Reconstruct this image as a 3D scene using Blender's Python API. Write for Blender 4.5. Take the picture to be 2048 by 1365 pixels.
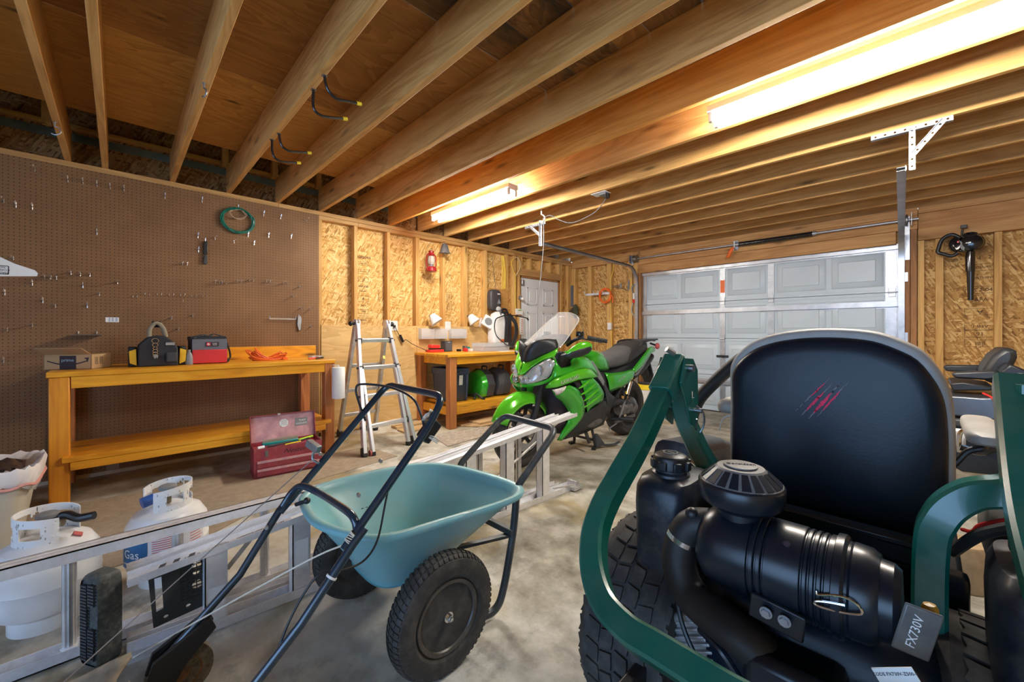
import bpy, math, random
from mathutils import Vector, Matrix
random.seed(7)
for _o in list(bpy.data.objects):
    bpy.data.objects.remove(_o)
SC = bpy.context.scene
COL = SC.collection
PI = math.pi
R = math.radians

# ------------------------------------------------------------ camera
IMG_F, IMG_CX, IMG_CY, EYE = 806.2, 1024.0, 665.5, 1.15
YAW = math.atan(827.0 / 806.2)
cam_data = bpy.data.cameras.new('camera')
cam_data.sensor_width = 36.0
cam_data.lens = 36.0 * IMG_F / 2048.0
cam_data.shift_y = -(1365 / 2.0 - IMG_CY) / 2048.0
cam_data.clip_start = 0.02
cam = bpy.data.objects.new('camera', cam_data)
cam.location = (0, 0, EYE)
cam.rotation_euler = (PI / 2, 0, YAW)
COL.objects.link(cam)
SC.camera = cam

# ------------------------------------------------------------ world (daylight that comes in through the open rear of the garage)
world = bpy.data.worlds.new('world')
SC.world = world
world.use_nodes = True
_wn = world.node_tree.nodes['Background']
_wn.inputs['Color'].default_value = (0.38, 0.62, 1.0, 1)
_wn.inputs['Strength'].default_value = 4.6

# ------------------------------------------------------------ view
SC.view_settings.view_transform = 'Standard'
SC.view_settings.look = 'None'
SC.view_settings.gamma = 1.0
SC.view_settings.exposure = 0.28
SC.view_settings.use_curve_mapping = False
SC.cycles.use_denoising = True
SC.cycles.max_bounces = 10
SC.cycles.diffuse_bounces = 6
SC.cycles.transparent_max_bounces = 12
SC.cycles.sample_clamp_indirect = 6.0

# fluorescent fixture strength (the tubes are built with the lamps further down)
TUBE_POWER = 185.0
TUBE_COLOR = (1.0, 0.95, 0.86)

# ------------------------------------------------------------ ray helpers: a direction in the photograph and a known plane give a place in the garage
_ca, _sa = math.cos(YAW), math.sin(YAW)
def ray(px, py):
    r = (px - IMG_CX) / IMG_F
    u = (IMG_CY - py) / IMG_F
    return Vector((-_sa + r * _ca, _ca + r * _sa, u))
def atx(px, py, X):
    d = ray(px, py); t = X / d[0]
    return Vector((X, d[1] * t, EYE + d[2] * t))
def aty(px, py, Y):
    d = ray(px, py); t = Y / d[1]
    return Vector((d[0] * t, Y, EYE + d[2] * t))
def atz(px, py, z):
    d = ray(px, py); t = (z - EYE) / d[2]
    return Vector((d[0] * t, d[1] * t, z))
def atd(px, py, t):
    d = ray(px, py)
    return Vector((d[0] * t, d[1] * t, EYE + d[2] * t))

# ------------------------------------------------------------ mesh builder
def V(*a):
    return Vector(a)
def catmull(pts, n=6, closed=False):
    P = [Vector(p) for p in pts]
    out = []
    m = len(P)
    rng = range(m) if closed else range(m - 1)
    for i in rng:
        p1 = P[i]; p2 = P[(i + 1) % m]
        p0 = P[i - 1] if (closed or i > 0) else p1 * 2 - p2
        p3 = P[(i + 2) % m] if (closed or i + 2 < m) else p2 * 2 - p1
        for k in range(n):
            t = k / n
            out.append(0.5 * ((2 * p1) + (p2 - p0) * t + (2 * p0 - 5 * p1 + 4 * p2 - p3) * t * t + (3 * p1 - p0 - 3 * p2 + p3) * t ** 3))
    if not closed:
        out.append(P[-1].copy())
    return out
def fillet(pts, rad, n=6, closed=False):
    """polyline with rounded corners"""
    P = [Vector(p) for p in pts]
    out = []
    m = len(P)
    for i in range(m):
        if not closed and (i == 0 or i == m - 1):
            out.append(P[i]); continue
        a, b, c = P[i - 1], P[i], P[(i + 1) % m]
        d1 = (a - b); d2 = (c - b)
        l1, l2 = d1.length, d2.length
        if l1 < 1e-9 or l2 < 1e-9:
            out.append(b); continue
        r = min(rad[i] if isinstance(rad, (list, tuple)) else rad, l1 * 0.49, l2 * 0.49)
        s = b + d1 / l1 * r; e = b + d2 / l2 * r
        for k in range(n + 1):
            t = k / n
            out.append(s * (1 - t) ** 2 + b * 2 * t * (1 - t) + e * t * t)
    return out
def ring2(rx, ry=None, n=24, p=2.0):
    ry = rx if ry is None else ry
    o = []
    for k in range(n):
        a = 2 * PI * k / n
        c, s = math.cos(a), math.sin(a)
        o.append((rx * math.copysign(abs(c) ** (2 / p), c), ry * math.copysign(abs(s) ** (2 / p), s)))
    return o

class MB:
    def __init__(self, T=None):
        self.v = []; self.f = []; self.T = T
    def add(self, vs, fs):
        o = len(self.v)
        if self.T is not None:
            vs = [self.T @ Vector(p) for p in vs]
        self.v += [tuple(p) for p in vs]
        self.f += [tuple(i + o for i in f) for f in fs]
        return self
    def box(self, lo, hi):
        x0, y0, z0 = lo; x1, y1, z1 = hi
        if x0 > x1: x0, x1 = x1, x0
        if y0 > y1: y0, y1 = y1, y0
        if z0 > z1: z0, z1 = z1, z0
        return self.add([(x0, y0, z0), (x1, y0, z0), (x1, y1, z0), (x0, y1, z0), (x0, y0, z1), (x1, y0, z1), (x1, y1, z1), (x0, y1, z1)],
                        [(0, 3, 2, 1), (4, 5, 6, 7), (0, 1, 5, 4), (1, 2, 6, 5), (2, 3, 7, 6), (3, 0, 4, 7)])
    def bx(self, c, s, M=None):
        """box by centre and size, optionally turned by M (3x3 or 4x4)"""
        vs = []
        for dz in (-.5, .5):
            for dx, dy in ((-.5, -.5), (.5, -.5), (.5, .5), (-.5, .5)):
                p = Vector((dx * s[0], dy * s[1], dz * s[2]))
                if M is not None: p = M @ p
                vs.append(p + Vector(c))
        return self.add(vs, [(0, 3, 2, 1), (4, 5, 6, 7), (0, 1, 5, 4), (1, 2, 6, 5), (2, 3, 7, 6), (3, 0, 4, 7)])
    def bar(self, a, b, w, h, up=(0, 0, 1)):
        """rectangular bar from a to b, w across, h along up"""
        a = Vector(a); b = Vector(b)
        d = (b - a).normalized(); up = Vector(up)
        s = d.cross(up)
        if s.length < 1e-6: s = d.cross(Vector((1, 0, 0)))
        s.normalize(); u = s.cross(d).normalized()
        vs = []
        for p in (a, b):
            for i, j in ((-.5, -.5), (.5, -.5), (.5, .5), (-.5, .5)):
                vs.append(p + s * w * i + u * h * j)
        return self.add(vs, [(0, 1, 2, 3), (7, 6, 5, 4), (0, 4, 5, 1), (1, 5, 6, 2), (2, 6, 7, 3), (3, 7, 4, 0)])
    def loft(self, rings, closed_ring=True, caps=True):
        n = len(rings[0]); vs = [p for r in rings for p in r]; fs = []
        m = n if closed_ring else n - 1
        for i in range(len(rings) - 1):
            for k in range(m):
                a = i * n + k; b = i * n + (k + 1) % n
                fs.append((a, b, b + n, a + n))
        if caps and closed_ring:
            fs.append(tuple(reversed(range(n))))
            fs.append(tuple((len(rings) - 1) * n + k for k in range(n)))
        return self.add(vs, fs)
    def sweep(self, path, prof, up=(0, 0, 1), closed=False, caps=True, scale=None):
        """profile (list of (s,u)) along path; s sideways, u along up"""
        P = [Vector(p) for p in path]; up = Vector(up); rings = []
        m = len(P)
        prev_s = None
        for i, p in enumerate(P):
            a = P[i - 1] if (i > 0 or closed) else P[0]
            b = P[(i + 1) % m] if (i < m - 1 or closed) else P[-1]
            d = (b - a)
            if d.length < 1e-9: d = Vector((0, 0, 1))
            d.normalize()
            s = d.cross(up)
            if s.length < 1e-3:
                s = prev_s if prev_s is not None else d.cross(Vector((0, 1, 0.01)))
            s.normalize()
            if prev_s is not None and s.dot(prev_s) < 0 and not isinstance(scale, str): pass
            prev_s = s
            u = s.cross(d).normalized()
            k = 1.0 if scale is None else (scale[i] if isinstance(scale, (list, tuple)) else scale(i / (m - 1)))
            rings.append([p + s * (q[0] * k) + u * (q[1] * k) for q in prof])
        if closed:
            n = len(prof); vs = [q for r in rings for q in r]; fs = []
            for i in range(m):
                j = (i + 1) % m
                for k in range(n):
                    fs.append((i * n + k, i * n + (k + 1) % n, j * n + (k + 1) % n, j * n + k))
            return self.add(vs, fs)
        return self.loft(rings, True, caps)
    def tube(self, path, r, n=10, closed=False, scale=None):
        """round tube, rotation-minimising frame"""
        P = [Vector(p) for p in path]; m = len(P); rings = []
        nrm = None
        for i, p in enumerate(P):
            a = P[i - 1] if (i > 0 or closed) else P[0]
            b = P[(i + 1) % m] if (i < m - 1 or closed) else P[-1]
            d = (b - a)
            if d.length < 1e-9: d = Vector((0, 0, 1))
            d.normalize()
            if nrm is None:
                nrm = d.orthogonal().normalized()
            else:
                nrm = (nrm - d * nrm.dot(d))
                if nrm.length < 1e-6: nrm = d.orthogonal()
                nrm.normalize()
            bn = d.cross(nrm)
            rr = r if scale is None else r * (scale[i] if isinstance(scale, (list, tuple)) else scale(i / (m - 1)))
            rings.append([p + nrm * (rr * math.cos(2 * PI * k / n)) + bn * (rr * math.sin(2 * PI * k / n)) for k in range(n)])
        if closed:
            vs = [q for rr in rings for q in rr]; fs = []
            for i in range(m):
                j = (i + 1) % m
                for k in range(n):
                    fs.append((i * n + k, i * n + (k + 1) % n, j * n + (k + 1) % n, j * n + k))
            return self.add(vs, fs)
        return self.loft(rings)
    def cyl(self, a, b, r, r2=None, n=24):
        a = Vector(a); b = Vector(b); r2 = r if r2 is None else r2
        d = (b - a).normalized(); x = d.orthogonal().normalized(); y = d.cross(x)
        rings = [[c + x * (q * math.cos(2 * PI * k / n)) + y * (q * math.sin(2 * PI * k / n)) for k in range(n)] for c, q in ((a, r), (b, r2))]
        return self.loft(rings)
    def lathe(self, o, axis, prof, n=32, closed=False):
        """prof: list of (radius, distance along axis)"""
        o = Vector(o); d = Vector(axis).normalized(); x = d.orthogonal().normalized(); y = d.cross(x)
        rings = [[o + d * h + x * (max(r, 1e-4) * math.cos(2 * PI * k / n)) + y * (max(r, 1e-4) * math.sin(2 * PI * k / n)) for k in range(n)] for r, h in prof]
        if closed:
            vs = [q for rr in rings for q in rr]; fs = []; m = len(rings)
            for i in range(m):
                j = (i + 1) % m
                for k in range(n):
                    fs.append((i * n + k, i * n + (k + 1) % n, j * n + (k + 1) % n, j * n + k))
            return self.add(vs, fs)
        return self.loft(rings)
    def prism(self, poly, ext):
        """closed 3-D polygon pushed along ext"""
        P = [Vector(p) for p in poly]; e = Vector(ext); n = len(P)
        return self.add(P + [p + e for p in P], [tuple(range(n))[::-1], tuple(range(n, 2 * n))] + [(k, (k + 1) % n, n + (k + 1) % n, n + k) for k in range(n)])
    def holed(self, outer, holes, ext):
        """flat plate (outer outline with holes, lists of 3-D points in one plane) pushed along ext"""
        from mathutils.geometry import tessellate_polygon
        loops = [[Vector(p) for p in outer]] + [[Vector(p) for p in h] for h in holes]
        flat = [p for l in loops for p in l]
        tris = tessellate_polygon(loops)
        e = Vector(ext); n = len(flat)
        vs = flat + [p + e for p in flat]
        fs = [tuple(t) for t in tris] + [tuple(i + n for i in reversed(t)) for t in tris]
        o = 0
        for l in loops:
            m = len(l)
            for k in range(m):
                a, b = o + k, o + (k + 1) % m
                fs.append((a, b, b + n, a + n))
            o += m
        return self.add(vs, fs)
    def sphere(self, c, r, n=16, m=10, s=(1, 1, 1)):
        c = Vector(c); rings = []
        for i in range(m + 1):
            a = -PI / 2 + PI * i / m
            rr = max(math.cos(a) * r, 1e-4)
            rings.append([c + Vector((rr * math.cos(2 * PI * k / n) * s[0], rr * math.sin(2 * PI * k / n) * s[1], r * math.sin(a) * s[2])) for k in range(n)])
        return self.loft(rings)
    def grid(self, pts, thick=None):
        """pts[i][j] surface, optionally with thickness vector"""
        a = len(pts); b = len(pts[0]); vs = [p for r in pts for p in r]
        fs = [(i * b + j, i * b + j + 1, (i + 1) * b + j + 1, (i + 1) * b + j) for i in range(a - 1) for j in range(b - 1)]
        return self.add(vs, fs)

def _mesh(name, mb, mat, origin, smooth=True, angle=35):
    o = Vector(origin)
    me = bpy.data.meshes.new(name)
    me.from_pydata([tuple(Vector(p) - o) for p in mb.v], [], mb.f)
    import bmesh
    bm = bmesh.new(); bm.from_mesh(me)
    bmesh.ops.remove_doubles(bm, verts=bm.verts, dist=1e-6)
    bmesh.ops.recalc_face_normals(bm, faces=bm.faces)
    bm.to_mesh(me); bm.free()
    if smooth:
        for p in me.polygons: p.use_smooth = True
        me.set_sharp_from_angle(angle=R(angle))
    if mat is not None:
        me.materials.append(mat)
    me.update()
    return me

def _mods(o, bevel, sub, solid):
    if solid:
        m = o.modifiers.new('solid', 'SOLIDIFY'); m.thickness = solid; m.offset = 0
    if sub:
        m = o.modifiers.new('sub', 'SUBSURF'); m.levels = sub; m.render_levels = sub
    if bevel:
        m = o.modifiers.new('bev', 'BEVEL'); m.width = bevel; m.segments = 2; m.limit_method = 'ANGLE'; m.angle_limit = R(40); m.harden_normals = False

def thing(name, label, cat, loc, group=None):
    o = bpy.data.objects.new(name, None)
    o.empty_display_size = 0.05
    o.location = loc
    COL.objects.link(o)
    o['label'] = label; o['category'] = cat
    if group: o['group'] = group
    return o
def root_of(o):
    while o.parent: o = o.parent
    return o
def part(name, mb, mat, parent, label=None, bevel=0, sub=0, solid=0, angle=35, stuff=False):
    me = _mesh(name, mb, mat, root_of(parent).location, True, angle)
    o = bpy.data.objects.new(name, me)
    COL.objects.link(o)
    o.parent = parent
    if label: o['label'] = label
    if stuff: o['kind'] = 'stuff'
    _mods(o, bevel, sub, solid)
    return o
def single(name, mb, mat, label, cat, group=None, bevel=0, sub=0, solid=0, angle=35, kind=None):
    n = len(mb.v)
    lo = [min(p[i] for p in mb.v) for i in range(3)]; hi = [max(p[i] for p in mb.v) for i in range(3)]
    org = ((lo[0] + hi[0]) / 2, (lo[1] + hi[1]) / 2, lo[2])
    o = bpy.data.objects.new(name, _mesh(name, mb, mat, org, True, angle))
    o.location = org
    COL.objects.link(o)
    o['label'] = label; o['category'] = cat
    if group: o['group'] = group
    if kind: o['kind'] = kind
    _mods(o, bevel, sub, solid)
    return o
def struct(name, mb, mat, parent=None, bevel=0):
    o = bpy.data.objects.new(name, _mesh(name, mb, mat, root_of(parent).location if parent else (0, 0, 0)))
    COL.objects.link(o)
    if parent: o.parent = parent
    else: o['kind'] = 'structure'
    _mods(o, bevel, 0, 0)
    return o
def copy_thing(src, loc, label=None, group=None):
    c = src.copy(); COL.objects.link(c); c.location = loc
    if label: c['label'] = label
    if group: c['group'] = group
    for ch in list(src.children):
        d = ch.copy(); COL.objects.link(d); d.parent = c
        for g in list(ch.children):
            e = g.copy(); COL.objects.link(e); e.parent = d
    return c
def text_mb(s, size, M, depth=0.0004, align='CENTER', xs=1.0, shear=0.0, bold=0.0):
    """lettering as mesh; M puts the letter plane (x right, y up) in place"""
    cu = bpy.data.curves.new('txt', 'FONT')
    cu.body = s; cu.size = size; cu.extrude = depth; cu.align_x = align; cu.align_y = 'CENTER'; cu.shear = shear
    cu.resolution_u = 2; cu.offset = bold * size
    ob = bpy.data.objects.new('txt', cu)
    COL.objects.link(ob)
    dg = bpy.context.evaluated_depsgraph_get()
    me = bpy.data.meshes.new_from_object(ob.evaluated_get(dg))
    mb = MB()
    mb.add([M @ Vector((v.co.x * xs, v.co.y, v.co.z)) for v in me.vertices], [tuple(p.vertices) for p in me.polygons])
    bpy.data.objects.remove(ob); bpy.data.curves.remove(cu); bpy.data.meshes.remove(me)
    return mb
def frame(o, x, y):
    """4x4 with origin o, x axis and y axis"""
    x = Vector(x).normalized(); y = Vector(y); z = x.cross(y).normalized(); y = z.cross(x)
    M = Matrix.Identity(4)
    for i in range(3):
        M[i][0] = x[i]; M[i][1] = y[i]; M[i][2] = z[i]; M[i][3] = o[i]
    return M

# ============================================================ materials
class NT:
    def __init__(self, name):
        self.m = bpy.data.materials.new(name); self.m.use_nodes = True
        self.t = self.m.node_tree; self.n = self.t.nodes; self.l = self.t.links
        self.b = self.n['Principled BSDF']
        self.co = None
    def new(self, kind, **kw):
        x = self.n.new(kind)
        for k, v in kw.items():
            if k.startswith('i_'): x.inputs[k[2:].replace('_', ' ')].default_value = v
            else: setattr(x, k, v)
        return x
    def link(self, a, b): self.l.new(a, b)
    def coord(self, rnd=True):
        if self.co is None:
            tc = self.new('ShaderNodeTexCoord')
            if rnd:
                oi = self.new('ShaderNodeObjectInfo')
                s = self.new('ShaderNodeVectorMath', operation='SCALE'); s.inputs[0].default_value = (13.7, 7.1, 9.3)
                self.link(oi.outputs['Random'], s.inputs['Scale'])
                a = self.new('ShaderNodeVectorMath', operation='ADD')
                self.link(tc.outputs['Object'], a.inputs[0]); self.link(s.outputs[0], a.inputs[1])
                self.co = a.outputs[0]
            else: self.co = tc.outputs['Object']
        return self.co
    def map(self, scale=(1, 1, 1), rot=(0, 0, 0), loc=(0, 0, 0), src=None):
        m = self.new('ShaderNodeMapping')
        m.inputs['Scale'].default_value = scale; m.inputs['Rotation'].default_value = rot; m.inputs['Location'].default_value = loc
        self.link(src if src is not None else self.coord(), m.inputs['Vector'])
        return m.outputs[0]
    def noise(self, vec, scale=1.0, detail=4, rough=.55, dist=0.0):
        x = self.new('ShaderNodeTexNoise'); x.inputs['Scale'].default_value = scale; x.inputs['Detail'].default_value = detail
        x.inputs['Roughness'].default_value = rough; x.inputs['Distortion'].default_value = dist
        self.link(vec, x.inputs['Vector']); return x.outputs['Fac']
    def ramp(self, fac, stops, interp='LINEAR'):
        x = self.new('ShaderNodeValToRGB'); x.color_ramp.interpolation = interp
        e = x.color_ramp.elements
        while len(e) < len(stops): e.new(0.5)
        for k, (p, c) in enumerate(stops):
            e[k].position = p; e[k].color = (c[0], c[1], c[2], 1) if hasattr(c, '__len__') else (c, c, c, 1)
        self.link(fac, x.inputs['Fac']); return x.outputs['Color']
    def mix(self, fac, a, b, mode='MIX'):
        x = self.new('ShaderNodeMix', data_type='RGBA', blend_type=mode)
        for s, v in ((x.inputs[0], fac), (x.inputs[6], a), (x.inputs[7], b)):
            if hasattr(v, 'is_output'): self.link(v, s)
            elif hasattr(v, '__len__'): s.default_value = (v[0], v[1], v[2], 1)
            else: s.default_value = v
        return x.outputs[2]
    def math(self, op, a, b=None, c=None):
        x = self.new('ShaderNodeMath', operation=op)
        for k, v in enumerate((a, b, c)):
            if v is None: continue
            if hasattr(v, 'is_output'): self.link(v, x.inputs[k])
            else: x.inputs[k].default_value = v
        return x.outputs[0]
    def bump(self, h, strength=.2, dist=.002):
        x = self.new('ShaderNodeBump'); x.inputs['Strength'].default_value = strength; x.inputs['Distance'].default_value = dist
        self.link(h, x.inputs['Height']); self.link(x.outputs[0], self.b.inputs['Normal'])
    def setb(self, **kw):
        for k, v in kw.items():
            s = self.b.inputs[k.replace('_', ' ')]
            if hasattr(v, 'is_output'): self.link(v, s)
            elif hasattr(v, '__len__') and len(v) == 3: s.default_value = (v[0], v[1], v[2], 1)
            else: s.default_value = v
        return self.m

def plain(name, col, rough=.5, metal=0, coat=0, var=.12, vs=6, bump=0, bs=60, spec=.5, dust=0, **kw):
    t = NT(name)
    n = t.noise(t.map((vs, vs, vs)), 1, 5, .6)
    c2 = tuple(max(0, c * (1 - var)) for c in col); c1 = tuple(min(1, c * (1 + var)) for c in col)
    c = t.ramp(n, [(.3, c2), (.7, c1)])
    if dust:
        n2 = t.noise(t.map((vs * 3, vs * 3, vs * 3), loc=(3, 1, 2)), 1, 6, .65)
        c = t.mix(t.ramp(n2, [(.45, 0), (.75, dust)]), c, (.45, .42, .36))
    t.setb(Base_Color=c, Roughness=rough, Metallic=metal, Specular_IOR_Level=spec)
    if coat: t.setb(Coat_Weight=coat, Coat_Roughness=.08)
    if bump: t.bump(t.noise(t.map((bs, bs, bs)), 1, 3), bump, .001)
    if kw: t.setb(**kw)
    return t.m

def _perm(v, axis):
    # v = (along, across1, across2)
    return {'X': (v[0], v[1], v[2]), 'Y': (v[1], v[0], v[2]), 'Z': (v[1], v[2], v[0])}[axis]

def wood(name, light, dark, axis='X', knots=.9, grain=1.0, rough=.6, coat=0, contrast=1.0, knot_col=(.10, .045, .015), stain=0, stain_col=(.2, .1, .04)):
    t = NT(name)
    big = t.noise(t.map(_perm((.55, 5 * grain, 5 * grain), axis)), 1, 3, .5, .6)
    w = t.math('FRACT', t.math('MULTIPLY', big, 9.0))
    w = t.math('ABSOLUTE', t.math('SUBTRACT', w, .5))
    fine = t.noise(t.map(_perm((2.2, 110, 110), axis)), 1, 3, .6)
    mot = t.noise(t.map(_perm((.8, 3, 3), axis), ), 1, 4, .6)
    f = t.math('ADD', t.math('MULTIPLY', w, .55 * contrast), t.math('MULTIPLY', fine, .55 * contrast))
    f = t.math('ADD', f, t.math('MULTIPLY', t.math('SUBTRACT', mot, .5), .9))
    c = t.ramp(f, [(.12, dark), (.62, light)])
    if stain:
        s = t.noise(t.map(_perm((.6, 2.2, 2.2), axis), loc=(5, 3, 1)), 1, 5, .6)
        c = t.mix(t.ramp(s, [(.5, 0), (.72, stain)]), c, stain_col)
    if knots:
        v = t.new('ShaderNodeTexVoronoi', feature='F1'); v.inputs['Scale'].default_value = 1
        t.link(t.map(_perm((1.7, 7.5, 7.5), axis), loc=(1.3, 2.2, .7)), v.inputs['Vector'])
        k = t.ramp(v.outputs['Distance'], [(.055, knots), (.11, knots * .45), (.2, 0)])
        c = t.mix(k, c, knot_col)
    t.setb(Base_Color=c, Roughness=rough, Specular_IOR_Level=.35)
    if coat: t.setb(Coat_Weight=coat, Coat_Roughness=.25)
    t.bump(f, .12, .001)
    return t.m

def plywood(name, light, dark, axis='X', coarse=1.0, rough=.65, patch=.5, knot_col=(.05, .025, .01), blotch=0, blotch_col=(.03, .03, .025)):
    t = NT(name)
    big = t.noise(t.map(_perm((.9 * coarse, 3.4 * coarse, 3.4 * coarse), axis)), 1, 3, .5, .9)
    w = t.math('FRACT', t.math('MULTIPLY', big, 11.0))
    fine = t.noise(t.map(_perm((4, 70, 70), axis)), 1, 4, .6)
    f = t.math('ADD', t.math('MULTIPLY', w, .5), t.math('MULTIPLY', fine, .5))
    c = t.ramp(f, [(.15, light), (.5, tuple((a + b) / 2 for a, b in zip(light, dark))), (.85, dark)])
    m = t.noise(t.map((1.1, 1.1, 1.1), loc=(4, 4, 4)), 1, 3)
    c = t.mix(t.ramp(m, [(.35, 0), (.7, .55)]), c, tuple(x * .62 for x in light))
    if patch:
        v = t.new('ShaderNodeTexVoronoi', feature='F1'); v.inputs['Scale'].default_value = 1
        t.link(t.map(_perm((1.6, 5, 5), axis), loc=(2, 5, 1)), v.inputs['Vector'])
        c = t.mix(t.ramp(v.outputs['Distance'], [(.05, patch), (.12, 0)]), c, knot_col)
    if blotch:
        s = t.noise(t.map(_perm((1.0, 2.4, 2.4), axis), loc=(9, 2, 6)), 1, 5, .65)
        c = t.mix(t.ramp(s, [(.52, 0), (.68, blotch)]), c, blotch_col)
    t.setb(Base_Color=c, Roughness=rough, Specular_IOR_Level=.3)
    t.bump(f, .1, .001)
    return t.m

def osb(name, cols, normal='X', rough=.7, bright=1.0):
    """strand board: overlapping long chips at several angles"""
    t = NT(name)
    out = None
    ax = {'X': 0, 'Y': 1, 'Z': 2}[normal]
    for k, (ang, sc) in enumerate(((8, 1.0), (62, 1.15), (-48, 1.1), (95, .9), (28, 1.3))):
        rot = [0, 0, 0]; rot[ax] = R(ang)
        s = [58 * sc, 58 * sc, 58 * sc]; s[2 if normal != 'Z' else 0] = 11 * sc; s[ax] = 1
        # rotate first, then stretch
        m1 = t.map((1, 1, 1), rot)
        m2 = t.new('ShaderNodeVectorMath', operation='MULTIPLY'); m2.inputs[1].default_value = s
        ad = t.new('ShaderNodeVectorMath', operation='ADD'); ad.inputs[1].default_value = (k * 3.3, k * 1.7, k * 2.9)
        t.link(m1, m2.inputs[0]); t.link(m2.outputs[0], ad.inputs[0])
        v = t.new('ShaderNodeTexVoronoi', feature='F1'); v.inputs['Scale'].default_value = 1; v.inputs['Randomness'].default_value = 1
        t.link(ad.outputs[0], v.inputs['Vector'])
        sep = t.new('ShaderNodeSeparateColor'); t.link(v.outputs['Color'], sep.inputs[0])
        if out is None:
            out = sep.outputs[0]
        else:
            g = t.math('GREATER_THAN', sep.outputs[1], .52)
            mx = t.new('ShaderNodeMix', data_type='FLOAT')
            t.link(g, mx.inputs[0]); t.link(out, mx.inputs[2]); t.link(sep.outputs[0], mx.inputs[3])
            out = mx.outputs[0]
    fine = t.noise(t.map((60, 60, 60)), 1, 4, .6)
    f = t.math('ADD', t.math('MULTIPLY', out, .8), t.math('MULTIPLY', fine, .25))
    c = t.ramp(f, [(.06, cols[0]), (.22, cols[1]), (.55, cols[2]), (.9, cols[3])])
    t.setb(Base_Color=c, Roughness=rough, Specular_IOR_Level=.3)
    t.bump(out, .2, .001)
    return t.m

def glass(name, col=(1, 1, 1), rough=.03, alpha=.25):
    t = NT(name)
    t.setb(Base_Color=col, Roughness=rough, Alpha=alpha, Specular_IOR_Level=.8, Coat_Weight=.5, Coat_Roughness=.03)
    return t.m

LUM = ((.62, .40, .17), (.40, .21, .07))
M_joist = wood('joist lumber', (.74, .43, .15), (.46, .22, .055), 'X', .75)
M_joist_bounce = wood('joist lumber with painted bounce glow', (.86, .40, .09), (.62, .23, .035), 'X', .7)  # orange light bounced between joists is painted into this lumber colour
M_stud = wood('stud lumber', (.72, .44, .15), (.50, .26, .07), 'Z', .8)
M_plate = wood('plate lumber', (.62, .36, .14), (.40, .20, .06), 'Y', .8)
M_headerX = wood('header lumber', (.58, .32, .12), (.36, .16, .05), 'X', .85)
M_cedar = wood('darker jamb lumber', (.42, .20, .075), (.26, .11, .04), 'Z', .9)
M_plyX = plywood('subfloor plywood', (.50, .25, .07), (.28, .115, .03), 'Y', 1.0, blotch=.25)
M_plyL = plywood('light subfloor plywood', (.68, .37, .10), (.40, .19, .045), 'Y', 1.3, patch=.8)
M_plank = plywood('stained subfloor boards', (.38, .19, .06), (.15, .07, .025), 'Y', 1.6, blotch=.85)
M_plyw = plywood('wainscot plywood', (.86, .58, .25), (.64, .38, .13), 'Y', .8, patch=.5, knot_col=(.35, .17, .05))
M_ply_bk = plywood('mount board plywood', (.62, .33, .10), (.46, .21, .05), 'Y', 1.4, patch=.3)
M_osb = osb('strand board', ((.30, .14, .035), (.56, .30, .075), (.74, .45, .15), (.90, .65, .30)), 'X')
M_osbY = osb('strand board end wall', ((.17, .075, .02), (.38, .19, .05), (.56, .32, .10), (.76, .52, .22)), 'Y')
M_osb_dk = osb('weathered strand board', ((.05, .02, .008), (.16, .07, .02), (.28, .14, .045), (.36, .21, .09)), 'X')  # strand board in much darker browns, for the upper wall and eaves
M_bench = wood('amber bench wood', (.92, .44, .03), (.66, .25, .008), 'Y', .9, .8, .38, .35)
M_benchZ = wood('amber bench posts', (.88, .37, .03), (.60, .19, .01), 'Z', .9, .8, .38, .35)
M_benchR = wood('reddish bench posts', (.56, .21, .065), (.28, .075, .02), 'Z', .6, 1.2, .42, .3, 1.5)
M_lumY = wood('loose lumber', (.66, .46, .24), (.46, .28, .13), 'Y', .8)
M_steel = plain('galvanised steel', (.44, .46, .50), .40, .85, var=.18, vs=9)
M_steel_dk = plain('dull steel', (.30, .31, .32), .42, .9, var=.2)
M_alu = plain('brushed aluminium', (.86, .87, .90), .38, .5, var=.10, vs=14, dust=.25)
M_alu_dk = plain('worn aluminium', (.62, .62, .63), .42, .8, var=.2, vs=14, dust=.4)
M_chrome = plain('polished metal', (.8, .8, .82), .15, 1)
M_black = plain('black plastic', (.013, .014, .017), .42, bump=.15, bs=300)
M_blackg = plain('glossy black', (.012, .013, .016), .16, coat=.5)
M_rubber = plain('tyre rubber', (.028, .026, .025), .75, var=.35, bump=.3, bs=90, dust=.12)
M_white = plain('white plastic', (.82, .82, .80), .35, var=.04)
M_wpaint = plain('white tank paint', (.80, .81, .82), .30, var=.05, vs=8, dust=.05)
M_offw = plain('painted door white', (.74, .77, .80), .4, var=.03)
M_gdoor = plain('garage door paint', (.53, .62, .70), .38, var=.05, vs=2)
M_paper = plain('white paper', (.85, .85, .83), .8, var=.03)
M_red = plain('red plastic', (.70, .035, .03), .35, var=.1)
M_orange = plain('orange cord jacket', (.85, .16, .02), .5, var=.15)
M_yellow = plain('yellow plastic', (.88, .68, .03), .45, var=.1)
M_yrope = plain('yellow cord', (.85, .62, .08), .6, var=.15)
M_ink = plain('dark ink', (.03, .02, .03), .7, var=.1)
M_inkb = plain('brown stamped ink', (.055, .025, .012), .8, var=.3)
M_dkgrey = plain('charcoal plastic', (.05, .052, .058), .5, var=.15, bump=.2, bs=200)
M_greyp = plain('grey plastic', (.22, .23, .24), .5, var=.12)

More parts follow.
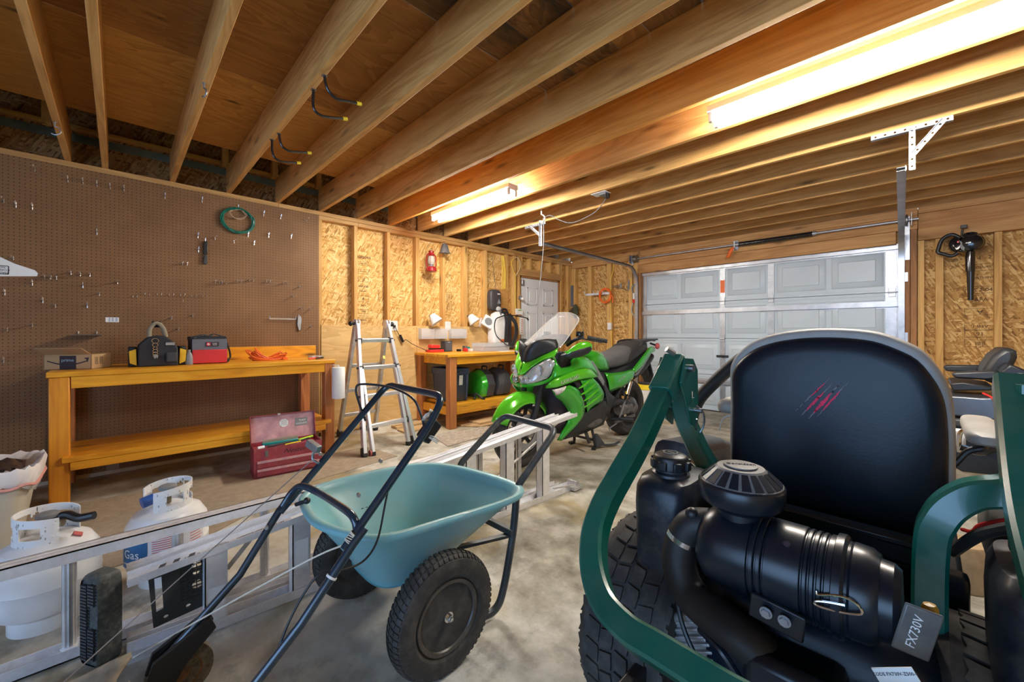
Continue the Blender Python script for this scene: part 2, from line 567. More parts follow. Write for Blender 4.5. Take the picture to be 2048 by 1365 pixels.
def _concrete():
    t = NT('stained concrete')
    co = t.coord(False)
    a = t.noise(t.map((.9, .9, .9), src=co), 1, 8, .62, .5)
    b = t.noise(t.map((5, 5, 5), loc=(3, 3, 0), src=co), 1, 8, .65)
    f = t.math('ADD', t.math('MULTIPLY', a, .65), t.math('MULTIPLY', b, .4))
    c = t.ramp(f, [(.40, (.15, .13, .095)), (.48, (.34, .32, .26)), (.56, (.56, .54, .47)), (.66, (.74, .73, .66))])
    s = t.noise(t.map((1.3, 1.3, 1), loc=(7, 1, 0), src=co), 1, 6, .6, 1.0)
    c = t.mix(t.ramp(s, [(.50, 0), (.62, .65)]), c, (.36, .26, .09))
    s2 = t.noise(t.map((2.3, 2.3, 1), loc=(1, 8, 0), src=co), 1, 7, .7)
    c = t.mix(t.ramp(s2, [(.54, 0), (.66, .7)]), c, (.12, .115, .10))
    t.setb(Base_Color=c, Roughness=t.ramp(b, [(.3, .42), (.7, .75)]), Specular_IOR_Level=.35)
    t.bump(b, .25, .003)
    return t.m
M_floor = _concrete()

def _peg():
    t = NT('brown pegboard')
    co = t.coord(False)
    sep = t.new('ShaderNodeSeparateXYZ'); t.link(co, sep.inputs[0])
    p = .0262
    def ax(o):
        f = t.math('FRACT', t.math('DIVIDE', o, p))
        return t.math('SUBTRACT', f, .5)
    y, z = ax(sep.outputs['Y']), ax(sep.outputs['Z'])
    d = t.math('SQRT', t.math('ADD', t.math('MULTIPLY', y, y), t.math('MULTIPLY', z, z)))
    hole = t.math('LESS_THAN', d, .13)
    n = t.noise(t.map((2, 2, 2), src=co), 1, 4); n2 = t.noise(t.map((220, 220, 220), src=co), 1, 2)
    c = t.ramp(t.math('ADD', t.math('MULTIPLY', n, .7), t.math('MULTIPLY', n2, .3)), [(.35, (.185, .092, .038)), (.65, (.26, .137, .06))])
    c = t.mix(hole, c, (.035, .018, .010))
    t.setb(Base_Color=c, Roughness=.62, Specular_IOR_Level=.4)
    t.bump(t.math('SUBTRACT', 1.0, hole), .5, .002)
    return t.m
M_peg = _peg()

# ============================================================ the setting
WX, SX = -4.67, -4.76          # left wall: face of the studs, face of the sheathing
WY, SY = 6.12, 6.21            # end wall: face of the studs, face of the sheathing
XR, YB = 2.3, -3.2
JB, JT = 2.49, 2.735           # joist bottom and top

floor = struct('floor', MB().box((-4.9, YB, -.1), (XR + .1, 6.4, 0)), M_floor)

# ---- left wall
wl = struct('wall_left', MB().box((SX - .012, YB, 0), (SX, 4.74, JB)).box((SX - .012, 5.80, 0), (SX, SY, JB)).box((SX - .012, 4.74, 2.12), (SX, 5.80, JB)), M_osb)
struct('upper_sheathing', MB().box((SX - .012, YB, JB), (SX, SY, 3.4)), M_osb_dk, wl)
for z0, z1, mt in ((2.402, 2.445, M_plate), (2.447, JB, M_plate)):
    y = YB
    k = 0
    for y2 in ([2.02, 4.6, WY] if z0 < 2.41 else [1.18, 3.9, WY]):
        struct('top_plate', MB().box((SX + .001, y + .002, z0), (WX, y2, z1)), mt, wl, bevel=.002); y = y2
struct('bottom_plate', MB().box((SX + .001, 1.6, 0), (WX, 4.72, .04)), M_plate, wl)
studs_l = [(1.573, 1.612), (1.972, 2.012), (2.388, 2.428), (2.79, 2.845), (3.215, 3.256), (3.585, 3.648), (3.975, 4.026), (4.425, 4.472), (4.60, 4.64), (4.70, 4.74), (5.80, 5.85), (6.02, 6.06), (6.08, 6.12)]
for a, b in studs_l:
    struct('stud', MB().box((SX + .001, a, .04 if a < 4.7 else 0), (WX, b, 2.40)), M_stud, wl, bevel=.002)
struct('door_header', MB().box((SX + .001, 4.741, 2.10), (WX + .001, 5.799, 2.215)), M_plate, wl, bevel=.002)
for y in (4.76, 4.98, 5.24, 5.50, 5.74):
    struct('cripple_stud', MB().box((SX + .001, y, 2.216), (WX, y + .04, 2.40)), M_stud, wl, bevel=.002)
# framing seen between the joist ends, above the plate
struct('ledger_board', MB().box((SX + .001, YB, 2.765), (SX + .04, SY, 2.80)), M_plate, wl)
M_mem = plain('blue grey wrap', (.11, .15, .14), .8, var=.4, vs=3)
struct('wrap_strip', MB().box((SX + .0005, YB, 2.68), (SX + .004, SY, 2.745)), M_mem, wl)
M_rope_y = plain('yellow string', (.55, .38, .06), .7)
struct('yellow_wire', MB().box((SX + .041, YB, 2.772), (SX + .044, SY, 2.778)).box((SX + .041, YB, 2.786), (SX + .044, SY, 2.79)), M_rope_y, wl)
for y in (-.42, -.13, .70, 1.12, 1.55, 1.96, 2.38):
    struct('block', MB().box((SX + .045, y, 2.74), (WX + .02, y + .05, 3.2)), M_stud, wl)

# wainscot sheets
struct('wainscot_sheet', MB().box((WX + .001, 1.60, .02), (WX + .013, 2.796, 1.236)), M_plyw, wl)
struct('wainscot_sheet', MB().box((WX + .001, 2.80, .25), (WX + .013, 4.03, 1.236)), M_plyw, wl)

# ---- joists and subfloor
JY = [-2.33, -1.91, -1.50, -1.10, -.69, -.286, -.081, .341, .756, 1.176, 1.601, 2.021, 2.431, 2.851, 3.271, 3.691, 4.111, 4.531, 4.951, 5.371, 5.791]
ceil = struct('ceiling', MB().box((-4.205, YB, JT + .001), (-2.955, SY, JT + .02)), M_plyL)
xs = [-2.95, -1.735, -.515, .705, 1.92, XR]
for a, b in zip(xs, xs[1:]):
    if a < -2:
        struct('subfloor_sheet', MB().box((a, YB, JT + .001), (b - .006, SY, JT + .02)), M_plyX, ceil)
    else:
        w = a; i = 0
        while w < b - .02:
            ww = min(b, w + (.24, .3, .18, .27)[i % 4]); i += 1
            struct('subfloor_board', MB().box((w, YB, JT + .001), (ww - .004, SY, JT + .02)), M_plank if i % 3 else M_plyX, ceil); w = ww
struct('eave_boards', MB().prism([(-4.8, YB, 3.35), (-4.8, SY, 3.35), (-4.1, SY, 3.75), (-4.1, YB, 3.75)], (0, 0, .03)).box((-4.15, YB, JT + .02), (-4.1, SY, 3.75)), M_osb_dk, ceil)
j0 = struct('joist', MB().box((-4.70, -.019, JB + .0005), (XR, .019, JT)), M_joist, ceil, bevel=.003)
j0.location = (0, JY[0], 0)
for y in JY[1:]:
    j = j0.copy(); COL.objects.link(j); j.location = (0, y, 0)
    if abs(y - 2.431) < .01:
        j.data = j0.data.copy(); j.data.materials[0] = M_joist_bounce
struct('rim_joist', MB().box((-4.70, 6.125, JB + .0005), (XR, 6.165, JT)), M_joist, ceil)

# ---- end wall with the garage door
DX0, DX1, DH = -3.272, -.206, 2.13
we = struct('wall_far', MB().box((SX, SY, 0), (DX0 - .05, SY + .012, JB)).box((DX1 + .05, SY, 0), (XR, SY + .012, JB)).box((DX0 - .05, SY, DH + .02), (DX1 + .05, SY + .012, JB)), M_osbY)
struct('top_plate', MB().box((SX + .1, WY, 2.35), (DX0 - .12, SY - .001, 2.43)).box((SX + .1, WY, 2.432), (DX0 - .12, SY - .001, JB)), M_headerX, we, bevel=.002)
for p0, p1 in ((1139.6, 1151), (1175.6, 1182.5), (1213.4, 1222.5), (1257, 1264.5), (1266.5, 1275.5)):
    a, b = aty(p0, 560, WY).x, aty(p1, 560, WY).x
    struct('stud', MB().box((a, WY, 0), (b, SY - .001, 2.348)), M_stud, we, bevel=.002)
struct('jamb_board', MB().box((aty(1276.5, 560, WY).x, WY - .02, 0), (DX0 + .02, SY - .001, JB)), M_cedar, we, bevel=.002)
for p0, p1, m in ((1807, 1820, M_cedar), (1821, 1834, M_cedar), (1835.5, 1848.6, M_stud), (1871, 1887, M_stud), (1988.6, 2004.8, M_stud), (2110, 2125, M_stud), (2250, 2270, M_stud)):
    a, b = aty(p0, 560, WY).x, aty(p1, 560, WY).x
    struct('stud' if m is M_stud else 'jamb_board', MB().box((a, WY if m is M_stud else WY - .02, 0), (b, SY - .001, 2.13 if m is M_stud else 2.34)), m, we, bevel=.002)
xh = aty(1836, 450, WY).x
struct('header_beam', MB().box((xh, WY - .002, 2.135), (XR, SY - .001, 2.42)), M_headerX, we, bevel=.003)
struct('header_board', MB().box((xh, WY - .01, 2.422), (XR, SY - .001, JB)), M_headerX, we, bevel=.002)
struct('header_board', MB().box((DX0 - .02, WY - .022, 2.26), (xh - .003, SY - .001, 2.405)), M_headerX, we, bevel=.003)
struct('header_board', MB().box((DX0 - .02, WY - .022, 2.12), (DX1 - .02, SY - .001, 2.257)), M_headerX, we, bevel=.003)
struct('header_board', MB().box((DX0 - .12, WY - .015, 2.408), (xh - .003, SY - .001, JB)), M_headerX, we, bevel=.002)

# ---- rest of the room (rear open to the daylight)
wr = struct('wall_right', MB().box((XR, YB, 0), (XR + .012, SY, JB + .3)), M_osb)
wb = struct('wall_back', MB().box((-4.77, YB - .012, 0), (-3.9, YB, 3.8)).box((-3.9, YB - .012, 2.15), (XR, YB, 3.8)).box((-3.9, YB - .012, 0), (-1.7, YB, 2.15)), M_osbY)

# ============================================================ overhead garage door (setting)
GY = 6.205
def raised_panel(mb, x0, x1, z0, z1, y):
    """embossed rectangle: a groove frame and a raised field"""
    g = .04
    def pf(x0, x1, z0, z1, x2, x3, z2, z3, ya, yb):
        a = [(x0, ya, z0), (x1, ya, z0), (x1, ya, z1), (x0, ya, z1)]; b = [(x2, yb, z2), (x3, yb, z2), (x3, yb, z3), (x2, yb, z3)]
        mb.add(a + b, [(0, 1, 5, 4), (1, 2, 6, 5), (2, 3, 7, 6), (3, 0, 4, 7), (4, 5, 6, 7)])
    pf(x0, x1, z0, z1, x0 + g * .5, x1 - g * .5, z0 + g * .5, z1 - g * .5, y - .0005, y - .014)
    pf(x0 + g + .01, x1 - g - .01, z0 + g + .01, z1 - g - .01, x0 + g * 1.8, x1 - g * 1.8, z0 + g * 1.8, z1 - g * 1.8, y - .004, y - .020)
gd = struct('door_1', MB().box((DX0, GY + .042, 0), (DX1, GY + .046, DH)), M_gdoor)
zs = [.012, .532, 1.065, 1.60, DH]
W_ = DX1 - DX0
for i in range(4):
    s = MB(); z0, z1 = zs[i] + .003, zs[i + 1] - .003
    s.box((DX0, GY, z0), (DX1, GY + .04, z1))
    s.box((DX0, GY - .008, z1 - .035), (DX1, GY, z1)); s.box((DX0, GY - .008, z0), (DX1, GY, z0 + .03))
    so = struct('door_section', s, M_gdoor, gd, bevel=.002)
    pn = MB()
    for a, b in ((0, .5), (.5, 1)):
        pass
    cols = [(DX0 + .10, -2.68), (-2.63, -2.09), (-1.97, -1.49), (-1.37, -.85), (-.80, -.33)]
    for a, b in cols:
        raised_panel(pn, a, b, z0 + .07, z1 - .075, GY - .001)
    struct('embossed_panels', pn, M_gdoor, so)
def perf_plate(mb, lo, hi):
    mb.box(lo, hi)
for x0, x1, nm in ((DX0 + .005, DX0 + .085, 'end_stile'), (-2.065, -1.995, 'stile'), (-1.465, -1.395, 'stile'), (DX1 - .11, DX1 - .005, 'end_stile')):
    for i in range(4):
        st = struct(nm, MB().box((x0, GY - .012, zs[i] + .004), (x1, GY - .0085, zs[i + 1] - .004)), M_steel, gd)
        d = MB()
        for k in range(6):
            z = zs[i] + .06 + k * (zs[i + 1] - zs[i] - .12) / 5
            for xx in (x0 + .014, x1 - .014):
                d.cyl((xx, GY - .0165, z), (xx, GY - .012, z), .0042, n=8)
        struct('rivets', d, M_steel_dk, st)
for z in zs[1:4]:
    for x in (-2.03, -1.43, -.26, DX0 + .045):
        struct('hinge', MB().box((x - .03, GY - .022, z - .05), (x + .03, GY - .013, z + .045)).cyl((x - .035, GY - .024, z), (x + .035, GY - .024, z), .009, n=10), M_steel, gd, bevel=.002)
def strut(z):
    m = MB()
    for dz in (-.022, .022):
        m.box((DX0 - .02, GY - .045, z + dz - .002), (DX1 + .01, GY - .013, z + dz + .002))
    m.box((DX0 - .02, GY - .048, z - .022), (DX1 + .01, GY - .045, z + .022))
    m.box((DX0 - .02, GY - .016, z + .022), (DX1 + .01, GY - .013, z + .04)); m.box((DX0 - .02, GY - .016, z - .04), (DX1 + .01, GY - .013, z - .022))
    struct('strut', m, M_steel, gd)
for z in (2.098, 1.462, .43): strut(z)
struct('door_stop', MB().box((DX0 - .06, GY + .047, 0), (DX0 + .03, GY + .07, DH + .05)).box((DX1 - .03, GY + .047, 0), (DX1 + .06, GY + .07, DH + .05)).box((DX0 - .06, GY + .047, DH - .02), (DX1 + .06, GY + .07, DH + .06)), M_cedar, gd)
struct('bottom_seal', MB().box((DX0, GY - .004, 0), (DX1, GY + .04, .014)), M_black, gd)
m = MB().box((-2.11, GY - .03, .795), (-1.95, GY - .014, .825)).cyl((-2.03, GY - .05, .81), (-2.03, GY - .01, .81), .018, n=12)
struct('slide_lock', m, M_black, gd, bevel=.003)
struct('warning_strip', MB().box((-2.06, GY - .0145, 1.72), (-2.0, GY - .0125, 1.90)), M_orange, gd)
pw = aty(1308, 575, GY); pw2 = aty(1333, 592, GY)
lb = struct('warning_label', MB().box((pw.x, GY - .0065, pw2.z), (pw2.x, GY - .0048, pw.z)), M_paper, gd)
m = MB()
for a in (pw.x, pw2.x - .012):
    m.box((a, GY - .0075, pw2.z), (a + .012, GY - .006, pw.z))
struct('label_side_bars', m, M_red, lb)
Ml = frame((0, 0, 0), (1, 0, 0), (0, 0, 1))
def wtxt(s, size, x, z, y, mat, par, xs=1.0, name='lettering'):
    o = struct(name, text_mb(s, size, Matrix.Translation((x, y, z)) @ Ml, xs=xs), mat, par); return o
cx = (pw.x + pw2.x) / 2; ztop = pw.z
wtxt('DANGER', .022, cx, ztop - .016, GY - .0075, M_ink, lb)
wtxt('TENSION IN SPRINGS', .010, cx, ztop - .038, GY - .0075, M_ink, lb)
wtxt('DO NOT REMOVE', .010, cx, ztop - .052, GY - .0075, M_ink, lb)

# torsion shaft, spring and its plates
SHY, SHZ = 6.05, 2.355
def shaft_z(x): return SHZ
sh = thing('torsion_shaft', 'galvanised torsion shaft with black spring above the garage door', 'shaft', (-1.7, SHY, SHZ))
part('rod', MB().cyl((-3.36, SHY, SHZ), (-.05, SHY, SHZ), .0135, n=16), M_steel, sh)
xa, xb = aty(1478, 490, SHY).x, aty(1625, 470, SHY).x
m = MB(); pts = []
N = 46
m.lathe((xa, SHY, SHZ - .003), (1, 0, 0), [(.030 + (.0035 if k % 2 else 0), (xb - xa) * k / (N * 2)) for k in range(N * 2 + 1)], n=16)
part('spring', m, M_blackg, sh, label='black torsion spring')
for x in (xa - .012, xb + .012):
    part('winding_cone', MB().cyl((x - .025, SHY, SHZ), (x + .025, SHY, SHZ), .026, n=14), M_steel, sh)
for x in (-3.31, -.165):
    part('cable_drum', MB().lathe((x - .035, SHY, SHZ), (1, 0, 0), [(.03, 0), (.062, 0), (.062, .008), (.052, .012), (.052, .05), (.062, .056), (.062, .066), (.03, .07)], n=24), M_steel_dk, sh)
part('centre_bracket', MB().box((xa - .06, SHY - .02, SHZ - .06), (xa - .045, 6.095, SHZ + .05)).box((xa - .085, 6.088, SHZ - .07), (xa - .02, 6.094, SHZ + .06)), M_steel, sh, bevel=.002)
part('tag', MB().grid([[(xa - .10 + .055 * i - .02 * j, SHY - .03 - .01 * math.sin(2 * i + j), SHZ - .045 - .045 * j + .012 * i) for i in range(2)] for j in range(4)]), M_orange, sh, label='orange warning tag', solid=.002)
part('end_bearing_plate', MB().box((-3.40, SHY - .05, SHZ - .07), (-3.396, 6.095, SHZ + .07)).box((-3.40, 6.091, SHZ - .09), (-3.37, 6.095, SHZ + .07)), M_steel, sh)
part('end_bearing_plate', MB().box((-.105, SHY - .05, SHZ - .07), (-.101, 6.095, SHZ + .07)).box((-.162, 6.091, SHZ - .42), (-.118, 6.095, SHZ + .05)), M_steel, sh)

# door tracks
def c_prof(w=.05, h=.022, t=.002):
    return [(-w / 2, h / 2), (-w / 2, -h / 2), (w / 2, -h / 2), (w / 2, h / 2), (w / 2 - t, h / 2), (w / 2 - t, -h / 2 + t), (-w / 2 + t, -h / 2 + t), (-w / 2 + t, h / 2)]
def track(name, X, label, y0, zt=2.235, xv=None):
    xv = X if xv is None else xv
    t = thing(name, label, 'track', (X, 6.1, 0))
    s = 1 if X < -1 else -1
    path = fillet([(X, y0, zt + .02), (xv, 6.065, zt - .02), (xv, 6.065, .02)], [0, .32, 0], 12)
    # channel opens towards the door
    part('rail', MB().sweep(path, [(a * 1, b) for a, b in c_prof(.024, .05)], up=(s, 0, 0)), M_steel, t)
    part('rail_flange', MB().sweep([p + Vector((-s * .02, -.0, .0)) for p in path[:3]], [(-.002, -.02), (.002, -.02), (.002, .02), (-.002, .02)], up=(0, 0, 1)), M_steel, t)
    for z in (.4, 1.1, 1.75):
        part('jamb_bracket', MB().box((xv - s * .05, 6.078, z - .05), (xv - s * .008, 6.098, z + .05)), M_steel, t)
    return t
tl = track('door_track', -3.30, 'curved galvanised garage door track on the left side of the door', 3.70)
tr = track('door_track', -.113, 'galvanised garage door track on the right, seen almost end on', 3.78, xv=-.182)
def angle_iron(mb, a, b, n1, n2, w=.032, t=.0025, holes=0):
    a = Vector(a); b = Vector(b); n1 = Vector(n1); n2 = Vector(n2)
    L = (b - a)
    # face with holes in the plane of L and n1
    nh = max(1, int(L.length / .045))
    o = [a, b, b + n1 * w, a + n1 * w]
    hs = []
    for k in range(nh):
        c = a + L * ((k + .5) / nh) + n1 * (w * .5)
        d = L.normalized()
        hs.append([c + d * (.0065 * math.cos(q)) + n1 * (.0065 * math.sin(q)) for q in [2 * PI * i / 8 for i in range(8)]])
    mb.holed(o, hs, n2 * t)
    mb.prism([a, b, b + n2 * w * .8, a + n2 * w * .8], n1 * t)
def hanger(X, Y, x0, x1, xd, label, zt=2.25):
    t = thing('track_hanger', label, 'bracket', (X, Y, JB))
    m = MB(); angle_iron(m, (x0, Y - .02, JB - .034), (x1, Y - .02, JB - .034), (0, 0, 1), (0, 1, 0), .034)
    part('ceiling_angle', m, M_steel, t)
    m = MB(); angle_iron(m, (X, Y - .023, JB - .01), (X, Y - .023, zt - .05), (1, 0, 0), (0, -1, 0), .03)
    part('drop_angle', m, M_steel, t)
    m = MB(); dv = Vector((xd - X, 0, JB - .02 - (zt + .05))).normalized()
    nn = Vector((dv.z, 0, -dv.x))
    angle_iron(m, (X + .012, Y - .027, zt + .06), (xd, Y - .027, JB - .012), nn, (0, -1, 0), .028)
    part('diagonal_brace', m, M_steel, t)
    return t
hanger(-.075, 3.69, -.26, .12, .07, 'perforated steel ceiling bracket holding the right door track')
hanger(-3.27, 3.69, -3.53, -3.19, -3.46, 'perforated steel ceiling bracket holding the left door track')

# man door in the left wall
d2 = struct('door_2', MB().box((SX + .02, 4.785, .01), (SX + .06, 5.755, 2.062)), M_offw, bevel=.002)
for i, (z0, z1) in enumerate(((1.62, 1.92), (.92, 1.50), (.2, .80))):
    for y0, y1 in ((4.93, 5.20), (5.34, 5.61)):
        m = MB(); X = SX + .06
        m.add([(X, y0, z0), (X, y1, z0), (X, y1, z1), (X, y0, z1), (X - .008, y0 + .03, z0 + .03), (X - .008, y1 - .03, z0 + .03), (X - .008, y1 - .03, z1 - .03), (X - .008, y0 + .03, z1 - .03)], [(0, 1, 5, 4), (1, 2, 6, 5), (2, 3, 7, 6), (3, 0, 4, 7)])
        m.box((X + .0003, y0, z0), (X + .007, y0 + .028, z1)); m.box((X + .0003, y1 - .028, z0), (X + .007, y1, z1)); m.box((X + .0003, y0, z0), (X + .007, y1, z0 + .028)); m.box((X + .0003, y0, z1 - .028), (X + .007, y1, z1))
        m.box((X + .0003, y0 + .06, z0 + .06), (X + .009, y1 - .06, z1 - .06))
        struct('door_panel', m, M_offw, d2, bevel=.003)
struct('closer_arm', MB().box((SX + .062, 4.79, 1.93), (SX + .075, 4.86, 2.03)).cyl((SX + .08, 4.80, 2.02), (SX + .08, 4.80, 1.95), .012, n=10), M_steel, d2)
struct('door_knob', MB().lathe((SX + .06, 5.68, .98), (1, 0, 0), [(.028, 0), (.028, .008), (.012, .012), (.012, .035), (.026, .045), (.028, .06), (.018, .07), (0, .072)], n=18), M_steel, d2)
t3 = struct('trim_1', MB().box((SX + .001, 4.742, 0), (SX + .07, 4.782, 2.098)).box((SX + .001, 5.758, 0), (SX + .07, 5.799, 2.098)).box((SX + .001, 4.742, 2.066), (SX + .07, 5.799, 2.098)), M_cedar)

# ============================================================ fluorescent fixtures
def _emit():
    t = NT('lit fluorescent tube')
    t.setb(Base_Color=(1, 1, 1), Emission_Color=TUBE_COLOR, Emission_Strength=TUBE_POWER)
    return t.m
M_tube = _emit()
M_fix = plain('white fixture enamel', (.86, .86, .84), .4, var=.03)
def fixture(x0, Y, label, group='fluorescent ceiling fixtures', z=2.485):
    L = 1.30
    t = thing('ceiling_light', label, 'ceiling light', (x0 + L / 2, Y, z), group)
    m = MB().prism([(x0, Y - .06, z + .055), (x0, Y - .065, z + .015), (x0, Y - .03, z - .002), (x0, Y + .03, z - .002), (x0, Y + .065, z + .015), (x0, Y + .06, z + .055)], (L, 0, 0))
    part('housing', m, M_fix, t, bevel=.002)
    for dy in (-.045, .045):
        part('tube', MB().cyl((x0 + .035, Y + dy, z - .028), (x0 + L - .035, Y + dy, z - .028), .0165, n=14), M_tube, t, label='lit fluorescent tube')
        for xx, s in ((x0 + .008, 1), (x0 + L - .028, 1)):
            part('tube_socket', MB().box((xx, Y + dy - .014, z - .048), (xx + .02, Y + dy + .014, z + .008)), M_white, t, bevel=.002)
    return t
fixture(-3.99, 2.64, 'lit two-tube ceiling light nearer the left wall, above the long end of the workbenches')
fixture(-.935, 2.64, 'lit two-tube ceiling light at the upper right, running out of the photo')

# ============================================================ zero-turn mower, right foreground
M_green = plain('dark green enamel', (.0, .105, .075), .28, coat=.6, var=.15, vs=5, bump=.06, bs=25, dust=.06)
M_vback = plain('black seat shell', (.003, .0085, .018), .38, var=.2, bump=.25, bs=160, spec=.4)
M_vgrey = plain('grey vinyl', (.36, .345, .32), .5, var=.12, vs=10, bump=.35, bs=140)
M_can = plain('black canister plastic', (.005, .010, .018), .30, var=.15, bump=.08, bs=90, dust=.015)
M_fin = plain('dusty grey plastic', (.17, .17, .17), .5, var=.15, vs=30)
M_hose = plain('matt black rubber hose', (.014, .014, .015), .55, var=.15, dust=.02)
M_tank = plain('black fuel tank plastic', (.006, .012, .022), .40, var=.2, bump=.2, bs=60, dust=.14)
M_claw = plain('red claw graphic', (.80, .02, .09), .6, var=.25, vs=60)
M_clawg = plain('grey claw edges', (.20, .18, .22), .6, var=.3, vs=60)
M_cast = plain('cast aluminium', (.42, .42, .42), .45, .7, var=.25, vs=20, bump=.3, bs=60, dust=.2)

MCX = -.215
def mirx(p): return Vector((2 * MCX - p[0], p[1], p[2]))
mow = thing('riding_mower', 'dark green framed zero-turn mower with a black seat back and red claw mark', 'mower', (MCX, 1.5, 0))
# --- seat back
SY0 = 1.5
out = [(-.440, .60)] + [(aty(px, py, SY0 + .03).x, aty(px, py, SY0 + .03).z) for px, py in ((1464, 975), (1461, 877), (1462, 798), (1461, 748), (1464, 726), (1477, 706), (1507, 683), (1550, 668), (1600, 660), (1647, 657), (1700, 658), (1753, 664), (1800, 679), (1846, 702), (1881, 742), (1899, 775), (1908, 812), (1912, 870), (1912, 930))] + [(.052, .70), (.03, .60)]
out3 = catmull([(x, 0, z) for x, z in out], 3)
cxs, czs = -.207, .86
def seat_ring(y, s, dz=0):
    return [Vector((cxs + (p.x - cxs) * s, y, czs + dz + (p.z - czs) * s)) for p in out3]
rg = [seat_ring(SY0 + .012, .90), seat_ring(SY0 + .008, .955), seat_ring(SY0 + .014, .985), seat_ring(SY0 + .032, 1.0), seat_ring(SY0 + .075, 1.0), seat_ring(SY0 + .105, .97), seat_ring(SY0 + .12, .88), seat_ring(SY0 + .10, .5)]
seat = part('seat_back', MB().loft(rg), M_vgrey, mow, label='grey vinyl cushion rim', angle=60)
rg = [seat_ring(SY0 + .010, .950, -.012), seat_ring(SY0 - .004, .942, -.014), seat_ring(SY0 - .012, .915, -.015), seat_ring(SY0 - .018, .80, -.014), seat_ring(SY0 - .021, .4, -.01), seat_ring(SY0 - .0215, .02, -.008)]
shell = part('seat_shell', MB().loft(rg), M_vback, mow, label='black seat shell', angle=60)
def slash(mb, p0, p1, w, n=14, seed=0, t0=0, t1=1):
    rnd = random.Random(seed)
    a = aty(*p0, SY0 - .024); b = aty(*p1, SY0 - .024)
    d = b - a; s = Vector((-d.z, 0, d.x)).normalized()
    L, Rr = [], []
    for k in range(n + 1):
        t = t0 + (t1 - t0) * k / n
        ww = w * (math.sin(PI * min(1, max(0, (t - t0) / (t1 - t0)))) ** .8) * (.75 + .5 * rnd.random()) + .0004
        c = a + d * t + s * (rnd.random() - .5) * .002
        L.append(c + s * ww); Rr.append(c - s * ww)
    for k in range(n):
        mb.prism([L[k], L[k + 1], Rr[k + 1], Rr[k]], (0, .004, 0))
mg, mr = MB(), MB()
for i, (p0, p1, w) in enumerate((((1591, 822), (1660, 757), .0014), ((1602, 832), (1667, 765), .0027), ((1617, 838), (1682, 765), .0040), ((1635, 833), (1698, 763), .0024))):
    slash(mg, p0, p1, w * .55, 20, i)
    slash(mr, p0, p1, w, 16, i + 9, .16 if i != 0 else .45, .72 if i != 0 else .85)
part('claw_edges', MB(Matrix.Translation((0, -.0006, 0))).add(mg.v, mg.f), M_clawg, shell)
part('claw_mark', MB(Matrix.Translation((0, -.0012, 0))).add(mr.v, mr.f), M_claw, shell, label='red claw scratch graphic')
sc_ = MB()
sc_.loft([[Vector((cxs + x * a, y, .62 + z * b)) for x, z in ring2(.24, .07, 28, 4)] for y, a, b in ((1.58, .8, .7), (1.62, 1, 1), (1.95, 1, 1), (2.03, .9, .7), (2.05, .7, .4))])
part('seat_cushion', sc_, M_vgrey, mow, angle=60)
for s in (-1, 1):
    xa = cxs + s * (.285 if s < 0 else .315)
    za = .885 if s < 0 else .882
    m = MB(); m.loft([[Vector((xa + x * a, y, za + z * b)) for x, z in ring2(.036, .026 if s < 0 else .019, 20, 3)] for y, a, b in ((1.53, .5, .5), (1.545, .85, .85), (1.57, 1, 1), (1.82, 1, 1), (1.87, .9, .85), (1.885, .5, .5))])
    ar = part('armrest', m, M_vgrey, mow, angle=60)
    part('armrest_bracket', MB().tube(fillet([(xa - s * .09, 1.58, .74), (xa - s * .03, 1.60, .84), (xa, 1.60, za - .03), (xa, 1.78, za - .03)], .02), .008), M_black, ar)
# --- platform under the seat and rear bulkhead
m = MB().box((-.50, 1.36, .34), (.07, 2.1, .52)); m.box((-.50, 1.345, .505), (.07, 1.40, .60))
part('seat_platform', m, M_vback, mow, bevel=.012)
m = MB().box((-.46, 1.33, .60), (.03, 1.36, .665)); m.bar((-.46, 1.325, .655), (.03, 1.325, .655), .02, .02)
part('hinge_rail', m, M_can, mow, bevel=.006)
fl = MB().box((-.52, 2.1, .16), (.09, 2.75, .20))
part('foot_deck', fl, M_green, mow, bevel=.008)
for s in (-1, 1):
    xc = MCX + s * .40
    m = MB(); m.loft([[Vector((xc + s * x * a * 1.0, y, z0 + z * b)) for x, z in ring2(.075, .13, 20, 4)] for y, z0, a, b in ((1.36, .60, .7, .6), (1.39, .64, 1, 1), (1.7, .62, 1, .9), (2.0, .55, .9, .7), (2.08, .5, .6, .4))])
    part('fender', m, M_tank, mow, angle=50)
# --- roll bar: lower uprights, folded hoop, hinge brackets
HY, HZ = 1.25, 1.05
SL = .875
def hoop_pt(px, py):
    d = ray(px, py)
    t = (EYE - HZ + SL * HY) / (SL * d.y - d.z)
    return Vector((d.x * t, d.y * t, EYE + d.z * t))
hn = Vector((0, -SL, 1)).normalized()
left = [hoop_pt(*p) for p in ((1350, 728), (1278, 873), (1207, 1015), (1187, 1105), (1204, 1197), (1256, 1262), (1320, 1303))]
xl = left[0].x
left = [left[0], Vector((xl + .003, left[1].y, left[1].z))] + left[2:]
left.append(Vector((MCX, left[-1].y - .002, left[-1].z - .002 * SL)))
path = catmull(left, 8)
path += [mirx(p) for p in reversed(path[:-1])]
sq = lambda a, r=.006: [p for c in ((a, a), (-a, a), (-a, -a), (a, -a)) for p in [(c[0] - math.copysign(r, c[0]) * (1 if k else 0), c[1] - math.copysign(r, c[1]) * (0 if k else 1)) for k in ((0, 1) if c[0] * c[1] > 0 else (1, 0))]]
part('folded_hoop', MB().sweep(path, sq(.0265), up=hn), M_green, mow, label='folded green roll bar hoop', angle=28)
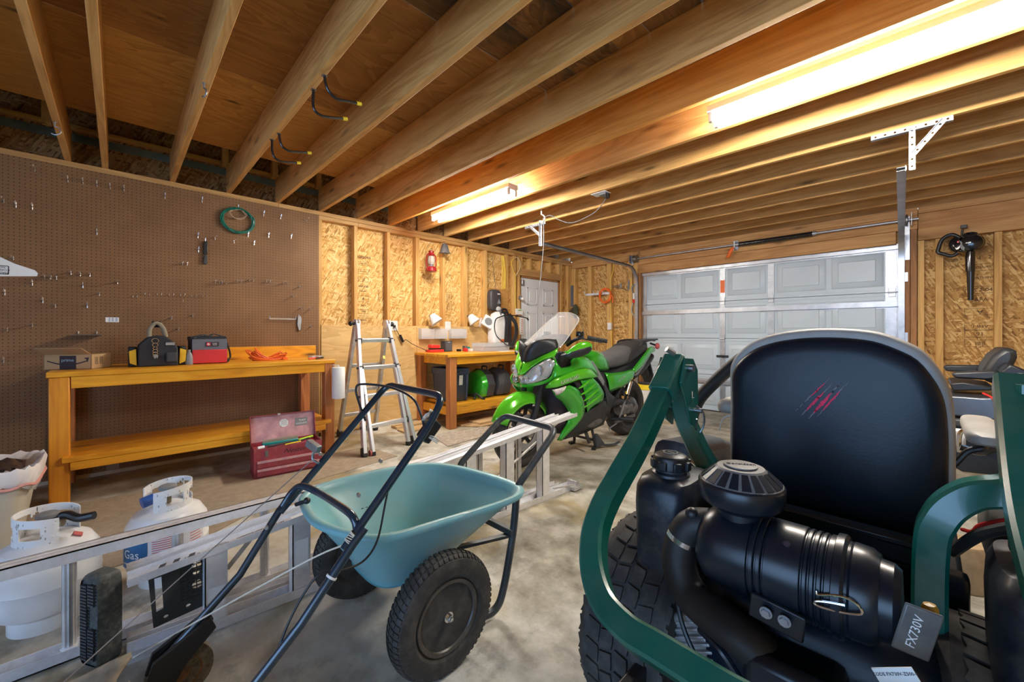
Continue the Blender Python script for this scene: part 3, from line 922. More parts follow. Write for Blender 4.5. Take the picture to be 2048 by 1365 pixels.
for s in (1, -1):
    f = (lambda p: Vector(p)) if s == 1 else (lambda p: mirx(p) + Vector((.046, 0, 0)))
    top = Vector((xl, HY, HZ))
    dv = (left[1] - left[0]).normalized()
    # sleeve channel around the top of the arm
    m = MB(); m.sweep([f(left[0] - dv * .012), f(left[0] + dv * .13)], sq(.0325), up=hn)
    part('hinge_sleeve', m, M_green, mow, bevel=.002)
    X = xl + .034
    q = [(X, y, z) for y, z in ((1.235, 1.072), (1.29, 1.068), (1.325, 1.03), (1.33, .90), (1.315, .845), (1.27, .87), (1.235, .95), (1.20, 1.0))]
    hole = [(X, 1.295 + .009 * math.cos(a), 1.035 + .009 * math.sin(a)) for a in [2 * PI * k / 12 for k in range(12)]]
    hole2 = [(X, y, z) for y, z in ((1.27, .965), (1.305, .965), (1.305, .945), (1.285, .945), (1.285, .925), (1.27, .925))]
    m = MB(); o = MB().holed(q, [hole, hole2], (.008, 0, 0)); m.add([f(p) for p in o.v], o.f)
    q2 = [(p[0] - .075, p[1], p[2]) for p in q]
    o = MB().prism(q2, (.008, 0, 0)); m.add([f(p) for p in o.v], o.f)
    part('hinge_plate', m, M_green, mow, bevel=.0015)
    part('hinge_bolt', MB().cyl(f((X - .09, 1.262, 1.04)), f((X + .02, 1.262, 1.04)), .011, n=12).cyl(f((X - .02, 1.215, 1.085)), f((X - .035, 1.195, 1.10)), .009, n=8), M_steel_dk, mow)
    if s == 1: part('lock_pin', MB().tube([f(p) for p in catmull([(X + .012, 1.30, .92), (X + .03, 1.31, .90), (X + .028, 1.32, .86), (X + .015, 1.315, .83), (X + .012, 1.30, .85), (X + .018, 1.29, .88)], 5)], .003, 6).cyl(f((X - .08, 1.30, .905)), f((X + .03, 1.30, .905)), .007, n=10), M_steel_dk, mow)
    if s == 1:
        up = [Vector(p) for p in ((xl, 1.29, 1.03), (xl, 1.31, .90), (xl + .04, 1.31, .80), (xl + .11, 1.28, .70), (xl + .125, 1.27, .60), (xl + .125, 1.26, .28))]
    else:
        up = [Vector((aty(px, py, yy))) for px, py, yy in ((2074, 770, 1.22), (2072, 905, 1.22), (2035, 975, 1.20), (1940, 990, 1.19), (1880, 1035, 1.18), (1860, 1120, 1.18), (1860, 1420, 1.18))]
    part('roll_bar_post', MB().sweep(catmull(up, 8), sq(.0265), up=(0, -1, .02)), M_green, mow, angle=28)
# label on the arm
a, b = Vector((xl + .0275, 0, 0)), None
l0 = atx(1338, 812, xl + .0275); l1 = atx(1325, 893, xl + .0275)
da = Vector((0, -1, -SL)).normalized()
ca_ = Vector((xl + .0272, 1.11, HZ - SL * (HY - 1.11) + .002))
m = MB(); up_ = Vector((0, -SL, 1)).normalized()
m.prism([ca_ - da * .055 - up_ * .016, ca_ + da * .055 - up_ * .016, ca_ + da * .055 + up_ * .016, ca_ - da * .055 + up_ * .016], (.0006, 0, 0))
lab = part('warning_label', m, M_paper, mow, label='cream warning label')
Mt = frame(ca_ + Vector((.0009, 0, 0)), -da, up_)
m = MB()
for k, s in enumerate(('WARNING', 'KEEP ROLL BAR RAISED', 'USE SEAT BELT')):
    q = text_mb(s, .0085 if k == 0 else .0062, Mt @ Matrix.Translation((0, .009 - .009 * k, 0))); m.add(q.v, q.f)
part('label_text', m, M_ink, lab)

# --- air cleaner canister
CZ, CYY, CR = .662, 1.0, .087
xL, xR = aty(1402, 1080, CYY).x, aty(1762, 1150, CYY).x
Lc = xR - xL
pf = [(.0, 0), (.035, .002), (.060, .010), (.078, .026), (.0845, .045), (CR, .06)]
u = .118
for k in range(3): pf += [(CR, u), (CR - .004, u + .002), (CR - .004, u + .004), (CR + .001, u + .006), (CR + .001, u + .012)]; u += .013
pf += [(CR + .001, .205)]
u = .208
for k in range(4): pf += [(CR, u), (CR - .0035, u + .002), (CR - .0035, u + .004), (CR, u + .006)]; u += .011
pf += [(CR, u + .003), (CR + .006, u + .005), (CR + .007, u + .017), (CR + .002, u + .022), (CR - .003, u + .022), (CR - .004, u + .026), (CR - .002, u + .03), (CR - .004, Lc - .012), (CR - .012, Lc), (CR - .018, Lc), (CR - .020, Lc + .018), (CR - .028, Lc + .028), (.02, Lc + .030), (0, Lc + .03)]
can = part('air_filter_canister', MB().lathe((xL, CYY, CZ), (1, 0, 0), pf, 48), M_can, mow, label='black air filter canister', angle=30)
part('vacuator_hole', MB().cyl((xL + .185, CYY - .055, CZ + .068), (xL + .185, CYY - .058, CZ + .0715), .006, n=12), M_ink, can)
# wire clamp
cp = [(1632, 1182), (1636, 1190), (1662, 1191), (1690, 1196), (1714, 1210), (1724, 1228), (1700, 1228), (1668, 1222), (1640, 1214), (1629, 1208), (1633, 1203), (1660, 1206), (1690, 1212)]
wp = [aty(px, py, CYY - CR - .006 + .004 * abs((py - 1205) / 40.0)) for px, py in cp]
part('wire_clamp', MB().tube(catmull(wp, 5), .0022, 8), M_chrome, can, label='chrome wire clamp')
# pre-cleaner
pc = aty(1481, 950, 1.0)
PX, PY = pc.x, 1.0
prof = [(.0, .70), (.044, .70), (.044, .752), (.050, .757), (.066, .762), (.080, .773), (.0855, .788), (.0862, .812), (.0835, .817)]
pre = part('pre_cleaner', MB().lathe((PX, PY, 0), (0, 0, 1), prof + [(.0825, .818), (0, .818)], 48), M_can, mow, label='mushroom shaped air pre-cleaner', angle=30)
m = MB()
tilt = 0
m.lathe((PX, PY, 0), (0, 0, 1), [(.082, .817), (.050, .846), (.047, .849), (.0, .851)], 48)
part('pre_cleaner_cap', m, M_fin, pre)
m = MB()
for k in range(20):
    a0 = 2 * PI * k / 20; a1 = a0 + 2 * PI / 20 * .72
    def pt(r, z, a): return (PX + r * math.cos(a), PY + r * math.sin(a), z + .0012)
    m.prism([pt(.080, .8188, a0), pt(.080, .8188, a1), pt(.0525, .8438, a1), pt(.0525, .8438, a0)], (0, 0, .0012))
part('cap_louvres', m, M_vback, pre)
part('cap_badge', MB().lathe((PX, PY, 0), (0, 0, 1), [(.034, .851), (.034, .8535), (.032, .854), (0, .854)], 32), M_fin, pre)
Mt = frame((PX, PY, .8545), (_ca, _sa, 0), (-_sa, _ca, 0)) @ Matrix.Rotation(R(-12), 4, 'Z')
part('cap_lettering', text_mb('Donaldson', .014, Mt, .0005, shear=.2), M_ink, pre)
part('band_clamp', MB().lathe((PX, PY, 0), (0, 0, 1), [(.041, .722), (.0425, .722), (.0425, .734), (.041, .734)], 32, closed=True), M_steel_dk, pre)
# elbow hose
hp = [aty(px, py, yy) for px, py, yy in ((1425, 1050, 1.0), (1385, 1052, .99), (1364, 1085, .985), (1358, 1130, .975), (1378, 1185, .96), (1428, 1232, .94), (1490, 1280, .93), (1535, 1330, .95), (1560, 1400, .98))]
part('intake_hose', MB().tube(catmull(hp, 8), .037, 20, scale=lambda t: 1.0 + .18 * t), M_hose, mow, label='black intake hose')
q = catmull(hp, 8); c = q[14]; dn = (q[15] - q[13]).normalized()
part('hose_clamp', MB().lathe(c - dn * .006, dn, [(.0385, 0), (.0405, 0), (.0405, .012), (.0385, .012)], 28, closed=True), M_chrome, mow, label='chrome hose clamp')
fp = aty(1384, 1028, .975)
part('breather_fitting', MB().tube([fp, fp + Vector((.045, .02, -.005))], .009, 10).sphere(fp, .015), M_black, mow)
# --- engine
m = MB()
m.loft([[Vector((MCX + .03 + x * a, 1.13 + y * a, z)) for x, y in ring2(.22, .15, 32, 3.5)] for z, a in ((.22, .8), (.25, .95), (.40, 1), (.52, .98), (.56, .85), (.575, .6))])
part('engine_shroud', m, M_vback, mow, angle=50)
m = MB()
m.box((-.26, .89, .34), (-.10, 1.0, .52)); m.box((-.10, .90, .24), (.05, 1.02, .50))
part('blower_housing', m, M_can, mow, bevel=.02)
for s, xc in ((-1, -.40), (1, .0)):
    m = MB()
    T = Matrix.Translation((xc, 1.06, .37)) @ Matrix.Rotation(R(28 * s), 4, 'Y')
    mm = MB(T)
    for k in range(9): mm.box((-.055, -.06, -.07 + k * .016), (.055, .06, -.063 + k * .016))
    mm.box((-.045, -.05, -.09), (.045, .05, .07))
    hd = part('cylinder_head', mm, M_cast, mow, label='cast aluminium cylinder head', bevel=.002)
    mc = MB(T); mc.box((-.058, -.064, .062), (.058, .064, .085))
    part('valve_cover', mc, M_cast, hd, bevel=.008)
# spec plate with the engine code on the right side
a = aty(1808, 1190, .93); b = aty(1905, 1290, .93)
T0 = frame(aty(1836, 1268, .93), (aty(1848, 1235, .93) - aty(1826, 1300, .93)), (-1, -.35, .25))
m = MB(); m.bx((.0, 0, -.004), (.085, .048, .006)); mm = MB(T0).add(m.v, m.f)
pl = part('engine_cover', mm, plain('dull engine shroud', (.13, .13, .13), .5, .4, var=.2, dust=.2), mow, label='dull grey engine cover plate', bevel=.003)
q = text_mb('FX730V', .0175, T0 @ Matrix.Translation((0, .004, .0)), .0004, shear=.15)
part('model_code', q, M_paper, pl)
a = aty(1762, 1354, .86); b = aty(1845, 1354, .86)
T1 = frame((a + b) / 2 + Vector((0, 0, -.012)), b - a, (0, 0, 1))
m = MB(T1); m.bx((0, 0, 0), ((b - a).length, .045, .002))
lb2 = part('code_label', m, M_paper, mow, label='white code label')
m = text_mb('CODE FX730V-Z500-S', .0062, T1 @ Matrix.Translation((0, .014, .0015)), .0003)
part('code_text', m, M_ink, lb2)
part('dipstick_cap', MB().lathe(aty(1866, 1262, .97), (-.1, 0, 1), [(.006, 0), (.007, .02), (.010, .024), (.011, .036), (.008, .042), (0, .044)], 16), plain('amber cap', (.42, .24, .02), .4), mow, label='yellow dipstick cap')
m = MB()
for px, py in ((1532, 1226), (1569, 1243)):
    p = aty(px, py, .905); m.cyl(p, p + Vector((0, -.008, 0)), .008, n=6)
    m.cyl(p, p + Vector((0, -.002, 0)), .011, n=16)
part('bracket_bolt', m, M_steel, mow)
m = MB().bar(aty(1500, 1205, .92), aty(1610, 1262, .92), .012, .05, up=(0, 0, 1))
part('canister_bracket', m, M_can, mow, bevel=.003)
for k, (pts_, rr, mt) in enumerate((([(1352, 1180, 1.0), (1362, 1240, .98), (1385, 1300, .97), (1420, 1360, .97)], .006, M_black), ([(1342, 1150, 1.02), (1328, 1220, 1.0), (1340, 1262, 1.0)], .007, M_black), ([(1400, 1260, .95), (1440, 1300, .92), (1480, 1360, .92)], .008, M_can))):
    part('engine_cable', MB().tube(catmull([aty(*p) for p in pts_], 6), rr, 8), mt, mow)
# frame, bumper and transmission plate
m = MB().box((-.50, .82, .20), (-.47, 1.5, .34)).box((.04, .82, .20), (.07, 1.5, .34)).box((-.50, .80, .18), (.07, .84, .27))
part('rear_frame', m, M_black, mow, bevel=.006)
# --- fuel tanks
for s in (-1, 1):
    xc = MCX + s * .285 + (.085 if s > 0 else 0)
    m = MB(); m.loft([[Vector((xc + x * a, 1.135 + y * a, z)) for x, y in ring2(.078, .12, 28, 4)] for z, a in ((.36, .7), (.38, .86), (.50, .95), (.68, 1.0), (.725, .97), (.748, .86), (.755, .55))])
    tk = part('fuel_tank', m, M_tank, mow, label='black plastic fuel tank', angle=50)
    part('tank_neck', MB().lathe((xc, 1.11, 0), (0, 0, 1), [(.052, .742), (.05, .76), (.044, .765), (.044, .78)], 24), M_tank, tk)
    m = MB().lathe((xc, 1.11, 0), (0, 0, 1), [(.0, .770), (.047, .770), (.047, .795), (.043, .806), (.03, .812), (0, .813)], 24)
    for k in range(8):
        a = 2 * PI * k / 8
        m.bx((xc + .048 * math.cos(a), 1.11 + .048 * math.sin(a), .784), (.012, .022, .024), Matrix.Rotation(a, 3, 'Z'))
    part('tank_cap', m, M_black, tk, bevel=.003)
    part('cap_sticker', MB().lathe((xc, 1.11, 0), (0, 0, 1), [(.020, .8125), (.020, .8145), (.016, .8147), (.016, .8125)], 24, closed=True).box((xc - .009, 1.106, .813), (xc + .009, 1.114, .8142)), M_fin, tk)
# --- rear tyres
def knobby(mb_t, cx, cy, cz, r, w, wheel=1):
    P = [(r * .50, -w * .42), (r * .62, -w * .47), (r * .80, -w * .50), (r * .93, -w * .47), (r * .975, -w * .40), (r * .985, 0), (r * .975, w * .40), (r * .93, w * .47), (r * .80, w * .50), (r * .62, w * .47), (r * .50, w * .42)]
    mb_t.lathe((cx, cy, cz), (1, 0, 0), P, 72, closed=False)
    n = 34
    cols = [(-.43, .13, .93), (-.26, .15, .985), (-.09, .14, .995), (.09, .14, .995), (.26, .15, .985), (.43, .13, .93)]
    for ci, (c, ww, rr) in enumerate(cols):
        for k in range(n):
            a = 2 * PI * (k + .5 * (ci % 2) + .15 * math.sin(ci * 2)) / n
            da = 2 * PI / n * .40
            x0, x1 = (c - ww / 2) * w, (c + ww / 2) * w
            vs = []
            tiltk = .35 if ci % 2 else -.35
            for rad in (r * rr * .985, r * rr * 1.012):
                for xx, aa in ((x0, a - da), (x1, a - da + da * tiltk), (x1 + .002, a), (x1, a + da + da * tiltk), (x0, a + da), (x0 + .006, a + da * .1)):
                    q = rad * (1.0 if abs(c) < .4 else (.985 if (abs(xx) > abs(c) * w) else 1.02))
                    vs.append((cx + xx, cy + q * math.cos(aa), cz + q * math.sin(aa)))
            m6 = 6
            mb_t.add(vs, [tuple(range(6))[::-1], tuple(range(6, 12))] + [(i, (i + 1) % 6, 6 + (i + 1) % 6, 6 + i) for i in range(6)])
for s in (-1, 1):
    xc = MCX + s * .345
    m = MB(); knobby(m, xc, 1.19, .288, .288, .245)
    ty = part('rear_tyre', m, M_rubber, mow, label='knobbly rear tyre', angle=25)
    part('wheel_rim', MB().lathe((xc - .105, 1.19, .288), (1, 0, 0), [(.04, .05), (.12, .04), (.15, 0), (.15, .21), (.12, .17), (.04, .16)], 36, closed=True), M_vgrey, ty)
for s in (-1, 1):
    xc = MCX + s * .24
    m = MB().lathe((xc - .05, 2.85, .14), (1, 0, 0), [(.07, 0), (.12, .0), (.14, .02), (.14, .08), (.12, .10), (.07, .10)], 32)
    part('caster_wheel', m, M_rubber, mow)
    part('caster_fork', MB().tube(fillet([(xc - .06, 2.85, .14), (xc - .06, 2.80, .31), (xc, 2.72, .32), (xc, 2.5, .2)], .03), .015), M_green, mow)
# control lever beside the seat
lv = [aty(px, py, 1.62) for px, py in ((1378, 862), (1390, 815), (1412, 782), (1478, 722), (1520, 700))]
part('control_lever', MB().tube(catmull(lv, 6), .0235, 14), M_hose, mow, label='padded black control lever')
part('throttle_handle', MB().tube([aty(1376, 916, 1.30), aty(1402, 938, 1.28)], .007, 8).bar(aty(1374, 913, 1.30), aty(1384, 922, 1.30), .02, .02), M_chrome, mow, label='chrome lever')
part('loose_wire', MB().tube(catmull([aty(px, py, 1.55) for px, py in ((1438, 862), (1441, 850), (1446, 838), (1458, 832), (1470, 832))], 5), .0025, 6), M_white, mow, label='thin white wire')
for pts_, rr, mt in (([(1905, 1105, 1.25), (1950, 1075, 1.15), (2000, 1060, 1.1), (2060, 1050, 1.05)], .010, M_hose), ([(1925, 1060, 1.3), (1945, 1064, 1.25), (1965, 1050, 1.2), (2050, 1035, 1.15)], .004, M_red)):
    part('battery_cable', MB().tube(catmull([aty(*p) for p in pts_], 6), rr, 8), mt, mow)

# ============================================================ wheelbarrow (two-wheel yard cart)
M_tub = plain('blue green poly tub', (.19, .43, .47), .38, var=.1, vs=3, dust=.22)
M_tubefr = plain('dark grey frame tube', (.05, .06, .07), .4, .3, var=.2, dust=.12)
wb_ = thing('wheelbarrow', 'blue-green two-wheel wheelbarrow with a loop handle, empty', 'wheelbarrow', (-1.45, .8, 0))
RZ = .505
rim_px = [(600, 1003), (622, 1042), (690, 1068), (770, 1076), (900, 1040), (1015, 1003), (1046, 983), (1030, 966), (950, 940), (885, 928), (820, 929), (720, 948), (640, 970), (606, 988)]
rimc = catmull([atz(px, py, RZ) for px, py in rim_px], 6, closed=True)
n = len(rimc)
cen = sum(rimc, Vector()) / n
bot_c = Vector((-1.47, .80, 0))
def tub_ring(t, z, inset=0.0):
    """t = 0 rim, 1 bottom outline"""
    r = []
    for p in rimc:
        d = Vector((p.x - cen.x, p.y - cen.y, 0))
        a = math.atan2(d.y, d.x)
        b = Vector((bot_c.x + .17 * math.copysign(abs(math.cos(a)) ** .6, math.cos(a)), bot_c.y + .155 * math.copysign(abs(math.sin(a)) ** .6, math.sin(a)), 0))
        q = Vector((p.x, p.y, 0)) * (1 - t) + b * t
        if inset:
            q -= (q - Vector((cen.x * (1 - t) + bot_c.x * t, cen.y * (1 - t) + bot_c.y * t, 0))).normalized() * inset
        r.append(Vector((q.x, q.y, z)))
    return r
def lip(o, z):
    r = []
    for p in rimc:
        d = Vector((p.x - cen.x, p.y - cen.y, 0)).normalized()
        r.append(Vector((p.x - d.x * (.02 - o), p.y - d.y * (.02 - o), z)))
    return r
ring = [tub_ring(1, .245)]
for t, z in ((.97, .246), (.90, .27), (.75, .31), (.5, .375), (.25, .437), (.08, .478)):
    ring.append(tub_ring(t, z, .012))
ring += [lip(.002, RZ - .016), lip(.018, RZ - .018), lip(.024, RZ - .006), lip(.018, RZ + .004), lip(.0, RZ + .004), lip(-.012, RZ - .004)]
for t, z in ((.08, .482), (.25, .442), (.5, .38), (.75, .316), (.90, .278), (.97, .256)):
    ring.append(tub_ring(t, z, .020))
ring.append(tub_ring(1, .252, .03))
tub = part('tub', MB().loft(ring), M_tub, wb_, label='blue-green plastic tub', angle=60)
# moulded ribs in the bottom and front bolt
m = MB()
for dx in (-.10, .10):
    m.bar((bot_c.x + dx, .62, .30), (bot_c.x + dx, .99, .30), .012, .012)
p = aty(904, 966, 1.15)
bw = aty(904, 967, 1.13)
part('tub_bolt', MB().cyl(bw, bw + Vector((0, -.02, .004)), .012, n=12).cyl(bw + Vector((0, .0, 0)), bw + Vector((0, -.008, .002)), .02, n=20), M_steel_dk, tub)
RX, LX = -1.20, -1.60
def side_path(X, s):
    return [(X, 1.455, .70), (X, 1.20, .50), (X - .01 * s, 1.19, .32), (X - .01 * s, 1.14, .12), (X - .01 * s, 1.10, .022), (X - .03 * s, .98, .03), (X - .04 * s, .80, .19)]
pr_ = side_path(RX, 1); pl_ = side_path(LX, -1)
full = [Vector(p) for p in reversed(pr_)] + [Vector((LX, 1.50, .70))] + [Vector(p) for p in pl_[1:]]
full[6] = Vector((RX, 1.46, .70))
path = fillet(full, [0, .05, .06, .1, .06, .03, .055, .055, .03, .06, .1, .06, .05, 0], 8)
part('handle_frame', MB().tube(path, .0155, 14), M_tubefr, wb_, label='grey tubular handle and legs')
part('cross_brace', MB().box((LX, 1.165, .300), (RX, 1.19, .325)).bar((LX + .02, 1.17, .30), (LX + .14, .98, .27), .03, .012).bar((RX - .02, 1.17, .30), (RX - .14, .98, .27), .03, .012), M_tubefr, wb_, bevel=.003)
part('axle_bracket', MB().bar((-1.58, .80, .235), (-1.58, .80, .19), .05, .03).bar((-1.30, .80, .235), (-1.30, .80, .19), .05, .03).box((-1.62, .74, .225), (-1.27, .86, .240)), M_steel_dk, wb_, bevel=.003)
part('axle', MB().cyl((-1.75, .775, .195), (-1.10, .79, .195), .009, n=12), M_steel, wb_)
M_rim = plain('dark brown wheel plastic', (.05, .042, .036), .4, var=.2, dust=.15)
for X, Y, s in ((-1.148, .79, 1), (-1.74, .765, -1)):
    m = MB()
    r_, w_ = .197, .085
    T = [(r_ * .60, -w_ * .36), (r_ * .68, -w_ * .48), (r_ * .82, -w_ * .52), (r_ * .93, -w_ * .44), (r_ * .985, -w_ * .25), (r_, 0), (r_ * .985, w_ * .25), (r_ * .93, w_ * .44), (r_ * .82, w_ * .52), (r_ * .68, w_ * .48), (r_ * .60, w_ * .36)]
    m.lathe((X, Y, .197), (1, 0, 0), T, 64)
    for k in range(60):
        a = 2 * PI * k / 60
        for sx in (-1, 1):
            for (u0, u1, ra, rb) in ((.04, .22, 1.0, .988), (.25, .42, .984, .95)):
                vs = []
                for rr in (0, 1):
                    for xx, rad in ((u0, ra), (u1, rb)):
                        for da in (-.028, .028):
                            q = r_ * rad * (.985 if rr == 0 else 1.014)
                            aa = a + da + (xx * sx) * .12
                            vs.append((X + sx * xx * w_, Y + q * math.cos(aa), .197 + q * math.sin(aa)))
                m.add(vs, [(0, 1, 3, 2), (4, 6, 7, 5), (0, 4, 5, 1), (2, 3, 7, 6), (0, 2, 6, 4), (1, 5, 7, 3)])
    ty = part('tyre', m, M_rubber, wb_, angle=25, label='black air-filled tyre')
    prf = [(.0, .030 * s), (.022, .030 * s), (.024, .012 * s), (.05, .006 * s), (.095, .010 * s), (.100, .022 * s), (.108, .036 * s), (.119, .038 * s), (.121, .02 * s), (.121, -.02 * s), (0, -.02 * s)]
    part('wheel_disc', MB().lathe((X, Y, .197), (1, 0, 0), prf, 48), M_rim, ty, label='dark ribbed wheel disc')
    part('hub_nut', MB().cyl((X + .03 * s, Y, .197), (X + .036 * s, Y, .197), .017, n=20).cyl((X + .036 * s, Y, .197), (X + .046 * s, Y, .197), .0105, n=6).cyl((X + .046 * s, Y, .197), (X + .053 * s, Y, .197), .006, n=12), M_chrome, ty)

# ============================================================ push mower with folding handle
M_blue = plain('dark blue handle paint', (.012, .035, .065), .22, .2, coat=.6, var=.2, dust=.04)
pm = thing('push_mower', 'walk-behind lawn mower with a dark blue tubular handle reaching over the wheelbarrow', 'lawn mower', (-1.4, -.15, 0))
xr, xl2 = -1.19, -1.605
Rp = [atx(885, 793, xr), atx(868, 850, xr), atx(700, 1083, xr), atx(600, 1245, xr), atx(500, 1382, xr)]
Lp = [atx(762, 776, xl2), atx(700, 845, xl2), atx(560, 1025, xl2), atx(480, 1150, xl2), atx(318, 1332, xl2)]
top = Rp[0].copy(); topL = Lp[0].copy()
topL.z = .928; top.z = .925; topL.y = top.y = .822
hp = [Rp[2] + Vector((0, .012, .02)), Rp[1], top, topL, Lp[2] + Vector((0, .03, .04))]
path = fillet([Rp[2] + (Rp[1] - Rp[2]) * -.06, Vector((xr, .765, .83)), top + Vector((0, .0, .0)), topL, Lp[2]], [0, .08, .05, .05, 0], 8)
part('upper_handle', MB().tube(path, .0128, 14), M_blue, pm, label='blue-black tubular upper handle')
part('lower_handle', MB().tube([Rp[2] + (Rp[1] - Rp[2]) * .12 + Vector((.024, 0, 0)), Rp[2] + Vector((.022, 0, 0)), Rp[3] + Vector((.01, 0, 0)), Rp[4]], .0125, 14), M_blue, pm)
part('lower_handle', MB().tube([Lp[2] + (Lp[1] - Lp[2]) * .10 + Vector((-.012, 0, 0)), Lp[2] + Vector((-.012, 0, 0)), Lp[3], Lp[4]], .0125, 14), M_blue, pm)
br = [atx(566, 1012, -1.60), atx(584, 985, -1.585), atx(604, 973, -1.55), atx(640, 988, -1.46), atx(690, 1020, -1.27), atx(708, 1038, -1.215), atx(713, 1060, -1.20), atx(706, 1078, -1.195)]
part('handle_brace', MB().tube(catmull(br, 6), .0115, 14), M_blue, pm)
part('brace_knob', MB().cyl(atx(592, 1010, -1.59), atx(614, 1002, -1.55), .007, n=10).sphere(atx(614, 1002, -1.55), .012), M_black, pm)
bail = [atx(731, 842, -1.6), atx(716, 800, -1.6), atx(712, 778, -1.6), atx(722, 769, -1.58), atx(765, 772, -1.5), atx(800, 782, -1.38), atx(828, 800, -1.26), atx(842, 830, -1.22), atx(848, 852, -1.20)]
part('brake_lever', MB().tube(catmull(bail, 6), .0045, 10), M_black, pm, label='thin black brake lever')
m = MB(frame(atx(862, 860, -1.205), Rp[1] - Rp[2], (0, -.6, .8)))
m.box((-.045, -.02, -.016), (.035, .03, .016))
cb = part('control_box', m, M_black, pm, bevel=.006)
m = MB(frame(atx(852, 838, -1.20), (.3, .6, .75), (.5, -.7, .5)))
m.grid([[(.012 * i, .011 * j, .004 * math.sin(i * 2.2 + j * 1.7)) for i in range(-1, 4)] for j in range(-1, 3)])
part('paper_tag', m, M_paper, pm, label='crumpled white tag', solid=.001)
# twine wraps
M_twine = plain('white twine', (.72, .68, .58), .8, var=.15)
m = MB()
cdir = (Rp[1] - Rp[2]).normalized()
for c, nn_, r0 in ((Rp[2] + cdir * .012, 7, .019), (atx(866, 878, xr), 3, .018)):
    for k in range(nn_):
        cc = c + cdir * (.004 * (k - nn_ / 2)) + Vector((.006, 0, 0))
        a1 = cdir.orthogonal().normalized(); b1 = cdir.cross(a1)
        m.tube([cc + a1 * (r0 * 1.0 * math.cos(q)) + b1 * (r0 * math.sin(q)) + cdir * (.003 * math.sin(q + k)) for q in [2 * PI * i / 16 for i in range(16)]], .0016, 6, closed=True)
part('twine_wrap', m, M_twine, pm, label='white twine wrapped round the handle')
zt = Rp[2] + (Rp[3] - Rp[2]) * .42 + Vector((.016, 0, 0)); zd = (Rp[3] - Rp[2]).normalized()
part('cable_tie', MB().lathe(zt, zd, [(.0135, 0), (.0155, 0), (.0155, .006), (.0135, .006)], 18, closed=True), M_white, pm)
for c in (atx(722, 985, xr), atx(765, 918, xr), atx(540, 1050, xl2), atx(645, 905, xl2)):
    part('handle_bolt', MB().cyl(c + Vector((.01, -.012, 0)), c + Vector((.022, -.016, 0)), .006, n=8), M_steel, pm)
# rope guide on the left leg
g = atx(634, 898, xl2 + .02)
T = frame(g + Vector((.0, -.03, .01)), (.75, .1, -.2), (0, .2, 1))
m = MB(T); m.holed([(-.022, -.011, 0), (.022, -.011, 0), (.022, .011, 0), (-.022, .011, 0)], [], (0, 0, .02))
m2 = MB(); gd_ = g + Vector((.0, -.05, .0))
part('rope_guide', MB().bar(g + Vector((-.035, -.02, .02)), g + Vector((.02, .0, .0)), .022, .026).tube(catmull([g + Vector((-.005, -.01, -.01)), g + Vector((-.01, -.012, -.03)), g + Vector((-.005, -.01, -.042)), g + Vector((.02, 0, -.05))], 4), .005, 8), M_steel_dk, pm, bevel=.002)
part('starter_cord', MB().tube([g + Vector((-.01, -.012, -.04)), atx(390, 1130, -1.66), aty(120, 1372, -.11)], .0018, 6), plain('grey cord', (.32, .28, .27), .8), pm)
rp = [Rp[2] + Vector((.0, -.01, -.005)), atx(640, 1110, -1.27), atx(545, 1160, -1.42), atx(365, 1260, -1.6), aty(170, 1372, -.10)]
part('white_rope', MB().tube(catmull(rp, 6), .0026, 8), M_twine, pm, label='thin white rope')
cb2 = [atx(780, 960, -1.20), atx(770, 1010, -1.18), atx(755, 1080, -1.17), atx(730, 1120, -1.17), atx(690, 1140, -1.17), atx(640, 1150, -1.19), atx(610, 1185, -1.2), atx(580, 1240, -1.2), atx(555, 1300, -1.2), atx(520, 1365, -1.2)]
part('throttle_cable', MB().tube(catmull(cb2, 6), .0032, 8), M_black, pm)
# handle bracket, deck, wheels
bx0 = Lp[4]
m = MB().prism([atx(420, 1232, -1.585), atx(432, 1252, -1.585), atx(375, 1322, -1.585), atx(345, 1372, -1.585), atx(290, 1372, -1.585), atx(305, 1325, -1.585)], (.012, 0, 0))
m.prism([p + Vector((-.05, 0, 0)) for p in (atx(420, 1232, -1.585), atx(432, 1252, -1.585), atx(375, 1322, -1.585), atx(345, 1372, -1.585), atx(290, 1372, -1.585), atx(305, 1325, -1.585))], (.012, 0, 0))
part('handle_bracket', m, M_black, pm, bevel=.003)
M_deck = plain('grass stained deck', (.12, .09, .05), .8, var=.5, vs=20, bump=.5, bs=60)
m = MB(); m.loft([[Vector((-1.40 + x, -.22 + y, z)) for x, y in ring2(.24 * a, .27 * a, 40, 3)] for z, a in ((.06, 1), (.13, 1), (.16, .92), (.17, .7))])
part('mower_deck', m, M_deck, pm, angle=50)
m = MB(); m.loft([[Vector((-1.40 + x, -.24 + y, z)) for x, y in ring2(.12 * a, .12 * a, 28, 2.5)] for z, a in ((.17, 1), (.26, 1), (.30, .85), (.31, .5))])
part('engine_cowl', m, M_black, pm, angle=50)
M_grass = plain('dried clippings on rubber', (.16, .13, .09), .95, var=.6, vs=60, bump=1, bs=160, dust=.5)
M_hub = plain('rusty brown hub', (.22, .10, .04), .7, var=.4, vs=30)
for X, Y, hub in ((-1.64, .138, 1), (-1.20, .138, 1), (-1.61, -.46, 0), (-1.19, -.46, 0)):
    m = MB(); m.lathe((X - .022, Y, .086), (1, 0, 0), [(.04, 0), (.073, .0), (.084, .006), (.0855, .022), (.084, .038), (.073, .044), (.04, .044)], 36)
    w_ = part('wheel', m, M_grass, pm)
    part('wheel_hub', MB().lathe((X, Y, .086), (1, 0, 0), [(.015, .026), (.042, .014), (.050, .024), (.054, .024), (.054, -.022), (.0, -.022), (.0, .026)], 28), M_hub, w_)
cl = MB()
rows = []
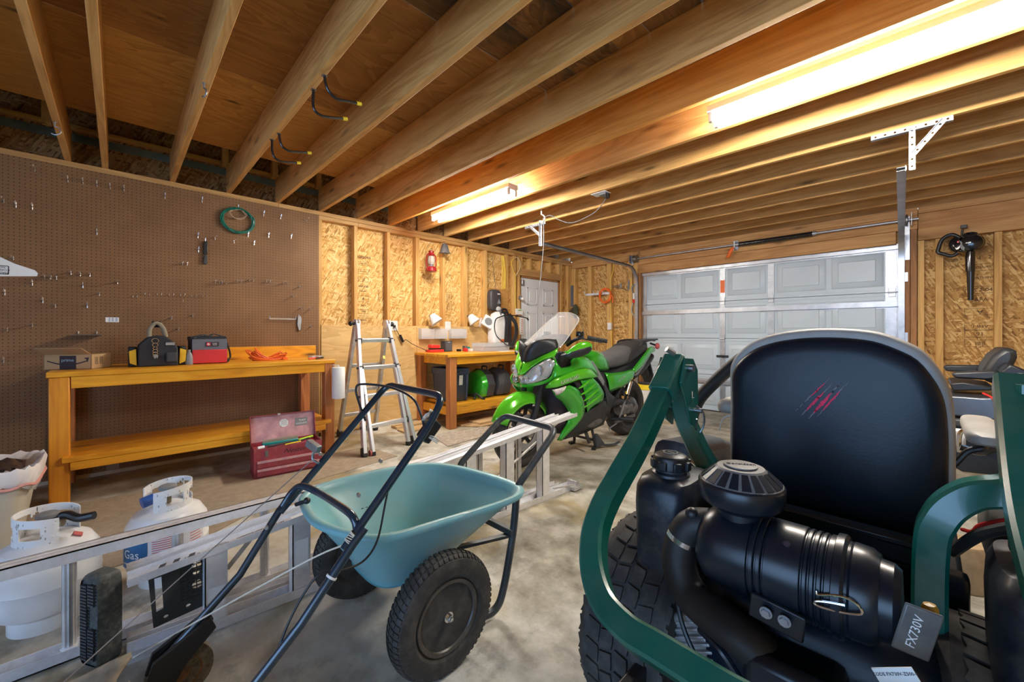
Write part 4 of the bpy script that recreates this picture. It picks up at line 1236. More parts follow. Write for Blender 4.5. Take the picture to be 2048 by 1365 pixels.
for i in range(9):
    rows.append([(-1.74 + .02 * j + .01 * math.sin(i), .01 - .030 * i + .02 * math.sin(j), .125 + .018 * math.sin(j * .9 + i * .5) + .014 * math.cos(i * .8)) for j in range(8)])
cl.grid(rows)
part('rear_flap', cl, plain('weathered grey flap', (.30, .26, .20), .9, var=.4, vs=15, bump=.6, bs=40), pm, label='weathered grey-brown flap', solid=.012, angle=60)

# ============================================================ ladders lying on edge on the floor
def sx(Y): return -1.955 + .053 * Y
sl = thing('step_ladder', 'closed aluminium step ladder on its side with black plastic top cap and white-topped rails', 'ladder', (-1.9, 1.2, 0))
def stile(mb, a, b, w, h, up):
    """channel rail"""
    mb.sweep([a, b], [(-w / 2, -h / 2), (w / 2, -h / 2), (w / 2, -h / 2 + .004), (-w / 2 + .004, -h / 2 + .004), (-w / 2 + .004, h / 2 - .004), (w / 2, h / 2 - .004), (w / 2, h / 2), (-w / 2, h / 2)], up=up)
Y0, Y1 = .02, 2.42
# near (front) section: top rail and bottom rail
def topz(Y): return .282 + (.545 - .282) * (Y - Y0) / (Y1 - Y0)
for nm, off, yb in (('front', 0, Y1), ('rear', -.085, Y1 - .09)):
    A = Vector((sx(Y0) + off, Y0, topz(Y0))); B = Vector((sx(yb) + off, yb, topz(yb)))
    m = MB(); m.box((0, 0, 0), (0, 0, 0)) if False else None
    m.bar(A, B, .07 if nm == 'front' else .045, .004); m.bar(A + Vector((.033 if nm == 'front' else .02, 0, -.0)), B + Vector((.033 if nm == 'front' else .02, 0, 0)), .004, .026); m.bar(A + Vector((-.033 if nm == 'front' else -.02, 0, 0)), B + Vector((-.033 if nm == 'front' else -.02, 0, 0)), .004, .026)
    part(nm + '_rail', m, M_alu, sl)
    A = Vector((sx(Y0) + off, Y0, .022)); B = Vector((sx(yb) + off, yb, .022))
    m = MB(); m.bar(A + Vector((0, 0, -.018)), B + Vector((0, 0, -.018)), .07 if nm == 'front' else .045, .004); m.bar(A + Vector((.033 if nm == 'front' else .02, 0, 0)), B + Vector((.033 if nm == 'front' else .02, 0, 0)), .004, .036); m.bar(A + Vector((-.033 if nm == 'front' else -.02, 0, 0)), B + Vector((-.033 if nm == 'front' else -.02, 0, 0)), .004, .036)
    part(nm + '_rail', m, M_alu, sl)
for k, Y in enumerate((.275, .575, .875, 1.175, 1.475, 1.775, 2.10)):
    X = sx(Y); zt_ = topz(Y) - .004
    m = MB(); 
    m.box((X - .028, Y - .042, .008), (X + .03, Y - .038, zt_)); m.box((X + .026, Y - .042, .008), (X + .030, Y + .03, zt_)); m.box((X - .028, Y - .042, .008), (X - .024, Y + .012, zt_))
    st = part('step', m, M_alu, sl)
    if k < 2:
        part('step_label', MB().box((X + .0302, Y - .032, zt_ - .30 + .09 * k), (X + .0308, Y + .022, zt_ - .14 + .05 * k)), M_paper, st, label='white safety label')
    # gusset braces
    if k in (0, 6):
        part('gusset', MB().bar((X + .015, Y + .03, zt_ - .09), (X + .015, Y + .12, zt_ + .01), .003, .018), M_alu_dk, sl)
for Y in (.62, 1.12, 1.62, 1.95, 2.2):
    X = sx(Y) - .085
    part('rear_bar', MB().box((X - .01, Y - .018, .02), (X + .01, Y - .015, topz(Y))).box((X + .007, Y - .018, .02), (X + .01, Y + .018, topz(Y))), M_alu_dk, sl)
for a, b in (((1.70, .20), (2.38, .52)), ((1.2, .42), (1.72, .16))):
    part('diagonal_brace', MB().tube([(sx(a[0]) - .055, a[0], a[1]), (sx(b[0]) - .055, b[0], b[1])], .008, 8), M_alu_dk, sl)
part('spreader_bar', MB().tube([(sx(2.2) + .0, 2.2, .045), (sx(2.4) + .06, 2.36, .05)], .007, 8).box((sx(2.38) + .03, 2.34, .01), (sx(2.38) + .075, 2.44, .03)), M_alu_dk, sl)
part('foot', MB().box((sx(Y1) - .04, Y1 - .03, 0), (sx(Y1) + .045, Y1 + .012, .06)), M_alu_dk, sl, bevel=.004)
# labels on top rail
ra = Vector((sx(Y0), Y0, topz(Y0) + .0022)); rb = Vector((sx(Y1), Y1, topz(Y1) + .0022)); rd = (rb - ra)
Mr = frame(ra + rd * .14 + Vector((.006, 0, .0005)), rd, (-1, 0, 0))
lm = MB()
for s, sz, u, v in (('TYPE II', .016, -.16, .0), ('MAXIMUM', .008, -.07, .012), ('DUTY RATING', .008, -.07, .002), ('WORKING LOAD', .012, .03, .006), ('225 LBS', .014, .13, .004)):
    q = text_mb(s, sz, Mr @ Matrix.Translation((u, v, 0)), .0002); lm.add(q.v, q.f)
part('rail_lettering', lm, M_ink, sl)
m = MB()
for u in (-.25, -.21, -.165): m.prism([Mr @ Vector(c) for c in ((u - .012, -.025, .0002), (u + .006, -.025, .0002), (u + .018, .02, .0002), (u, .02, .0002))], Mr.to_3x3() @ Vector((0, 0, .0006)))
part('tape_marks', m, M_dkgrey, sl)
part('rail_sticker', MB().prism([Mr @ Vector(c) for c in ((.18, -.02, .0002), (.30, -.02, .0002), (.30, .018, .0002), (.18, .018, .0002))], Mr.to_3x3() @ Vector((0, 0, .0006))), M_paper, sl)
# black top cap
CT = Matrix.Translation((-1.948, -.045, 0)) @ Matrix.Rotation(R(30), 4, 'Z')
m = MB(CT); cx_ = -.048
m.loft([[Vector((cx_ + x, Y, .160 + z)) for x, z in ring2(.048 * a, .157 * a, 40, 7)] for Y, a in ((-.0, .95), (-.006, .92), (.004, .985), (.014, 1.0), (.055, 1.0), (.062, .97))])
cp = part('top_cap', m, plain('black fibre cap', (.045, .052, .05), .6, var=.3, vs=20, bump=.6, bs=120, dust=.25), sl, label='black plastic top cap', angle=50)
m = MB(CT)
for i in range(2):
    for k in range(24):
        z = .035 + k * .0108 + (.005 if i % 2 else 0)
        if .14 < z < .22 and i == 1: continue
        m.box((cx_ - .036 + i * .036, -.010, z - .003), (cx_ - .006 + i * .036, -.005, z + .003))
part('cap_ribs', m, M_dkgrey, cp)
# paint tray shelf
tx = sx(.15) - .03
def tp(y, z): return (tx, y, z)
outl = [tp(.075, .262), tp(.245, .285), tp(.245, .085), tp(.09, .07)]
def circ(y, z, r, n=14): return [tp(y + r * math.cos(2 * PI * k / n), z + r * math.sin(2 * PI * k / n)) for k in range(n)]
m = MB().holed(outl, [[tp(.092, .25), tp(.112, .25), tp(.118, .125), tp(.098, .12)], circ(.215, .25, .016), circ(.218, .175, .018), circ(.125, .095, .008), circ(.19, .105, .008), circ(.214, .222, .011)], (.012, 0, 0))
for k in range(10):
    m.box((tx + .012, .165, .13 + k * .014), (tx + .015, .24, .134 + k * .014))
for k in range(5):
    m.box((tx + .012, .165 + k * .016, .13), (tx + .015, .168 + k * .016, .27))
part('tool_tray', m, plain('dark olive tray', (.03, .03, .024), .6, var=.3, vs=20, bump=.4, bs=120), sl, label='black plastic tool tray')

# straight ladder behind
rl = thing('straight_ladder', 'aluminium straight ladder with round fluted rungs, on edge behind the black-capped step ladder', 'ladder', (-2.11, .3, 0))
XL_ = -2.12
Ya, Yb = -.98, 1.40
for z in (.022, .362):
    m = MB()
    s = 1 if z > .1 else -1
    m.box((XL_ - .032, Ya, z + s * .018 - .002), (XL_ + .032, Yb, z + s * .018 + .002))
    for xx in (-.032, .028):
        m.box((XL_ + xx, Ya, z - .020), (XL_ + xx + .004, Yb, z + .020))
    for xx in (-.012, .012):
        m.box((XL_ + xx - .003, Ya, z + s * .018), (XL_ + xx + .003, Yb, z + s * .0215))
    part('side_rail', m, M_alu, rl)
for k, Y in enumerate([-.722, -.427, -.126, .170, .478, .775, 1.072, 1.345]):
    prof = []
    for q in range(36):
        a = 2 * PI * q / 36
        r_ = .0175 + (.0012 if q % 3 == 0 else 0)
        prof.append((r_ * math.cos(a), r_ * math.sin(a)))
    m = MB(); m.loft([[Vector((XL_ + .002 + x, Y + y, z)) for x, y in prof] for z in (.030, .355)])
    rg_ = part('rung', m, M_alu_dk, rl, angle=20)
    for zc in (.036, .342): part('rung_collar', MB().cyl((XL_ + .002, Y, zc), (XL_ + .002, Y, zc + .008), .023, n=20), M_alu, rg_)
part('end_bar', MB().box((XL_ - .02, Yb - .004, .006), (XL_ + .02, Yb, .38)), M_alu, rl)

# ============================================================ pegboard and everything hung on it
PF = -4.655   # face of the pegboard
peg = single('pegboard', MB().box((PF - .006, -1.6, .012), (PF, 1.573, 2.443)), M_peg, 'large brown pegboard panel covering the wall behind the long amber workbench', 'pegboard')
def px_peg(px, py): return atx(px, py, PF)
HOOK = {}
def hook_mesh(kind):
    m = MB()
    if kind == 'short':      # short j hook seen from the front as a bright stub
        m.tube(fillet([(0, 0, 0), (.035, 0, -.002), (.042, 0, .024)], .008, 4), .0036, 8)
        m.tube([(.001, 0, -.022), (.002, 0, .02)], .0036, 8)
    elif kind == 'long':
        m.tube(fillet([(0, 0, 0), (.085, 0, 0), (.092, 0, .014)], .008, 4), .003, 8)
        m.tube([(.003, -.022, .001), (.003, .022, .001)], .0018, 6); m.tube([(.002, 0, -.016), (.002, 0, .012)], .003, 6)
    elif kind == 'double':
        for y in (-.016, .016):
            m.tube(fillet([(0, y, 0), (.06, y, 0), (.068, y, .014)], .008, 4), .003, 8)
            m.tube([(.002, y, -.014), (.002, y, .014)], .0024, 6)
        m.tube([(.003, -.022, .001), (.003, .022, .001)], .0018, 6)
    elif kind == 'straight':
        m.tube([(0, 0, 0), (.03, 0, .004)], .0022, 8); m.sphere((.031, 0, .004), .0035, 8, 6)
        m.tube([(.002, 0, -.008), (.002, 0, .008)], .002, 6)
    return m
M_hook = plain('zinc wire', (.70, .70, .72), .25, .85, var=.1)
def hook(kind, px, py, label, group):
    p = px_peg(px, py)
    m = hook_mesh(kind)
    key = kind
    if key not in HOOK:
        me = _mesh('peg_hook', m, M_hook, (0, 0, 0)); HOOK[key] = me
    o = bpy.data.objects.new('peg_hook', HOOK[key]); o.location = (p.x + .0005, p.y, p.z); COL.objects.link(o)
    o['label'] = label; o['category'] = 'hook'; o['group'] = group
    return o
ORD = ['first', 'second', 'third', 'fourth', 'fifth', 'sixth', 'seventh', 'eighth', 'ninth', 'tenth', 'eleventh', 'twelfth', 'thirteenth', 'fourteenth', 'fifteenth']
def hook_row(kind, pts, where, group, kindword, way='left'):
    pts = sorted(pts, key=lambda p: p[0] if way == 'left' else p[1])
    for i, (x, y) in enumerate(pts):
        hook(kind, x, y, kindword + ' ' + where + (', ' + ORD[i] + ' from the ' + way if len(pts) > 1 else ''), group)
hook_row('short', [(136, 360), (166, 364), (194, 369), (220, 374), (248, 378)], 'just under the top plate', 'top row of short peg hooks', 'short peg hook')
hook_row('short', [(330, 393), (404, 401)], 'under the top plate left of the green coil', 'pair of short peg hooks left of the coil', 'short peg hook')
hook_row('short', [(527, 428), (561, 435)], 'high on the board right of the green coil', 'pair of short peg hooks right of the coil', 'short peg hook')
hook_row('short', [(32, 410), (65, 414)], 'at the upper far left of the board', 'far left short peg hooks', 'short peg hook')
hook_row('short', [(194, 465)], 'alone in the upper left middle of the board', 'short peg hooks', 'short peg hook')
hook_row('short', [(396, 472), (397, 500)], 'left of the hanging black tool', 'short peg hooks by the black tool', 'short peg hook')
hook_row('short', [(496, 470), (537, 471), (582, 474)], 'in the row below the green coil', 'short peg hooks below the coil', 'short peg hook')
hook_row('short', [(508, 487)], 'just under the row below the green coil', 'short peg hooks', 'short peg hook')
hook_row('short', [(65, 566), (10, 585), (86, 601), (166, 571), (175, 611)], 'around the lower left of the board', 'short peg hooks lower left', 'short peg hook')
hook_row('short', [(8, 720)], 'low at the left edge beside the cardboard box', 'short peg hooks', 'short peg hook')
hook_row('long', [(142, 546), (161, 549), (180, 550)], 'in a line above the cardboard box', 'long peg hooks left middle', 'long peg hook')
hook_row('long', [(235, 565), (199, 588), (111, 612)], 'stepping down towards the left above the white label', 'long peg hooks stepping down', 'long peg hook')
hook_row('long', [(65, 650), (15, 659)], 'low at the far left of the board', 'long peg hooks far left', 'long peg hook')
hook_row('long', [(27, 517), (70, 340), (8, 402)], 'at the left edge near the white card', 'thin long peg hooks upper left', 'thin peg hook')
hook_row('long', [(343, 636), (386, 631)], 'above the two tool bags', 'long peg hooks above the bags', 'long peg hook')
hook_row('long', [(357, 658)], 'between the two tool bags', 'long peg hooks', 'long peg hook')
hook_row('long', [(430, 477), (468, 484)], 'right of the hanging black tool', 'long peg hooks by the black tool', 'long peg hook')
hook_row('long', [(612, 441)], 'at the upper right corner of the board', 'long peg hooks', 'long peg hook')
hook_row('long', [(600, 573), (586, 592), (602, 616), (621, 617), (622, 652)], 'near the right edge of the board', 'long peg hooks at the right edge', 'long peg hook', 'top')
hook_row('double', [(370, 528)], 'left of the black tool, lower', 'double peg hooks', 'double peg hook')
hook_row('double', [(435, 564), (448, 566), (478, 563), (503, 561), (537, 563), (571, 566)], 'in the middle row, right half', 'double peg hooks in the middle row', 'double peg hook')
hook_row('double', [(96, 555), (107, 556)], 'right of the white card', 'double peg hooks beside the card', 'double peg hook')
hook_row('straight', [(266, 593), (274, 593), (290, 588), (299, 589), (314, 589), (323, 589), (338, 590), (347, 590), (361, 591), (369, 590), (383, 592), (392, 592), (405, 593), (413, 593)], 'in the long centre row', 'row of small pins', 'small peg pin')
hook_row('straight', [(458, 597), (366, 602)], 'just below the long centre row', 'pins below the centre row', 'single small peg pin')
# small wire shelf with two uprights, wire tool rack, hanging tools, coil, labels
p0, p1 = px_peg(143, 670), px_peg(205, 670)
t = thing('peg_shelf', 'thin dark peg shelf with two upright pins above the cardboard box', 'shelf', (PF, p0.y, p0.z))
part('ledge', MB().box((PF + .0005, p0.y - .0, p0.z - .004), (PF + .12, p1.y, p0.z)), M_steel_dk, t, bevel=.001)
for px in (157, 194):
    q = px_peg(px, 667); part('upright_pin', MB().box((PF + .0005, q.y - .004, q.z - .006), (PF + .008, q.y + .004, q.z + .016)), M_hook, t, bevel=.001)
q0, q1 = px_peg(538, 637), px_peg(590, 640)
m = MB(); z = (q0.z + q1.z) / 2
m.box((PF + .0005, q0.y, z - .008), (PF + .003, q1.y, z + .008))
for k in range(9):
    y = q0.y + (q1.y - q0.y) * k / 8
    m.tube([(PF + .002, y, z), (PF + .03, y, z - .004)], .0025, 6)
m.tube([(PF + .03, q0.y, z - .004), (PF + .03, q1.y, z - .004)], .003, 8)
for q in (q0, q1): m.tube([(PF + .002, q.y, z), (PF + .028, q.y, z), (PF + .034, q.y, z + .03)], .003, 8)
single('tool_rack', m, M_hook, 'small zinc screwdriver rack low on the right of the pegboard', 'rack')
def outlined(name, pts, X, t, mat, label, cat, bevel=.001):
    P = [atx(px, py, X) for px, py in pts]
    return single(name, MB().prism(P, (t, 0, 0)), mat, label, cat, bevel=bevel)
# pocket knife style tool
a = thing('folding_tool', 'slim silver folding tool hanging right of the zinc rack', 'tool', px_peg(598, 648))
part('handle', MB().prism([atx(x, y, PF + .008) for x, y in ((595, 634), (601, 633), (603, 640), (601, 660), (597, 662), (594, 650))], (.012, 0, 0)), M_steel, a, bevel=.003)
part('grip', MB().prism([atx(x, y, PF + .009) for x, y in ((601.5, 640), (603.5, 642), (602, 660), (598, 663), (599, 655))], (.008, 0, 0)), M_black, a, bevel=.002)
part('hanging_loop', MB().tube([atx(598, 635, PF + .001), atx(598, 633, PF + .03), atx(598, 630, PF + .03)], .0025, 6), M_hook, a)
a = thing('utility_saw', 'black folding saw hanging below the pegboard hook row', 'saw', px_peg(411, 505))
part('handle', MB().prism([atx(x, y, PF + .008) for x, y in ((407, 483), (415, 483), (415, 510), (407, 510))], (.016, 0, 0)), M_black, a, bevel=.004)
part('grip', MB().prism([atx(x, y, PF + .008) for x, y in ((408, 511), (414, 511), (415, 527), (411, 530), (406, 526))], (.018, 0, 0)), M_dkgrey, a, bevel=.004)
part('hanging_hook', MB().tube(fillet([atx(411, 485, PF + .001), atx(411, 483, PF + .028), atx(411, 477, PF + .03)], .004, 4), .003, 6), M_hook, a)
# coil of green wire with beige string
cc = px_peg(475, 441)
t = thing('wire_coil', 'coil of green garden wire with beige string hanging on the pegboard', 'wire coil', cc)
m = MB(); rnd = random.Random(3)
for k in range(12):
    r_ = .126 + .016 * rnd.random() - .008; ph = rnd.random() * 6
    m.tube([(PF + .012 + .016 * rnd.random() + .004 * math.sin(q * 2 + ph), cc.y + (r_ + .008 * math.sin(2 * q + ph)) * math.cos(q), cc.z - .005 + (r_ * .9 + .006 * math.cos(3 * q + ph)) * math.sin(q)) for q in [2 * PI * i / 30 for i in range(30)]], .0048, 6, closed=True)
part('green_loops', m, plain('green wire coating', (.01, .16, .11), .35, var=.2), t)
m = MB()
for k in range(5):
    r_ = .05 + .02 * rnd.random(); ph = rnd.random() * 6
    m.tube([(PF + .03 + .01 * math.sin(q + ph), cc.y - .002 + (r_ * 1.1) * math.cos(q), cc.z + .055 + (r_ * .7) * math.sin(q) + .008 * math.sin(3 * q + ph)) for q in [2 * PI * i / 24 for i in range(24)]], .002, 6, closed=True)
part('string_loops', m, plain('beige string', (.5, .36, .25), .8), t, label='beige string loops')
part('coil_peg', MB().tube([(PF, cc.y, cc.z + .12), (PF + .05, cc.y, cc.z + .122), (PF + .055, cc.y, cc.z + .14)], .0025, 6), M_hook, t)
# white barcode style label and outlet
b0, b1 = px_peg(211, 635), px_peg(238, 645)
t = thing('sticker', 'small white printed sticker on the pegboard above the black tool bag', 'sticker', (PF, b0.y, b1.z))
part('paper', MB().box((PF + .0003, b0.y, b1.z), (PF + .0012, b1.y, b0.z)), M_paper, t)
m = MB(); w = b1.y - b0.y
for k, (u, v) in enumerate(((.22, .36), (.44, .62), (.72, .9))):
    for j in range(3):
        m.box((PF + .0013, b0.y + u * w, b1.z + .006 + j * .011), (PF + .0016, b0.y + v * w, b1.z + .013 + j * .011))
part('print', m, plain('blue grey print', (.25, .35, .5), .7), t)
o0, o1 = atx(212, 934, PF), atx(239, 948, PF)
t = thing('outlet', 'taupe electrical outlet low on the wall under the amber workbench', 'outlet', (PF, o0.y, o1.z))
part('plate', MB().box((PF + .0003, o0.y, o1.z - .01), (PF + .006, o1.y, o0.z + .01)), plain('taupe plate', (.36, .27, .20), .5), t, bevel=.002)
m = MB()
for u in (.28, .68):
    y = o0.y + (o1.y - o0.y) * u
    for dy in (-.007, .007): m.box((PF + .006, y + dy - .0015, (o0.z + o1.z) / 2 - .008), (PF + .0068, y + dy + .0015, (o0.z + o1.z) / 2 + .006))
part('slots', m, M_ink, t)
# white card at the left edge of the picture (sticks out from a hook)
Xc = -3.9
P = [atx(x, y, Xc) for x, y in ((-80, 470), (-20, 505), (30, 528), (70, 541), (76, 547), (74, 553), (-80, 553))]
t = thing('hanging_sign', 'white pointed card with a printed frame at the left edge, in front of the pegboard', 'sign', P[5])
cd = part('card', MB().prism(P, (.004, 0, 0)), M_paper, t)
m = MB(); q0, q1 = atx(-22, 530, Xc + .0045), atx(17, 549, Xc + .0045)
for a_, b_ in (((q0.y, q0.z), (q1.y, q0.z)), ((q1.y, q0.z), (q1.y, q1.z)), ((q1.y, q1.z), (q0.y, q1.z)), ((q0.y, q1.z), (q0.y, q0.z))):
    m.bar((Xc + .0045, a_[0], a_[1]), (Xc + .0045, b_[0], b_[1]), .004, .001, up=(1, 0, 0))
part('printed_frame', m, M_ink, t)
Mt = frame(atx(4, 537, Xc + .0048), (0, -1, 0), (0, 0, -1))
m = MB()
for k, s in enumerate(('NO', 'COARSE', 'MACH')):
    q = text_mb(s, .016, frame(atx(4, 534.5 + 5.5 * k, Xc + .0048), (0, 1, 0), (0, 0, 1)) @ Matrix.Rotation(PI, 4, 'Z'), .0003); m.add(q.v, q.f)
part('lettering', m, M_ink, t)
part('support_wire', MB().tube([atx(-60, 500, Xc + .002), (PF + .001, atx(-60, 500, Xc).y, atx(-60, 500, Xc).z + .02)], .003, 6), M_hook, t)

# ============================================================ long workbench
BZ = .89
t = thing('workbench', 'long amber workbench with a low shelf, standing against the pegboard', 'workbench', (-4.25, .6, 0))
YA, YB_ = -.33, 1.495
m = MB().box((-4.20, YA - .01, BZ - .036), (-3.975, YB_ + .0, BZ)); m2 = MB().box((-4.425, YA - .01, BZ - .036), (-4.204, YB_, BZ)); m3 = MB().box((-4.65, YA - .01, BZ - .036), (-4.429, YB_, BZ))
for q in (m, m2, m3): part('top_board', q, M_bench, t, bevel=.004)
part('back_board', MB().box((-4.654, .55, BZ + .0005), (-4.62, 1.53, BZ + .12)), M_bench, t, bevel=.003)
part('front_rail', MB().box((-4.02, YA + .10, BZ - .115), (-3.985, YB_ - .095, BZ - .037)), M_bench, t, bevel=.003)
part('end_rail', MB().box((-4.6, YB_ - .085, BZ - .125), (-4.0, YB_ - .05, BZ - .037)), M_bench, t, bevel=.003)
for (x0, x1, y0, y1, mt) in ((-4.075, -3.98, YA, YA + .095, M_benchZ), (-4.08, -3.985, YB_ - .092, YB_ - .002, M_benchR), (-4.63, -4.54, YA, YA + .09, M_benchR), (-4.63, -4.54, YB_ - .14, YB_ - .05, M_benchR)):
    part('leg', MB().box((x0, y0, 0), (x1, y1, BZ - .037)), mt, t, bevel=.006)
part('shelf_board', MB().box((-4.20, YA + .06, .325 - .036), (-3.94, YB_ - .05, .325)), M_bench, t, bevel=.004)
part('shelf_board', MB().box((-4.50, YA + .06, .325 - .036), (-4.205, YB_ - .05, .325)), M_bench, t, bevel=.004)
part('shelf_front_rail', MB().box((-3.975, YA + .098, .235), (-3.94, YB_ - .10, .288)), M_bench, t, bevel=.003)

# cardboard box
M_card = plain('corrugated cardboard', (.47, .31, .16), .8, var=.08, vs=4)
M_card_in = plain('cardboard inside', (.40, .26, .13), .85, var=.08, vs=4)
ca0 = atz(84, 742, BZ); c1 = atz(183, 739, BZ); c2 = atz(228, 735, BZ)
ca0 = Vector((-4.05, -.395, BZ)); c1 = Vector((-4.03, -.06, BZ)); 
yb0, yb1 = atx(84, 740, -4.02).y, atx(182, 738, -4.02).y
t = thing('cardboard_box', 'open shipping box with a black tape strip at the left end of the long workbench', 'box', (-4.2, (yb0 + yb1) / 2, BZ))
h = .105; xb0, xb1 = -4.22, -4.02; yb1 = -.14; yb0 = -.41
m = MB().box((xb1 - .004, yb0, BZ + .001), (xb1, yb1, BZ + h)).box((xb0, yb0, BZ + .001), (xb0 + .004, yb1, BZ + h)).box((xb0, yb0, BZ + .001), (xb1, yb0 + .004, BZ + h)).box((xb0, yb1 - .004, BZ + .001), (xb1, yb1, BZ + h)).box((xb0, yb0, BZ + .001), (xb1, yb1, BZ + .005))
body = part('carton', m, M_card, t)
zt_ = BZ + h
part('flap', MB().prism([(xb1 - .002, yb0 + .005, zt_), (xb1 - .002, yb1 - .005, zt_), (xb1 + .085, yb1 - .005, zt_ + .045), (xb1 + .085, yb0 + .005, zt_ + .045)], (0, .0, .004)), M_card_in, t)
part('flap', MB().prism([(xb0 + .002, yb0 + .005, zt_), (xb0 + .002, yb1 - .005, zt_), (xb0 + .10, yb1, zt_ - .02), (xb0 + .10, yb0, zt_ - .02)], (0, 0, .004)), M_card_in, t)
part('flap', MB().prism([(xb0 + .01, yb1 - .002, zt_), (xb1 - .01, yb1 - .002, zt_), (xb1 - .02, yb1 - .12, zt_ - .03), (xb0 + .02, yb1 - .12, zt_ - .03)], (0, 0, -.004)), M_card_in, t)
cy = yb0 + (yb1 - yb0) * .50
part('tape', MB().box((xb1, cy - .045, BZ + .003), (xb1 + .0008, cy + .048, zt_ - .008)), M_ink, body, label='black tape strip')
def face_text(s, size, y, z, X, mat, par, xs=1, name='lettering', shear=0):
    return part(name, text_mb(s, size, frame((X, y, z), (0, 1, 0), (0, 0, 1)), .0002, xs=xs, shear=shear), mat, par)
M_lb = plain('pale blue print', (.35, .5, .62), .6)
face_text('prime', .030, cy, BZ + .066, xb1 + .0011, M_lb, body)
m = MB()
sm = [Vector((xb1 + .0006, cy - .115 + .23 * k / 16, BZ + .062 - .028 * math.sin(PI * k / 16))) for k in range(17)]
for a_, b_ in zip(sm, sm[1:]): m.bar(a_, b_, .0004, .010 - .004 * abs((a_.y - cy) / .15), up=(0, 0, 1))
m.prism([(xb1 + .0004, cy + .092, BZ + .080), (xb1 + .0004, cy + .122, BZ + .085), (xb1 + .0004, cy + .114, BZ + .048), (xb1 + .0004, cy + .105, BZ + .072)], (.0004, 0, 0))
part('arrow_print', m, M_ink, body)
m = MB()
ye = yb1 + .0004
for k in range(2):
    x0 = xb1 - .035 - .045 * k
    for (u0, u1, v0, v1) in ((0, .026, 0, .003), (0, .026, .045, .048), (0, .003, 0, .048), (.023, .026, 0, .048), (.01, .014, .01, .04)):
        m.box((x0 - u1, ye, BZ + .035 + v0), (x0 - u0, ye + .0004, BZ + .035 + v1))
part('handling_marks', m, M_ink, body)
TB = Matrix.Translation((-4.115, -.14, 0)) @ Matrix.Rotation(R(-30), 4, 'Z') @ Matrix.Translation((-xb1, -yb1, 0))
for o_ in t.children_recursive: o_.data.transform(Matrix.Translation(-t.location) @ TB @ Matrix.Translation(t.location))
# soft tool bags
M_fab = plain('black woven nylon', (.020, .021, .025), .75, var=.2, bump=.5, bs=300)
M_fab2 = plain('charcoal nylon', (.045, .047, .052), .7, var=.15, bump=.5, bs=300)
M_yel = plain('yellow fabric', (.72, .44, .02), .7, var=.12, bump=.3, bs=250)
M_khaki = plain('khaki webbing', (.30, .25, .17), .85, var=.15, bump=.3, bs=200)
XF = -4.12
def ty(px, X=XF): return atx(px, 700, X).y
y0, y1 = ty(276), ty(357)
t = thing('tool_bag', 'black tool bag with yellow side panels and a key ring hanging on the front', 'tool bag', ((XF - .12), (y0 + y1) / 2, BZ))
ym = (y0 + y1) / 2; hw = (y1 - y0) / 2
def bag_ring(X, s, zs=1.0):
    P = [(-1, 0), (-1.0, .11), (-.97, .165), (-.55, .222), (-.1, .236), (.3, .232), (.75, .19), (.97, .14), (1, .09), (1, 0)]
    return [Vector((X, ym + hw * s * u, BZ + .002 + (v * zs) * 1.0)) for u, v in P]
m = MB().loft([bag_ring(XF - .26, .94, .93), bag_ring(XF - .24, 1, .97), bag_ring(XF - .02, 1, 1), bag_ring(XF, .97, .98)])
body = part('bag_body', m, M_fab, t, angle=50, bevel=.006)
m = MB().tube(catmull([(XF - .10, ym - .05, BZ + .225), (XF - .10, ym - .045, BZ + .29), (XF - .10, ym - .01, BZ + .335), (XF - .10, ym + .03, BZ + .30), (XF - .10, ym + .05, BZ + .225)], 6), .014, 10)
m.tube(catmull([(XF - .16, ym - .05, BZ + .225), (XF - .15, ym - .045, BZ + .29), (XF - .13, ym - .0, BZ + .335), (XF - .15, ym + .03, BZ + .30), (XF - .16, ym + .05, BZ + .225)], 6), .014, 10)
part('carry_handle', m, M_khaki, t)
part('handle_wrap', MB().tube([(XF - .13, ym - .035, BZ + .325), (XF - .13, ym + .018, BZ + .325)], .026, 12), M_black, t)
for s, pt_ in ((-1, 'left'), (1, 'right')):
    yy = ym + s * hw
    m = MB(); m.loft([[Vector((XF - .13 + x * a, yy + s * (.028 + y * .5), BZ + .002 + z)) for x, y in ring2(.10, .05, 20, 4)] for z, a in ((0, .9), (.01, 1), (.12, 1.02), (.145, .95), (.148, .7))])
    part('side_pocket', m, M_fab, t, angle=50)
    m = MB().prism([(XF - .03, yy + s * .006, BZ + .01), (XF - .03, yy + s * .045, BZ + .03), (XF - .03, yy + s * .05, BZ + .12), (XF - .03, yy + s * .01, BZ + .135)], (.012, 0, 0))
    part('yellow_panel', m, M_yel, t, label='yellow fabric panel', bevel=.003)
m = MB()
for j in range(3):
    yy = ym + .44 * hw
    m.box((XF + .001, ym + .36 * hw, BZ + .03), (XF + .028, ym + .92 * hw, BZ + .105))
part('front_pocket', m, M_fab2, body, bevel=.008)
part('metal_clip', MB().box((XF + .0, ym + .34 * hw, BZ + .160), (XF + .006, ym + .80 * hw, BZ + .183)), M_steel, body, label='metal belt clip', bevel=.002)
kx = XF + .008; ky = ym - .18 * hw
m = MB()
for zc, r_ in ((.196, .020), (.165, .016), (.140, .012), (.118, .014), (.098, .014), (.082, .012)):
    m.tube([(kx + (.004 if int(zc * 1000) % 2 else 0), ky + r_ * math.cos(q), BZ + zc + r_ * .9 * math.sin(q)) for q in [2 * PI * i / 14 for i in range(14)]], .003, 6, closed=True)
part('key_ring', m, M_chrome, body, label='chrome rings and keys')
